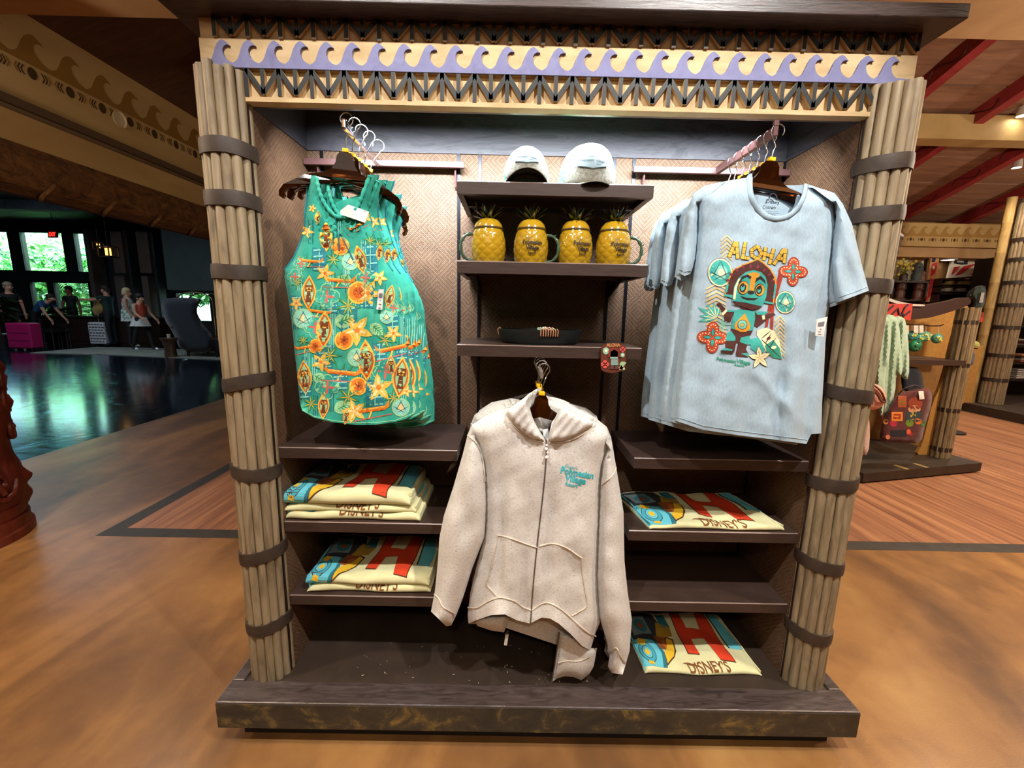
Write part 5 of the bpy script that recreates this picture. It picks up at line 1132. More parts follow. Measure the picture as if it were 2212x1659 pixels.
# far shelving
def far_shelf(label, x0, y0, x1, y1, Y=8.35, boards=(0., 1.), deep=.4):
    a, b = at(x0, y0, Y), at(x1, y1, Y); g = thing('mounted_shelf', label, 'shelf', (float((a[0]+b[0])/2), Y+deep/2, 0)); M = flat('33211a', .5)
    zt, zb = a[2], b[2]
    for t in boards: z = zt+(zb-zt)*t; mb = MB(); mb.box(a[0], b[0], Y, Y+deep, z-.03, z, M); mb.build('board', g)
    mb = MB(); mb.box(a[0], b[0], Y+deep-.02, Y+deep, 0, zt, flat('1d1310', .7)); mb.build('back', g)
    for x in (a[0], b[0]-.03): mb = MB(); mb.box(x, x+.03, Y, Y+deep-.02, 0, zt-.03, M); mb.build('upright', g)
    return zt, zb, g
zt1, zb1, _ = far_shelf('dark wooden wall shelf under the red and white panel holding hats', 2034, 601, 2142, 634, 8.35, (0, .52, 1.02))
zt2, zb2, _ = far_shelf('dark wooden wall shelf holding carved tiki figures', 1930, 606, 2000, 648, 8.35, (0, 1.0))
M_STRAW = grain('straw', [(.3, 'a88850'), (.7, 'd0b47c')], 40, rough=.8); M_STRAWW = grain('pale_straw', [(.3, 'b8ada0'), (.7, 'd8d0c4')], 40, rough=.8)
def hat(label, px_, pz, s, mat, Y=8.5):
    c = at(px_, 620, Y); g = thing('straw_hat', label, 'hat', (c[0], Y, pz), 'hats on the far shelves')
    mb = MB(); vs = []; n = 24
    for (r_, z) in ((.085, .012), (.17, .012), (.172, .016), (.088, .018)):
        for k in range(n): a = 2*PI*k/n; vs.append((c[0]+r_*s*math.cos(a), Y+r_*s*math.sin(a)*.9, pz+.012+(z+(.035*math.cos(a)**2 if r_ > .1 else 0))*s))
    mb.add(vs, [(i*n+k, i*n+(k+1) % n, (i+1)*n+(k+1) % n, (i+1)*n+k) for i in range(3) for k in range(n)], mat); mb.build('brim', g, smooth=60)
    mb = MB(); vs = []
    for (r_, z) in ((.088, .012), (.084, .06), (.074, .10), (.05, .112), (.02, .10), (.002, .098)):
        for k in range(n): a = 2*PI*k/n; vs.append((c[0]+r_*s*math.cos(a), Y+r_*s*math.sin(a)*1.1, pz+.012+(z-(.02*max(0, math.cos(2*a)) if z > .09 and r_ > .03 else 0))*s))
    mb.add(vs, [(i*n+k, i*n+(k+1) % n, (i+1)*n+(k+1) % n, (i+1)*n+k) for i in range(5) for k in range(n)], mat); mb.build('crown', g, smooth=60)
    mb = MB(); mb.lathe([(.089*s, .028), (.090*s, .044)], (c[0], Y, pz), flat('4a3826', .7), 24, 1, 1.1); mb.build('hat_band', g, smooth=60)
zm = zt1+(zb1-zt1)*.52
hat('smaller straw hat on the upper far shelf, left', 2050, zm, .95, M_STRAW); hat('wide straw hat on the upper far shelf, right', 2080, zm, 1.25, M_STRAW); hat('pale hat on the lower far shelf, left', 2046, zb1-.005, 1.1, M_STRAWW); hat('pale hat on the lower far shelf, right', 2074, zb1-.005, 1.1, M_STRAWW)
def carving(label, px_, z, Y, h, mat, kind):
    c = at(px_, 620, Y); g = thing('carved_figure', label, 'carving', (c[0], Y, z), 'carvings on the far shelf'); mb = MB(); O = (c[0], Y, z)
    mb.lathe([(.002, 0), (.32*h, 0), (.32*h, .06*h), (.24*h, .1*h), (.26*h, .35*h), (.2*h, .5*h), (.002, .5*h)], O, mat, 12, 1, .8); mb.build('body', g, smooth=40)
    mb = MB(); mb.lathe([(.002, .46*h), (.2*h, .48*h), (.25*h, .62*h), (.24*h, .8*h), (.16*h, .95*h), (.05*h, 1.02*h), (.002, h)], O, mat, 12, 1, .85); hd = mb.build('head', g, smooth=40)
    for s in (-1, 1): mb = MB(); mb.ball((c[0]+s*.09*h, Y-.2*h, z+.75*h), .05*h, .03*h, .05*h, flat('1a1512', .5), 8, 5); mb.build('eye', hd)
    mb = MB(); mb.bar((c[0]-.11*h, Y-.2*h, z+.6*h), (c[0]+.11*h, Y-.2*h, z+.6*h), .05*h, .04*h, flat('1a1512', .5)); mb.build('mouth', hd)
carving('grey stone tiki figure in front of the beige panel', 1976, zt2, 8.5, .36, grain('grey_stone', [(.3, '3c4648'), (.7, '58656a')], 30, rough=.7), 0)
carving('reddish carved tiki cup beside the grey figure', 1988, zt2, 8.45, .20, grain('red_clay', [(.3, '6a4a3e'), (.7, '84604f')], 30, rough=.6), 0)
carving('dark glazed figure lying low on the far shelf', 1952, zt2, 8.5, .16, flat('18262c', .25), 0)
M_CARV = grain('red_brown_carving', [(.3, '3a1d14'), (.7, '5c3022')], 20, rough=.45)
carving('brown carved head on the lower far shelf, left', 1946, zb2-.0, 8.45, .36, M_CARV, 0); carving('brown carved figure on the lower far shelf, right', 1984, zb2-.0, 8.45, .36, M_CARV, 0)
g = thing('flower_arrangement', 'yellow flower arrangement in front of the beige painted panel', 'flowers', at(1955, 606, 8.52)); c = at(1955, 575, 8.52)
mb = MB(); mb.lathe([(.002, zt2), (.05, zt2), (.06, zt2+.12), (.03, zt2+.15)], (c[0], 8.52, 0), flat('4d3a2a', .5), 12); mb.build('vase', g, smooth=45); mb = MB()
for k in range(26): a, r_ = random.uniform(0, 2*PI), random.uniform(0, .2); q = (c[0]+r_*math.cos(a), 8.52+random.uniform(-.05, .05), zt2+.30+r_*math.sin(a)); mb.ball(q, .03, .02, .028, flat('d9c74a', .6), 6, 4); mb.tube([(c[0], 8.52, zt2+.14), q], .003, flat('5a6a2c', .7), 4)
mb.build('blossoms', g, smooth=60)
# grey-green shirt hanging by the bamboo
def far_tee(name, label, P, Y, mat, th=.12, group=None, hang=True):
    P = smooth(P, 1); o = un(P, Y); g = thing(name, label, 'T-shirt', (float(o[:, 0].mean()), Y+th/2, float(o[:, 2].min())), group)
    S_ = Sheet(P, Y, th, 10, None, lambda q: .016*np.sin(q[:, 0]*.42+q[:, 1]*.03)+noise2(q, .08, 5)*.006); mb = MB(); S_.into(mb, mat, 5); S_.into(mb, mat, 8, True); mb.build('body', g, smooth=70)
    return g, S_
M_SAGE = cloth('sage_jersey', [(.3, '8fae98'), (.7, 'a9c6b0')], 60, .9, .2); M_GREYG = cloth('grey_green_jersey', [(.3, '4a5a54'), (.7, '5e6f68')], 60, .9, .2)
g, S_ = far_tee('hanging_shirt', 'grey-green shirt with a white tag hanging beside the bamboo pole', [(2104, 620), (2118, 616), (2132, 618), (2128, 672), (2100, 672), (2106, 648), (2086, 644), (2090, 632)], 7.6, M_GREYG)
tag_card(g, S_, [(2120, 632), (2127, 632), (2123, 654), (2115, 654)], [], extra=.02)

# ================================================================== tall bamboo poles and reed columns, right
M_BAMB = grain('pale_bamboo', [(.3, '7d6436'), (.6, 'a08550'), (.8, 'b49a62')], 10, (1, 1, .4), rough=.5, bump=.1); M_BAMBD = grain('brown_bamboo', [(.3, '4a3826'), (.7, '6e5638')], 10, (1, 1, .4), rough=.5, bump=.1)
def pole(label, fx, fy, r, zt, mat, seg=.42):
    p = atz(fx, fy, 0); g = thing('bamboo_pole', label, 'bamboo pole', (p[0], p[1], 0), 'bamboo poles')
    z = 0; k = 0
    while z < zt: L = seg*random.uniform(.85, 1.15); mb = MB(); mb.lathe([(.001, z), (r*1.03, z), (r*1.05, z+.012), (r, z+.03), (r, min(z+L, zt)-.02), (r*1.03, min(z+L, zt)), (.001, min(z+L, zt))], (p[0], p[1], 0), mat, 14); mb.build('culm_segment', g, smooth=40); z += L
    return p
pole('pale bamboo pole standing nearest the display floor at the right', 2090, 886, .06, 3.4, M_BAMB); pole('brown bamboo pole just right of the pale pole', 2112, 884, .06, 3.4, M_BAMBD); 
def reed_column(label, fx, fy, r, z1, bands, n=14, name='reed_column', mat=None, z0=0.):
    p = atz(fx, fy, z0); g = thing(name, label, 'column', (p[0], p[1], z0), 'reed columns'); mat = mat or M_CANE
    mb = MB(); mb.lathe([(.001, z0), (r*.8, z0), (r*.8, z1-.02), (.001, z1-.02)], (p[0], p[1], 0), M_BAND, 12); mb.build('core', g)
    for k in range(n): a = 2*PI*k/n; rc = PI*r/n*.95; mb = MB(); mb.tube([(p[0]+math.cos(a)*(r-rc*.6), p[1]+math.sin(a)*(r-rc*.6), z) for z in (z0, (z0+z1)/2, z1+random.uniform(-.01, .01))], rc, mat, 7); mb.build('cane', g, smooth=50)
    for z in bands: mb = MB(); mb.lathe([(r*.95, z-.03), (r*1.08, z-.03), (r*1.08, z+.03), (r*.95, z+.03)], (p[0], p[1], 0), flat('2a201a', .5), 18); mb.build('binding_strap', g, smooth=40)
    return p
reed_column('tall reed column with dark bindings at the far right', 2138, 872, .14, 3.3, (.12, .55, .95, 1.4, 1.75, 2.1, 2.45, 2.75), 16, z0=.14)
# dark shelving with folded stacks at the right edge
g = thing('dark_shelf_unit', 'dark shelving unit with folded garments at the right edge', 'shelving', (9.6, 7.6, 0))
M_DKS = flat('17110e', .5)
mb = MB(); mb.box(7.62, 11.3, 5.9, 8.2, 0, .14, grain('worn_dark_base', [(.3, '241a14'), (.7, '3a2c20')], 6, rough=.6)); mb.build('base', g)
mb = MB(); mb.box(8.55, 11.3, 7.95, 8.0, .14, 2.6, M_DKS); mb.build('back', g); mb = MB(); mb.box(8.50, 8.55, 7.4, 8.0, .14, 2.6, M_DKS); mb.build('side', g)
for z in (.45, .75, 1.05, 1.4, 1.8): mb = MB(); mb.box(8.55, 11.3, 7.4, 7.95, z, z+.03, M_DKS); mb.build('shelf', g)
for i, (px_, z, cols, lb) in enumerate(((2205, .48, ('b9b2ac', 'c9c2bc', 'a8a09c', 'bdb4b0', '9a9290'), 'stack of pale folded shirts on the dark shelving, lower'), (2206, .78, ('8a4a2c', 'b0a49c', '3a2c2a', 'c0723a'), 'stack of orange and grey folded shirts on the dark shelving'), (2208, 1.08, ('b8a0a0', '7a3a44', 'c4b8b0'), 'stack of maroon and white folded shirts on the dark shelving, upper'))):
    p = at(px_, 850, 7.55)
    for k, cc in enumerate(cols):
        mb = MB(); h = .036; x0 = p[0]-.28+.01*math.sin(k*3); n = 9; vs = []; prof = [(-.17, .004), (-.185, h*.5), (-.17, h-.003), (.17, h-.003), (.17, .004)]
        for j in range(n): u = j/(n-1); e = .002*math.sin(u*9+k)
            
        for j in range(n):
            u = j/(n-1); e = .003*math.sin(u*9+k*2)
            for (yy, zz) in prof: vs.append((x0+.5*u, 7.62+yy, z+k*h+zz+e*(1 if zz > .01 else 0)))
        mb.add(vs, [(j*5+q, (j+1)*5+q, (j+1)*5+(q+1) % 5, j*5+(q+1) % 5) for j in range(n-1) for q in range(5)]+[tuple(range(5)), tuple((n-1)*5+q for q in range(5))], cloth('folded_'+cc, [(.3, cc), (.7, cc)], 40))
        o = mb.build('folded_shirt', None, loc=(x0+.25, 7.62, z+k*h), smooth=50); tag(o, ('lowest', 'second', 'third', 'fourth', 'top')[k]+' shirt in the '+lb, 'shirt', 'folded shirts on the dark shelving')

# ================================================================== second display, right
g2 = thing('boat_display', 'second merchandise display with ochre panels and curved boat-shaped top', 'display', (4.1, 4.3, 0))
th = rad(13.5); e1 = np.array([math.cos(th), math.sin(th), 0]); e2 = np.array([-math.sin(th), math.cos(th), 0]); A0 = np.array([3.5, 3.71, 0.]); Lb = 1.27
G2 = lambda u, v, z: A0+e1*u+e2*v+np.array([0, 0, z])
def box2(mb, u0, u1, v0, v1, z0, z1, mat): P = [G2(u, v, z) for z in (z0, z1) for (u, v) in ((u0, v0), (u1, v0), (u1, v1), (u0, v1))]; return mb.add(P, [(0, 3, 2, 1), (4, 5, 6, 7), (0, 1, 5, 4), (1, 2, 6, 5), (2, 3, 7, 6), (3, 0, 4, 7)], mat)
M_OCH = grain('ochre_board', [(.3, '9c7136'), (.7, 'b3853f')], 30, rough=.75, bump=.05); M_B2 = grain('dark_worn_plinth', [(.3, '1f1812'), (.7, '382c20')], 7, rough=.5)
mb = MB(); box2(mb, -.25, Lb, 0, 1.2, .015, .10, M_B2); mb.build('plinth', g2)
for u in (.27, .52): mb = MB(); box2(mb, u, u+.045, .005, .12, .1001, .1012, flat('8a7442', .6)); mb.build('floor_mark', g2)
pc = atz(2028, 985, .1); YP = pc[1]
reed = MB()
def part_cols(p, r, z0, z1, bands, parent, n=12):
    po = MB(); po.lathe([(.001, z0), (r*.8, z0), (r*.8, z1-.02), (.001, z1-.02)], (p[0], p[1], 0), M_BAND, 12); po = po.build('cane_pillar', parent)
    for k in range(n): a = 2*PI*k/n; rc = PI*r/n*.95; mb = MB(); mb.tube([(p[0]+math.cos(a)*(r-rc*.6), p[1]+math.sin(a)*(r-rc*.6), z) for z in (z0, (z0+z1)/2, z1+random.uniform(-.01, .01))], rc, M_CANE, 7); mb.build('cane', po, smooth=50)
    for z in bands: mb = MB(); mb.lathe([(r*.95, z-.02), (r*1.09, z-.02), (r*1.09, z+.02), (r*.95, z+.02)], (p[0], p[1], 0), flat('2a201a', .5), 16); mb.build('binding_strap', po, smooth=40)
part_cols(pc, .082, .1, 1.62, (.19, .60, 1.06, 1.48), g2)
Yb = YP+.03
slabo('end_panel', smooth([(2078, 660), (2050, 760), (2046, 785), (2030, 840), (2014, 870), (2000, 930), (1992, 960), (1978, 985), (2022, 992), (2040, 930), (2070, 800), (2096, 662)], 1), Yb, .03, M_OCH, g2)
slabo('back_panel', [(1880, 660), (2085, 655), (2056, 782), (1860, 782)], Yb+.35, .03, M_OCH, g2)
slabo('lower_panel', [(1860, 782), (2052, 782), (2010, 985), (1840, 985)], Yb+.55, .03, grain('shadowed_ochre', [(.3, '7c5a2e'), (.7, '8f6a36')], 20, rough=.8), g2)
a, b = at(1880, 772, Yb), at(2052, 780, Yb); mb = MB(); mb.box(a[0]-.2, b[0], Yb-.15, Yb+.36, a[2]-.05, a[2], flat('3d2b22', .5)); mb.build('shelf', g2)
slabo('boat_rail', smooth([(1860, 610), (1900, 638), (1945, 655), (1990, 660), (2040, 653), (2090, 640), (2100, 650), (2092, 660), (2050, 675), (1995, 690), (1940, 688), (1890, 668), (1855, 640)], 1), Yb-.08, .06, flat('3a221c', .45), g2)
slabo('rail_edge', smooth([(1860, 605), (1900, 634), (1930, 648), (1965, 656), (1998, 658), (1998, 662), (1960, 661), (1925, 653), (1890, 636), (1858, 612)], 1), Yb-.10, .018, flat('d8d3cc', .4), g2)
def sign(label, P, Y, marks, post=False):
    o = slabo('red_sign', P, Y, .006, flat('c93a32', .6), None, label, 'sign')
    if post: q_ = un(P, Y); xm = float(q_[:, 0].mean()); mb = MB(); mb.box(xm-.012, xm+.012, Y+.001, Y+.02, 0, float(q_[:, 2].max())-.02, flat('3a2c22', .6)); mb.build('post', o)
    for Q in marks:
        mb = MB(); mb.tube(un(resample(Q, 4, False), Y-.003), .008, flat('231412', .6), 6); mb.build('painted_mark', o)
sign('red sign with black carved marks above the green shirts', [(1912, 656), (1972, 656), (1967, 692), (1908, 686)], Yb-.14, [[(1912, 676), (1930, 660)], [(1922, 684), (1940, 666), (1942, 680)], [(1948, 678), (1955, 664), (1962, 658)], [(1950, 684), (1966, 672)], [(1945, 682), (1950, 678), (1952, 684), (1946, 688)]])
sign('small red sign with black marks beside the bamboo pole', [(2103, 675), (2125, 675), (2123, 696), (2100, 695)], 6.6, [[(2102, 688), (2112, 680), (2122, 677)], [(2104, 693), (2116, 684), (2122, 682)]], True)
# ornaments on a rod
g = thing('ornament_rod', 'dark twig rod holding the round ornaments', 'rod', at(2000, 705, Yb)); mb = MB(); mb.tube(un([(1955, 700), (1985, 702), (2010, 704), (2030, 704), (2038, 701)], Yb-.02), .006, flat('2a1a12', .6), 6); mb.tube([tuple(un([(1960, 700)], Yb-.02)[0]), tuple(un([(1960, 700)], Yb+.36)[0])], .006, flat('2a1a12', .6), 6); mb.build('rod', g, smooth=60)
def ornament(label, px_, py_, r, cols):
    c = at(px_, py_, Yb-.03); g = thing('round_ornament', label, 'ornament', (c[0], c[1], c[2]-r), 'round ornaments on the rod')
    mb = MB(); mb.ball(c, r, r*.8, r, _glaze('orn_'+cols[0], cols[0]), 16, 10); b = mb.build('ball', g, smooth=60)
    mb = MB()
    for k in range(6): a = random.uniform(0, 2*PI); d = random.uniform(.1, .7); q = (c[0]+r*d*math.cos(a), c[1]-r*.8*math.sqrt(1-d*d), c[2]+r*d*math.sin(a)); mb.ball(q, r*.25, r*.1, r*.2, flat(cols[1], .5), 7, 5)
    mb.build('painted_spot', b, smooth=60); t = at(px_, 703, Yb-.02); mb = MB(); mb.tube([(c[0], c[1], c[2]+r), (c[0], t[1], t[2])], .003, flat('c9c0b4', .6), 5); mb.build('cord', g)
for k, (x, y, r, cc) in enumerate(((1968, 725, .05, ('3f8f8f', 'c9cf5a')), (1984, 730, .05, ('4a9f96', 'b9c95a')), (1998, 727, .052, ('6fb0a0', 'd9d86a')), (1976, 747, .06, ('2f9a6a', '1f5a3a')), (2024, 731, .05, ('5aa79a', 'd9c94a')))): ornament(('leftmost round teal ornament on the rod', 'second round teal ornament on the rod', 'third round ornament on the rod, pale teal with yellow', 'glossy green ball ornament hanging lowest', 'separate round ornament at the right end of the rod')[k], x, y, r, cc)
for k, (x0, x1, y1) in enumerate(((1957, 1963, 722), (1974, 1984, 719), (1986, 1995, 719))):
    o = slabo('hang_tag', rect(x0, 703, x1, y1), Yb-.075+.001*k, .002, M_TAG, None, ('leftmost', 'middle', 'right')[k]+' white card tag hanging from the ornament rod', 'tag', 'white tags on the rod')
# sage green shirts
for k, (P, Y) in enumerate((([(1930, 685), (1945, 682), (1958, 692), (1964, 760), (1964, 818), (1950, 820), (1944, 800), (1930, 830), (1915, 800)], 3.98), ([(1905, 682), (1925, 678), (1942, 690), (1948, 770), (1950, 812), (1936, 806), (1934, 850), (1918, 902), (1898, 890), (1900, 800)], 3.90), ([(1880, 684), (1900, 676), (1918, 684), (1926, 700), (1922, 780), (1912, 800), (1912, 900), (1898, 895), (1890, 800), (1868, 800), (1870, 730)], 3.82))):
    far_tee('hanging_shirt', ('rear', 'middle', 'front')[k]+' sage green shirt hanging on the second display', P, Y, M_SAGE, .06, 'sage green shirts')
# pink handbag, printed tote, pale dress
def soft(name, label, cat, P, Y, th, mat, parts=()):
    o = un(P, Y); g = thing(name, label, cat, (float(o[:, 0].mean()), Y+th/2, float(o[:, 2].min()))); S_ = Sheet(smooth(P, 1), Y, th/2, 12, None, lambda q: noise2(q, .15, 9)*.006); mb = MB(); S_.into(mb, mat, 6); S_.into(mb, mat, 8, True); mb.build('body', g, smooth=70)
    for nm, L, r, mt in parts: mb = MB(); S_.seam(mb, smooth(L, 2, False), r, mt, .02); mb.build(nm, g, smooth=60)
    return g, S_
soft('handbag', 'pink handbag with brown straps beside the cane pillar', 'handbag', [(1872, 832), (1888, 827), (1908, 838), (1917, 862), (1905, 880), (1880, 888), (1866, 880)], 3.72, .12, flat('d79a88', .5), (('strap', [(1880, 842), (1895, 850), (1903, 868), (1913, 868)], .009, flat('6b3a34', .5)), ('strap', [(1888, 832), (1904, 845), (1912, 866)], .009, flat('6b3a34', .5)), ('tassel', [(1912, 868), (1910, 885), (1906, 905)], .004, flat('6b3a34', .5))))
soft('hanging_dress', 'pale pink textured garment hanging low behind the cane pillar', 'dress', [(1862, 890), (1876, 895), (1880, 930), (1876, 983), (1858, 983)], 3.80, .06, cloth('pale_pink_knit', [(.3, 'b99a92'), (.7, 'd0b4aa')], 90))
g, S_ = soft('printed_tote', 'maroon tote bag printed with figures, flowers and a dark label', 'bag', [(1938, 850), (1990, 838), (2012, 842), (2014, 870), (1996, 925), (1990, 958), (1945, 957), (1898, 955), (1905, 915), (1925, 870)], 3.86, .10, cloth('maroon_print_cloth', [(.3, '451a1c'), (.7, '5e2526')], 20))
mb = MB()
for (P, cc) in ((rect(1940, 855, 1958, 880), 'a8552c'), (rect(1926, 890, 1950, 910), 'd98a3a'), (rect(1930, 894, 1946, 906), 'a02c18'), (ell(1977, 872, 16, 14, 12), '8a3a20'), (ell(1975, 884, 14, 9, 10), 'd0a07a'), ([(1958, 890), (1992, 888), (1990, 912), (1956, 912)], '2f4048'), (ell(1972, 898, 7, 9, 10), 'b8a83a'), (ell(1965, 914, 9, 8, 10), '6a8a2c'), (ell(1930, 915, 8, 7, 10), 'a8233c'), (ell(1984, 910, 8, 7, 10), 'd9742c'), (ell(1913, 911, 6, 6, 10), 'c98a4a'), (ell(1994, 915, 6, 6, 10), '3a7a3a'), (ell(1950, 872, 9, 6, 10), '5a7a2a'),
               (rect(1925, 929, 1958, 943), '1e2430'), (ell(1963, 933, 5, 6, 9), 'd9603a'), (ell(1918, 944, 5, 5, 9), 'd98a5a'), (ell(1968, 938, 4, 4, 8), 'b02a30')):
    S_.decal(mb, P, flat(cc, .7), .002, 6)
mb.build('print', g); tag_card(g, S_, [(1984, 845), (1995, 845), (1997, 862), (1986, 863)], [], 'price_tag', .014)
mb = MB(); S_.seam(mb, [(1940, 852), (1955, 838), (1975, 832), (1990, 838)], .006, flat('2a1c2c', .6), .0); mb.build('handle', g, smooth=60)
soft('dark_garment', 'dark navy garment hanging inside the second display', 'garment', [(1955, 790), (1990, 795), (1998, 850), (1950, 850), (1945, 810)], 4.10, .06, cloth('navy_cloth', [(.3, '141824'), (.7, '1e2434')], 40))
soft('plush_flower', 'yellow-green plush flower on a dark stand beside the bamboo pole', 'plush toy', [(2092, 730), (2098, 726), (2104, 735), (2116, 740), (2118, 748), (2104, 750), (2092, 752)], 5.4, .10, cloth('lime_plush', [(.3, 'a0ad55'), (.7, 'b9c46c')], 60))
gb, _s = soft('hanging_bag', 'grey bag hanging beside the second display', 'bag', [(2088, 755), (2102, 752), (2108, 772), (2100, 792), (2082, 790)], 5.4, .10, cloth('grey_canvas', [(.3, '2c2f36'), (.7, '3d4049')], 40))
q_ = at(2096, 755, 5.48); mb = MB(); mb.tube([(q_[0], 5.5, 0), (q_[0], 5.5, q_[2]+.1)], .012, flat('1d1a1a', .5), 6); mb.tube([(q_[0], 5.5, q_[2]+.02), (q_[0], 5.40, q_[2]+.02)], .008, flat('1d1a1a', .5), 6); mb.lathe([(.001, 0), (.14, 0), (.14, .02), (.001, .02)], (q_[0], 5.5, 0), flat('1d1a1a', .5), 14); mb.build('bag_stand', gb)
soft('plush_toy', 'cream and green plush toy on the floor behind the second display', 'plush toy', [(2042, 945), (2052, 950), (2056, 968), (2044, 982), (2036, 985)], 4.75, .12, cloth('cream_plush', [(.3, 'a8a577'), (.7, 'cfcaa8')], 50))
slabo('ochre_stand', [(2085, 760), (2128, 745), (2105, 872), (2072, 872)], 6.9, .3, M_OCH, None, 'ochre painted stand behind the bamboo pole', 'stand')
g = thing('low_plinth', 'low dark plinth behind the second display', 'plinth', (6.9, 7.1, 0)); mb = MB(); mb.box(6.2, 7.5, 6.9, 7.7, 0, .14, M_B2); mb.build('plinth', g)
mb = MB(); mb.box(3.2, 6.0, 8.3, 8.8, 0, 1.0, M_BROWNW); o = mb.build('timber_cabinet', None, loc=(4.6, 8.55, 0)); tag(o, 'brown timber cabinet against the far wall', 'cabinet')
p = at(2042, 580, 8.45); wallbox('wall_pier', p[0]-.11, p[0]+.11, 8.72, 8.9, 0, 2.8, M_BROWNW)
g = thing('frill_screen', 'dark zigzag-edged screen edge beside the cane pillar', 'screen', at(1935, 640, 7.5)); mb = MB()
zz = [(1920, 505), (1945, 508)]+[(1951-i*2.2-(4 if i % 2 else 0), 512+i*8.5) for i in range(16)]+[(1880, 760), (1850, 760)]
slab(mb, zz, 7.5, .05, flat('2c1610', .5)); mb.build('board', g); q_ = at(1890, 700, 7.52); mb = MB(); mb.box(q_[0]-.05, q_[0]+.05, 7.52, 7.58, 0, q_[2], flat('2c1610', .5)); mb.build('post', g); mb = MB(); slab(mb, [(1938, 503), (1942, 499), (1953, 508), (1950, 512)], 7.49, .06, flat('d8d8dc', .3)); mb.build('cap', g)

# ================================================================== the lobby beyond, left
LZ = .15; WY = 15.5
zf = lambda x: .15*min(1, max(0, (-4.6-x)/6))
def wpiece(boxes, name='wall_window', mat=None):
    mb = MB()
    for (x0, x1, z0, z1) in boxes: mb.box(x0, x1, WY, WY+.2, z0, z1, mat or M_WALLDK)
    return struct(mb.build(name))
wpiece([(-30, -4.4, 3.88, 5.5), (-30, -4.4, 0, .84), (-30, -12.05, 2.18, 2.48), (-17.62, -17.28, 2.48, 3.88), (-15.72, -15.40, 2.48, 3.88), (-14.95, -12.05, 2.48, 3.88), (-21.5, -17.22, .84, 2.18), (-16.52, -16.38, .84, 2.18), (-15.05, -12.05, .84, 2.18),
        (-12.05, -4.4, 1.9, 3.88), (-10.78, -4.4, .84, 1.9)])
M_GLASS = flat('e8fff6', .0, trans=1., name='window_glass', spec=.5)
for k, (x0, x1, z0, z1) in enumerate(((-30, -17.62, 2.48, 3.88), (-17.28, -15.72, 2.48, 3.88), (-15.40, -14.95, 2.48, 3.88), (-17.22, -16.52, .84, 2.18), (-16.38, -15.05, .84, 2.18), (-12.05, -10.78, .84, 1.9))):
    mb = MB(); fm = flat('15181a', .5)
    for b in ((x0, x0+.05, z0, z1), (x1-.05, x1, z0, z1), (x0, x1, z0, z0+.05), (x0, x1, z1-.05, z1)): mb.box(b[0], b[1], WY-.03, WY+.08, b[2], b[3], fm)
    w = struct(mb.build('window_%d' % (k+1))); mb = MB(); mb.box(x0+.05, x1-.05, WY+.02, WY+.028, z0+.05, z1-.05, M_GLASS); mb.build('pane', w)
# lobby ceiling with grey beams
wallbox('ceiling', -30, FX-.3, -5, WY, 4.25, 4.4, M_WALLDK)
for (y, z) in ((6.2, 3.55), (9.0, 3.95), (12.5, 4.0)): wallbox('trim_7', -30, FX-.3, y, y+.3, z, z+.28, M_BEAMGREY)
# wall panels
for k, (x0, x1, y0, y1, Y) in enumerate(((236, 272, 500, 590, 14.6), (292, 328, 500, 590, 14.6), (246, 280, 596, 690, 14.6), (304, 330, 596, 690, 14.6))):
    a, b = at(x0, y0, Y), at(x1, y1, Y); wallbox('trim_8', a[0], b[0], Y, Y+.3, b[2], a[2], M_WALLBR)
a, b = at(345, 480, 13.6), at(470, 628, 13.6); wallbox('wall_lobby_green', a[0], b[0]+6, 13.6, 13.9, b[2], 4.25, M_WALLGN)
a, b = at(178, 500, 14.9), at(214, 680, 14.9); wallbox('wall_lobby_return', a[0], b[0], 14.9, 15.4, .3, 3.9, M_WALLBR)
for (x0, x1) in ((272, 292), (328, 346)): a, b = at(x0, 500, 14.7), at(x1, 690, 14.7); wallbox('wall_lobby_dark', a[0], b[0], 14.7, 15.0, .3, 3.9, M_WALLDK)
# --- garden
M_LEAFS = [flat(c, .55) for c in ('4f9a4a', '6cb35a', '8ecb74', '3f8a52')]
mb = MB(); mb.box(-40, -4, WY+.2, 34, -.1, .2, grain('garden_soil', [(.3, '3a4a24'), (.7, '56703a')], 4, rough=.9)); struct(mb.build('ground'))
def shrub(label, x, y, rx, rz, n, seed, leafL=.35, z0=.2):
    r = random.Random(seed); g = thing('garden_shrub', label, 'shrub', (x, y, z0), 'garden plants beyond the windows'); mb = MB()
    for k in range(n):
        a, b = r.uniform(0, 2*PI), r.uniform(-.2, 1); q = math.sqrt(r.uniform(.3, 1)); c = Vector((x+rx*q*math.cos(a)*math.sqrt(max(0, 1-b*b*.8)), y+rx*.6*q*math.sin(a), z0+rz*.5+rz*.5*b*q)); d = Vector((r.uniform(-1, 1), r.uniform(-1, .4), r.uniform(-.6, .8))).normalized(); w = d.cross(Vector((r.uniform(-.3, .3), -1, .6))).normalized(); L = leafL*r.uniform(.6, 1.3)
        mb.add([c, c+d*L*.5+w*L*.16, c+d*L-Vector((0, 0, L*.15)), c+d*L*.5-w*L*.16], [(0, 1, 2, 3)], M_LEAFS[r.randrange(4)])
    stuff(mb.build('foliage', g, fix=False)); mb = MB()
    for k in range(5): mb.tube([(x+r.uniform(-.1, .1), y, z0), (x+r.uniform(-.4, .4)*rx, y+r.uniform(-.2, .2), z0+rz*.7)], [.05, .02], flat('5a4a34', .8), 5)
    mb.build('stems', g)
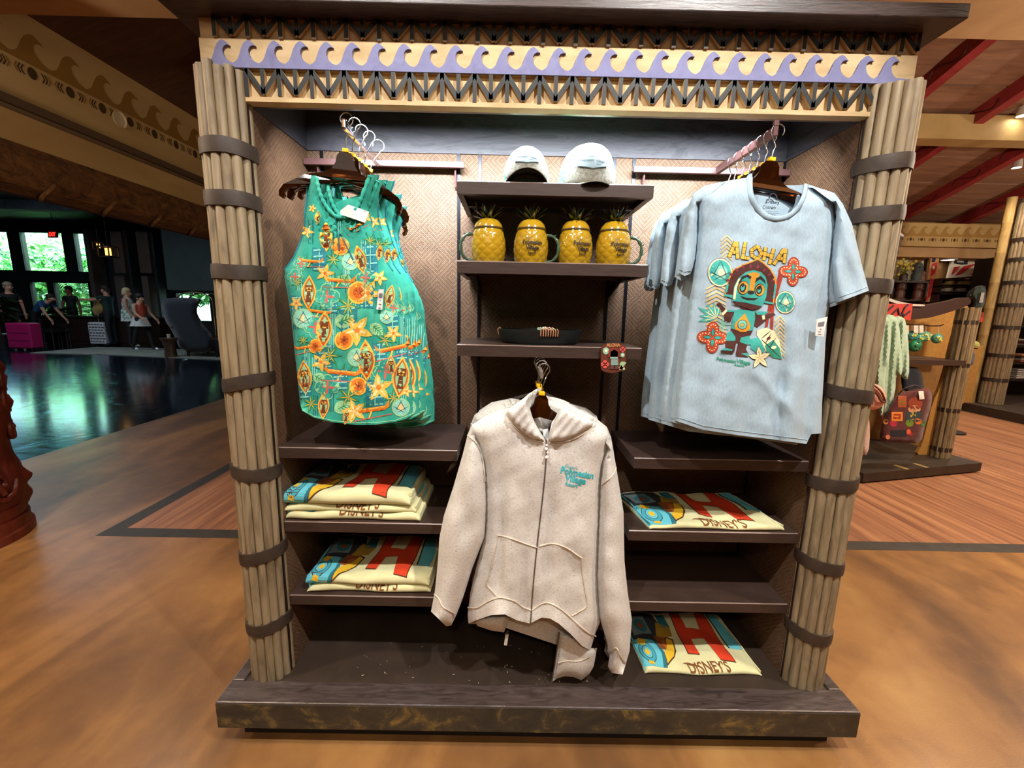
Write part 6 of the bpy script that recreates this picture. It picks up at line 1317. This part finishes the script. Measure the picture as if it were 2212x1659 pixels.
def palm(label, x, y, h, n, L, seed):
    r = random.Random(seed); g = thing('garden_palm', label, 'palm', (x, y, .2), 'garden plants beyond the windows'); mb = MB(); mb.tube([(x, y, .2), (x+.1, y, .2+h*.5), (x+.05, y, .2+h)], [.12, .09, .08], flat('6a5a44', .8), 8); mb.build('trunk', g)
    for k in range(n):
        a = 2*PI*k/n+r.uniform(-.2, .2); el = r.uniform(.1, .8); mb = MB(); pts = [Vector((x+math.cos(a)*L*t*math.cos(el*(1-t)), y+math.sin(a)*L*t*math.cos(el*(1-t)), .2+h+L*(math.sin(el)*t-.55*t*t))) for t in np.linspace(0, 1, 9)]
        m_ = M_LEAFS[r.randrange(4)]; mb.tube(pts, .012, m_, 4)
        for i in range(1, 9):
            d = (pts[i]-pts[i-1]).normalized(); w = d.cross(Vector((0, 0, 1))).normalized()
            for s in (-1, 1):
                for j in (0, .5): c = pts[i-1].lerp(pts[i], j); l = L*.32*(1-.5*i/9); mb.add([c, c+(w*s+d*.6)*l*.5+Vector((0, 0, .02)), c+(w*s*.9+d*.7)*l-Vector((0, 0, l*.3)), c+(w*s+d*.9)*l*.45], [(0, 1, 2, 3)], m_)
        mb.build('frond', g, fix=False)
for k, (x, y, rx, rz, n, s) in enumerate(((-18.5, 18.5, 2.0, 3.6, 1300, 1), (-16.2, 19.2, 2.0, 4.0, 1500, 2), (-14.2, 18.8, 1.8, 4.2, 1300, 3), (-20.8, 19.0, 1.8, 3.6, 900, 4), (-12.0, 18.5, 1.6, 3.0, 700, 5), (-17.4, 17.2, 1.2, 1.7, 600, 6), (-15.3, 17.0, 1.2, 1.6, 600, 7), (-17.2, 22.0, 3.2, 6.2, 1500, 8), (-22.5, 22.0, 3.2, 6.2, 1100, 9), (-12.3, 22.0, 3.0, 6.0, 1100, 10))):
    shrub(('tall leafy shrub behind the left window panes', 'tall leafy shrub in the middle of the garden view', 'tall leafy shrub behind the narrow window', 'leafy shrub at the left end of the garden', 'leafy shrub seen through the small window', 'low shrub below the left panes', 'low shrub below the middle panes', 'tree-sized hedge at the back of the garden, middle', 'tree-sized hedge at the back of the garden, left', 'tree-sized hedge at the back of the garden, right')[k], x, y, rx, rz, n, s)
palm('palm with arching fronds behind the middle upper pane', -16.2, 17.6, 2.9, 11, 1.7, 1); palm('palm behind the left upper pane', -18.2, 17.4, 2.2, 11, 1.5, 2); palm('palm behind the narrow upper pane', -14.6, 17.8, 2.6, 10, 1.5, 3)
# --- furniture
def lob(px_, py_, z=LZ): return atz(px_, py_, z)
g = thing('exit_sign', 'red glowing exit sign hanging above the windows', 'exit sign', at(113, 513, 14.2)); Ye = 14.2
slabo('housing', rect(103, 498, 122, 513), Ye, .06, flat('1a0606', .5), g); slabo('face', rect(104, 499, 121, 512), Ye-.004, .003, flat('5a0a0a', .4, emit=.5), g)
mb = MB(); V, F = text_mesh('EXIT', .03); k = 14/(V[:, 0].max()-V[:, 0].min()); mb.add(un(np.stack([112.5+V[:, 0]*k, 510-V[:, 1]*k*1.7], 1), Ye-.006), F, flat('ff2a20', .4, emit=4)); mb.build('lettering', g); q_ = at(113, 498, Ye); mb = MB(); mb.tube([(q_[0], Ye+.03, q_[2]), (q_[0], Ye+.03, 4.25)], .01, flat('1a1a1a', .5), 6); mb.build('drop_rod', g)
g = thing('reception_desk', 'long dark wooden reception desk in the lobby', 'desk', (-13.6, 13.7, LZ)); M_DESK = grain('dark_reception_wood', [(.3, '1c110c'), (.7, '2f1d14')], 5, (1, 1, 6), rough=.4)
mb = MB(); mb.box(-16.2, -11.0, 13.4, 14.0, LZ, 1.0, M_DESK); mb.build('front', g); mb = MB(); mb.box(-16.3, -10.9, 13.32, 14.1, 1.0, 1.05, flat('2a2622', .25)); mb.build('counter_top', g)
for k in range(6): mb = MB(); mb.box(-16.1+k*.86, -16.1+k*.86+.8, 13.38, 13.4, LZ+.1, .97, M_DESK); mb.build('panel', g)
g = thing('desk_monitor', 'small lit monitor on the reception desk', 'monitor', (float(at(270, 665, 13.7)[0]), 13.7, 1.05)); slabo('bezel', [(264, 646), (276, 646), (276, 667), (264, 667)], 13.7, .03, flat('15171a', .4), g); slabo('screen', rect(265, 647, 275, 665), 13.695, .004, flat('a9c4ff', .3, emit=1.6), g)
mb = MB(); c = at(270, 667, 13.7); mb.box(c[0]-.08, c[0]+.08, 13.65, 13.85, 1.05, 1.06, flat('15171a', .4)); mb.box(c[0]-.02, c[0]+.02, 13.72, 13.76, 1.05, c[2]+.02, flat('15171a', .4)); mb.build('stand', g)
# wing chair seen from behind
c0 = lob(410, 772, .09); g = thing('wing_chair', 'dark navy wing chair seen from behind in the lobby', 'armchair', (float(c0[0]), float(c0[1]), .09)); M_NAVY = cloth('navy_upholstery', [(.3, '151a22'), (.7, '1e2530')], 20); Yc = float(c0[1])
S_ = Sheet(smooth([(346, 646), (385, 642), (438, 645), (430, 655), (424, 672), (432, 690), (447, 710), (462, 728), (463, 762), (392, 762), (372, 715), (354, 690)], 1), Yc, .30, 12, None, None); mb = MB(); S_.into(mb, M_NAVY, 6); S_.into(mb, M_NAVY, 8, True); mb.build('back', g, smooth=60)
a, b = at(392, 740, Yc), at(463, 762, Yc); mb = MB(); mb.box(a[0], b[0]+.1, Yc+.2, Yc+.95, b[2], b[2]+.35, M_NAVY); mb.build('seat', g, bevel=.04)
for s in (a[0]-.02, b[0]): mb = MB(); mb.box(s, s+.14, Yc+.2, Yc+.95, b[2]+.1, b[2]+.6, M_NAVY); mb.build('arm', g, bevel=.04)
for (x, y) in ((a[0]+.06, Yc+.12), (b[0]-.02, Yc+.12), (a[0]+.06, Yc+.85), (b[0]+.05, Yc+.85)): mb = MB(); mb.tube([(x, y, .09), (x, y, b[2]+.02)], [.025, .04], flat('0f0d0c', .4), 8); mb.build('leg', g, smooth=60)
c = lob(370, 772, .10); g = thing('drum_table', 'brown drum side table with a cup, beside the wing chair', 'table', (float(c[0]), float(c[1]), .10)); M_DRUM = grain('brown_drum', [(.3, '3a2a1e'), (.7, '54402e')], 12, rough=.4)
zt_ = float(at(370, 730, c[1])[2]); mb = MB(); mb.lathe([(.001, .10), (.14, .10), (.12, .10+(zt_-.10)*.5), (.17, zt_-.03), (.001, zt_-.03)], (c[0], c[1], 0), M_DRUM, 20); mb.build('drum', g, smooth=45); mb = MB(); mb.lathe([(.001, zt_-.03), (.19, zt_-.03), (.19, zt_), (.001, zt_)], (c[0], c[1], 0), M_DRUM, 20); mb.build('top', g, smooth=45)
mb = MB(); mb.lathe([(.001, 0), (.035, 0), (.045, .1), (.04, .1), (.03, .01), (.001, .01)], (c[0], c[1], zt_), flat('cfc9bd', .4), 14); o = mb.build('paper_cup', None, loc=(c[0], c[1], zt_), smooth=45); tag(o, 'small pale cup on the drum table', 'cup')
mb = MB(); a, b = lob(110, 768), lob(480, 772); M_ = grain('grey_rug', [(.3, '565c58'), (.55, '7d7f76'), (.8, '9a8f7c')], 3, (1, 3, 1), rough=.9); X_ = (-12.4, -10.6, -7.2); mb.add([(x, y, zf(x)+dz) for dz in (.001, .014) for x in X_ for y in (10.9, 12.7)], [(6, 8, 9, 7), (8, 10, 11, 9), (0, 2, 8, 6), (2, 4, 10, 8), (1, 7, 9, 3), (3, 9, 11, 5), (0, 6, 7, 1), (4, 5, 11, 10)], M_); o = mb.build('area_rug', None, loc=(-9.8, 11.8, .1)); tag(o, 'pale grey streaked rug on the dark slate floor', 'rug')
def suitcase(label, x0, y0, x1, y1, dep, mat, pat=None, handle=True):
    q = lob((x0+x1)/2, y1); Y = float(q[1]); a, b = at(x0, y0, Y), at(x1, y1-2, Y); g = thing('suitcase', label, 'suitcase', (float(q[0]), Y+dep/2, LZ)); mb = MB(); mb.box(a[0], b[0], Y, Y+dep, LZ+.05, a[2], mat); mb.build('shell', g, bevel=.04)
    for (x, y) in ((a[0]+.06, Y+.05), (b[0]-.06, Y+.05), (a[0]+.06, Y+dep-.05), (b[0]-.06, Y+dep-.05)): mb = MB(); mb.ball((x, y, LZ+.03), .03, .03, .03, flat('17181a', .4), 8, 6); mb.build('wheel', g, smooth=60)
    for t in (.3, .6): z = LZ+.05+(a[2]-LZ-.05)*t; mb = MB(); mb.box(a[0]+.02, b[0]-.02, Y-.004, Y+.004, z, z+.012, flat('d8d8d8' if pat else '5a0f34', .4)); mb.build('groove', g)
    if handle:
        mb = MB(); xm = (a[0]+b[0])/2
        for s in (-.1, .1): mb.tube([(xm+s, Y+dep-.04, a[2]-.05), (xm+s, Y+dep-.04, a[2]+.34)], .011, flat('b9bcc2', .3, .8), 6)
        mb.tube([(xm-.1, Y+dep-.04, a[2]+.34), (xm+.1, Y+dep-.04, a[2]+.34)], .016, flat('2a2c30', .4), 6); mb.build('pull_handle', g, smooth=60)
    if pat:
        mb = MB(); r = random.Random(4); W_, H_ = b[0]-a[0], a[2]-LZ-.1
        for i in range(5):
            for j in range(7):
                u, v = a[0]+W_*(.12+.19*i+.05*(j % 2)), LZ+.1+H_*(.06+.14*j); an = r.uniform(0, PI); P = [(u+.045*math.cos(t+an)*(1 if abs(math.cos(t)) > .5 else .5), v+.024*math.sin(t+an)) for t in np.linspace(0, 2*PI, 9)[:-1]]
                mb.prism(P, lambda p, q_, d: (p, Y+d, q_), -.007, -.002, flat(('4a5568', '5a6a62', '6a5560')[(i+j) % 3], .6))
        mb.build('printed_motif', g)
    return g
suitcase('bright magenta suitcase at the left edge of the lobby', 8, 697, 70, 757, .32, flat('a01c58', .3), None, False); suitcase('white suitcase printed with small dark shapes beside the desk', 187, 696, 229, 747, .28, flat('c9c9cc', .4), True); suitcase('dark suitcase with a pale printed edge behind the white suitcase', 226, 696, 245, 744, .3, flat('1c1b1e', .4), None, False)
def bin_(label, x0, y0, x1, y1, mat): q = lob((x0+x1)/2, y1); Y = float(q[1]); a, b = at(x0, y0, Y), at(x1, y1, Y); r = (b[0]-a[0])/2; mb = MB(); mb.lathe([(.001, LZ), (r*.85, LZ), (r, a[2]), (r*.93, a[2]), (r*.8, LZ+.03), (.001, LZ+.03)], (q[0], Y+r, 0), mat, 16); o = mb.build('waste_bin', None, loc=(q[0], Y+r, LZ), smooth=45); return tag(o, label, 'bin')
bin_('grey cylindrical bin right of the magenta suitcase', 68, 705, 82, 745, flat('4a4d50', .5))
def stool(label, x0, y0, x1, y1):
    q = lob((x0+x1)/2, y1); Y = float(q[1]); a, b = at(x0, y0, Y), at(x1, y1, Y); g = thing('dark_bench_seat', label, 'seat', (float(q[0]), Y+.25, LZ)); M = flat('141214', .6)
    mb = MB(); mb.box(a[0], b[0], Y, Y+.5, LZ+.38, LZ+.5, M); mb.build('seat', g, bevel=.02); mb = MB(); mb.box(a[0], b[0], Y+.44, Y+.5, LZ+.5, a[2], M); mb.build('backrest', g, bevel=.02)
    for x in (a[0]+.04, b[0]-.04):
        for y in (Y+.05, Y+.45): mb = MB(); mb.tube([(x, y, LZ), (x, y, LZ+.38)], .02, M, 6); mb.build('leg', g)
stool('dark seat in front of the reception desk, left', 84, 700, 116, 746); stool('dark seat in front of the reception desk, right', 122, 706, 152, 744)
# luggage cart
c = lob(440, 760, .08); g = thing('luggage_cart', 'brass luggage cart with arched rails behind the wing chair', 'luggage cart', (float(c[0]), float(c[1])+.9, .08)); M_BR = flat('a8946a', .25, .9); Yl = float(c[1])+.9
mb = MB(); a, b = at(405, 745, Yl), at(480, 745, Yl); mb.box(a[0], b[0], Yl-.3, Yl+.3, .22, .28, M_BR); mb.build('deck', g)
for y in (Yl-.25, Yl+.25):
    mb = MB(); za = float(at(430, 632, Yl)[2]); w = (b[0]-a[0])/2; pts = [(a[0], y, .28)]+[(a[0]+w-w*math.cos(t), y, za-.25+.25*math.sin(t)) for t in np.linspace(0, PI, 10)]+[(b[0], y, .28)]; mb.tube(pts, .022, M_BR, 7); mb.build('arched_rail', g, smooth=60)
for x in (a[0]+.08, b[0]-.08):
    for y in (Yl-.25, Yl+.25): mb = MB(); mb.ball((x, y, .15), .065, .03, .065, flat('1a1a1a', .5), 10, 8); mb.build('wheel', g, smooth=60)
# lantern and pendant
def lantern(label, px_, y0, y1, Y, w):
    a, b = at(px_, y0, Y), at(px_, y1, Y); g = thing('hanging_lantern', label, 'lantern', (float(a[0]), Y, float(b[2])), 'hanging lanterns'); M = flat('3a2618', .6)
    mb = MB(); mb.box(a[0]-w, a[0]+w, Y-w, Y+w, b[2], b[2]+.03, M); mb.box(a[0]-w, a[0]+w, Y-w, Y+w, a[2]-.03, a[2], M)
    for sx in (-1, 1):
        for sy in (-1, 1): mb.box(a[0]+sx*w*.95-.012, a[0]+sx*w*.95+.012, Y+sy*w*.95-.012, Y+sy*w*.95+.012, b[2], a[2], M)
    mb.build('frame', g); mb = MB(); mb.box(a[0]-w*.3, a[0]+w*.3, Y-w*.3, Y+w*.3, b[2]+.06, a[2]-.06, flat('ffb765', .4, emit=2.2)); mb.build('glow_panel', g); mb = MB(); mb.tube([(a[0], Y, a[2]), (a[0], Y, 4.25)], .008, M, 5); mb.build('cord', g)
lantern('glowing lantern hanging in front of the dark lobby wall', 232, 532, 556, 13.4, .17); lantern('smaller dim lantern hanging left of the glowing one', 211, 522, 540, 14.0, .10)
def pot(label, px_, py_, h, n, seed, L=.5):
    q = lob(px_, py_); r = random.Random(seed); g = thing('potted_plant', label, 'plant', (float(q[0]), float(q[1]), LZ), 'potted plants in the lobby'); x, y = q[0], q[1]; mb = MB(); mb.lathe([(.001, LZ), (.17, LZ), (.22, LZ+.4), (.19, LZ+.4), (.001, LZ+.34)], (x, y, 0), flat('1e1b1a', .4), 16); mb.build('pot', g, smooth=45); mg = flat('1c3a22', .5); mb = MB()
    for k in range(n):
        a = r.uniform(0, 2*PI); zz = LZ+.4+h*r.uniform(.2, 1); l = L*r.uniform(.6, 1.2); d = Vector((math.cos(a), math.sin(a), r.uniform(-.2, .7))).normalized(); w = d.cross(Vector((0, 0, 1))).normalized(); c = Vector((x, y, zz)); mb.add([c, c+d*l*.5+w*l*.2, c+d*l-Vector((0, 0, l*.25)), c+d*l*.5-w*l*.2], [(0, 1, 2, 3)], mg)
    mb.tube([(x, y, LZ+.35), (x, y, LZ+.4+h)], .02, flat('3a2c20', .7), 6); mb.build('leaves', g, fix=False)
pot('tall leafy plant at the left edge of the lobby', 8, 752, 1.1, 60, 1); pot('leafy plant silhouetted against the lower window', 140, 741, .7, 60, 2, .42)

# ================================================================== people in the lobby
SKIN = flat('b98a70', .6); SKIN2 = flat('8a5c44', .6)
def person(label, feet, J, cols, hair, skin=SKIN, hairlen=.0, extra=None, face=-90):
    """J: joints in metres relative to the feet point (x right, y away, z up). cols: list of (test(x,y,z), material) by region, skin otherwise"""
    g = thing('person', label, 'person', (float(feet[0]), float(feet[1]), LZ), 'people in the lobby')
    V = []; E = []; R = []; T = []
    def vt(p, r, t): V.append(tuple(p)); R.append(r); T.append(t); return len(V)-1
    pel = vt(J['pelvis'], J.get('rp', .15), 'hip'); sp = vt(np.array(J['pelvis'])*.5+np.array(J['chest'])*.5, .135, 'torso'); ch = vt(J['chest'], .15, 'torso'); nk = vt(J['neck'], .055, 'neck'); hd = vt(np.array(J['head'])-np.array((0, 0, .055)), .082, 'head'); ht = vt(np.array(J['head'])+np.array((0, 0, .05)), .080, 'head')
    E += [(pel, sp), (sp, ch), (ch, nk), (nk, hd), (hd, ht)]
    fx, fy = math.cos(rad(face)), math.sin(rad(face)); ns = vt(np.array(J['head'])+np.array((fx*.108, fy*.108, -.035)), .014, 'head'); E.append((hd, ns))
    for s in ('l', 'r'):
        h = vt(J['hip'+s], .095, 'hip'); k = vt(J['knee'+s], .062, 'leg'); a = vt(J['ank'+s], .042, 'shin'); t = vt(J['toe'+s], .036, 'foot'); E += [(pel, h), (h, k), (k, a), (a, t)]
        sh = vt(J['sho'+s], .062, 'sleeve'); el = vt(J['elb'+s], .043, 'arm'); wr = vt(J['wri'+s], .030, 'arm'); E += [(ch, sh), (sh, el), (el, wr)]
        d = np.array(J['wri'+s])-np.array(J['elb'+s]); d = d/np.linalg.norm(d); side = np.cross(d, (0, 1, .2)); side /= max(np.linalg.norm(side), 1e-6); pm = vt(np.array(J['wri'+s])+d*.06, .030, 'hand'); E.append((wr, pm))
        for i, o in enumerate((-.024, -.008, .008, .024)):
            L = (.07, .085, .08, .06)[i]; f1 = vt(np.array(J['wri'+s])+d*.10+side*o, .0095, 'hand'); f2 = vt(np.array(J['wri'+s])+d*(.10+L*.5)+side*o*1.2+np.array((0, 0, -.008)), .0085, 'hand'); f3 = vt(np.array(J['wri'+s])+d*(.10+L*.85)+side*o*1.2+np.array((0, 0, -.03)), .008, 'hand'); E += [(pm, f1), (f1, f2), (f2, f3)]
        t1_ = vt(np.array(J['wri'+s])+d*.055+side*.045, .010, 'hand'); t2_ = vt(np.array(J['wri'+s])+d*.095+side*.058, .0085, 'hand'); E += [(pm, t1_), (t1_, t2_)]
    me = bpy.data.meshes.new('body'); me.from_pydata(V, E, []); ob = bpy.data.objects.new('body', me); C.objects.link(ob)
    ob.modifiers.new('skin', 'SKIN').use_smooth_shade = True; ss = ob.modifiers.new('sub', 'SUBSURF'); ss.levels = 1; ss.render_levels = 1
    for i, sv in enumerate(me.skin_vertices[0].data): sv.radius = (R[i], R[i]*(.75 if T[i] in ('torso', 'hip') else 1)); sv.use_root = (i == 0)
    dg = bpy.context.evaluated_depsgraph_get(); nm = bpy.data.meshes.new_from_object(ob.evaluated_get(dg)); bpy.data.objects.remove(ob)
    o = bpy.data.objects.new('body', nm); C.objects.link(o); o.parent = g
    VA = np.array(V); mats = [skin]+[m for _, m in cols]; nm.materials.clear()
    for m in mats: nm.materials.append(m)
    for p in nm.polygons:
        c = np.array(p.center); i = int(np.argmin(np.linalg.norm(VA-c, axis=1)-np.array(R)*.6)); t = T[i]; p.material_index = 0
        for q, (kinds, m) in enumerate(cols):
            if t in kinds: p.material_index = q+1; break
    H = np.array(J['head'])+np.array(g.location); mb = MB(); hm = flat(hair, .7); back = np.array((-fx, -fy, 0))
    mb.ball(H+np.array((0, 0, .055))+back*.02, .098, .102, .085, hm, 12, 8); mb.ball(H+back*.05+np.array((0, 0, -.01)), .082, .085, .085+hairlen*.3, hm, 12, 8)
    if hairlen: mb.ball(H+back*.075+np.array((0, 0, -hairlen)), .06, .06, hairlen, hm, 10, 8)
    mb.build('hair', g, smooth=60)
    sd = np.array((-fy, fx, 0))
    for s in (-1, 1): mb = MB(); mb.ball(H+np.array((fx, fy, 0))*.078+sd*s*.033, .012, .012, .008, flat('201812', .4), 6, 4); mb.build('eye', g); mb = MB(); mb.ball(H+sd*s*.088-np.array((0, 0, .02)), .018, .018, .03, skin, 6, 5); mb.build('ear', g)
    mb = MB(); mb.ball(H+np.array((fx, fy, 0))*.085-np.array((0, 0, .075)), .022, .022, .007, flat('8a4a40', .5), 8, 4); mb.build('mouth', g)
    if extra: extra(g)
    return g
def stand(h=1.7, face=0, lean=0., arm=((-.05, .0), (.05, .0)), step=.0, bend=0.):
    """upright joints; face: facing angle in the ground plane (deg, 0 = to the right)"""
    k = h/1.75; f = np.array((math.cos(rad(face)), math.sin(rad(face)), 0)); s = np.array((-f[1], f[0], 0)); z = np.array((0, 0, 1.)); J = {}
    J['pelvis'] = z*.95*k; J['chest'] = z*(1.32-bend*.25)*k+f*(lean+bend*.45); J['neck'] = z*(1.50-bend*.38)*k+f*(lean*1.2+bend*.62); J['head'] = z*(1.63-bend*.42)*k+f*(lean*1.3+.03+bend*.75)
    for n_, sg in (('l', 1), ('r', -1)):
        st = step*sg; J['hip'+n_] = z*.90*k+s*.09*sg; J['knee'+n_] = z*.50*k+s*.095*sg+f*(st*.55+.02); J['ank'+n_] = z*.09*k+s*.095*sg+f*(st-.02); J['toe'+n_] = z*.035*k+s*.10*sg+f*(st+.14)
        J['sho'+n_] = z*(1.43-bend*.30)*k+s*.185*sg+f*(lean+bend*.5); a = arm[0 if sg == 1 else 1]
        J['elb'+n_] = J['sho'+n_]+(-z*.27+f*a[0]+s*.04*sg)*k; J['wri'+n_] = J['elb'+n_]+(-z*(.24-abs(a[1])*.5)+f*a[1])*k
    return J
JEAN = flat('1c2230', .8); BLK = flat('121214', .8)
TOR = ('torso', 'sleeve'); LEG = ('leg', 'hip', 'shin')
person('grey-haired person in a black shirt standing behind the magenta suitcase', lob(38, 750), stand(1.84, -15, .02, ((.03, .05), (.0, .03))), [(TOR, BLK), (LEG, flat('3a3632', .8)), (('foot',), flat('d0ccc4', .6))], '8f7f68', face=-15)
person('person in a blue shirt leaning over the desk', lob(86, 746), stand(1.82, 10, .0, ((.15, .12), (.12, .1)), 0, .62), [(TOR, flat('1f4a78', .8)), (LEG, BLK), (('foot',), BLK)], '201a17', face=10)
person('dark-haired clerk behind the desk against the window', np.array((float(at(151, 640, 14.5)[0]), 14.5, LZ)), stand(1.84, -90), [(TOR, flat('1a2420', .8)), (LEG, BLK), (('foot',), BLK)], '17120f', SKIN2, face=-90)
def mask(g): pass
J = stand(1.84, 180, .02, ((.05, .05), (.27, .2))); J['elbr'] = np.array(J['shor'])+np.array((-.22, -.05, -.10)); J['wrir'] = np.array(J['elbr'])+np.array((-.24, -.03, .03)); J['elbl'] = np.array(J['shol'])+np.array((-.20, -.05, -.12)); J['wril'] = np.array(J['elbl'])+np.array((-.24, -.02, .02))
P4 = lob(247, 747); person('person in a dark green shirt reaching out with a tan bag', P4, J, [(TOR, flat('16302c', .8)), (LEG, flat('15181f', .8)), (('foot',), BLK)], '2a1a14', face=200)
g, S_ = soft('tan_bag', 'tan shoulder bag held out by the person in green', 'bag', [(209, 643), (213, 650), (222, 660), (226, 670), (217, 678), (203, 681), (198, 668), (204, 652)], float(P4[1])-.12, .16, cloth('tan_leather', [(.3, '8a7038'), (.7, 'a88a4a')], 14, .6), (('strap', [(205, 655), (209, 644), (215, 652)], .012, flat('8a7038', .6)),))
J = stand(1.76, 20, .0, ((.06, .12), (.05, .1)))
def skirt(g, z0, z1, r0, r1, mat, nm='wrapped_cloth', dx=0, dy=0):
    x, y, z = g.location; mb = MB(); n = 18; vs = []
    for (zz, r_) in ((z1, r0), ((z0+z1)/2, (r0+r1)/2), (z0, r1)):
        for k in range(n): a = 2*PI*k/n; q = r_*(1+.06*math.sin(5*a)); vs.append((x+dx+q*math.cos(a), y+dy+q*math.sin(a)*.75, z+zz))
    mb.add(vs, [(i*n+k, i*n+(k+1) % n, (i+1)*n+(k+1) % n, (i+1)*n+k) for i in range(2) for k in range(n)], mat); mb.build(nm, g, smooth=70)
def e5(g): skirt(g, .79, 1.14, .18, .22, cloth('white_leaf_print', [(.4, '5f8f86'), (.5, 'c9cfc4'), (.7, 'd6d9ce')], 12), 'blouse_hem')
person('blond woman in a white patterned sleeveless top beside the walking girl', lob(288, 751), J, [(('torso',), cloth('white_leaf_top', [(.4, '5f8f86'), (.5, 'c9cfc4'), (.7, 'd6d9ce')], 12)), (LEG, BLK), (('foot',), flat('c9c4ba', .6))], 'c9b48a', face=30, hairlen=.05, extra=e5)
def e6(g): skirt(g, .69, .95, .155, .26, cloth('white_tied_shirt', [(.4, 'b9bab4'), (.6, 'd0d0ca')], 14), 'tied_shirt', -.02)
J = stand(1.58, -8, .04, ((.06, .16), (.08, .2)), .22)
person('dark-haired girl in an orange top with a white shirt tied at her waist', lob(312, 757), J, [(('torso',), flat('c9563c', .8)), (('leg', 'hip', 'shin'), BLK), (('foot',), flat('dde2e6', .5))], '1a1210', face=-8, hairlen=.10, extra=e6)

# ================================================================== carved totem at the left edge
tc_ = (-3.45, 2.42); g = thing('carved_totem', 'dark red carved wooden totem pole at the left edge', 'totem', (tc_[0], tc_[1], 0)); M_TOT = grain('red_brown_carved_wood', [(.3, '42150c'), (.55, '5f2316'), (.8, '743020')], 9, (1, 1, .4), rough=.4, bump=.4, bdist=.01)
mb = MB(); mb.lathe([(.001, 0), (.36, 0), (.36, .05), (.345, .06), (.345, .12), (.33, .13), (.34, .16), (.33, .2), (.001, .2)], (*tc_, 0), M_TOT, 40); mb.build('base_ring', g, smooth=40)
n, m_ = 56, 120; vs = []; rr = random.Random(3); bl = [(rr.uniform(0, 2*PI), rr.uniform(.2, 3.2), rr.uniform(.05, .14), rr.choice((-1, 1, 1))*rr.uniform(.015, .04)) for _ in range(150)]
for i in range(m_+1):
    z = .18+3.1*i/m_
    for k in range(n):
        a = 2*PI*k/n; r = .325-.012*z
        for (ba, bz, bs, bh) in bl:
            if abs(z-bz) < 2.2*bs:
                da = (a-ba+PI) % (2*PI)-PI; q = ((da*.29)**2+(z-bz)**2)/(bs*bs)
                if q < 4: r += bh*math.exp(-q*1.6)*(1+.35*math.cos(6*math.sqrt(q)))
        r += .008*math.sin(z*19)*(.5+.5*math.sin(3*a)); vs.append((tc_[0]+r*math.cos(a), tc_[1]+r*math.sin(a), z))
mb = MB(); mb.add(vs, [(i*n+k, i*n+(k+1) % n, (i+1)*n+(k+1) % n, (i+1)*n+k) for i in range(m_) for k in range(n)], M_TOT); mb.build('shaft', g, smooth=75)
for i in range(46):                                   # carved scrolls and leaf bosses
    a0, z0, sg, sz = rr.uniform(-1.5, .9), .24+3.0*i/46, rr.choice((-1, 1)), rr.uniform(.06, .12); pts = []; R = []
    for t in np.linspace(0, 1, 16):
        th_ = sg*(t*2.1*PI)+rr.uniform(-.02, .02); q = sz*(1-.8*t); aa = a0+q*math.cos(th_)/.29; zz = z0+q*1.25*math.sin(th_); r = .335-.012*zz; pts.append((tc_[0]+r*math.cos(aa), tc_[1]+r*math.sin(aa), zz)); R.append(.020*(1-.45*t))
    mb = MB(); mb.tube(pts, R, M_TOT, 8); mb.ball(pts[-1], .022, .022, .022, M_TOT, 8, 6); mb.build('carved_scroll', g, smooth=60)
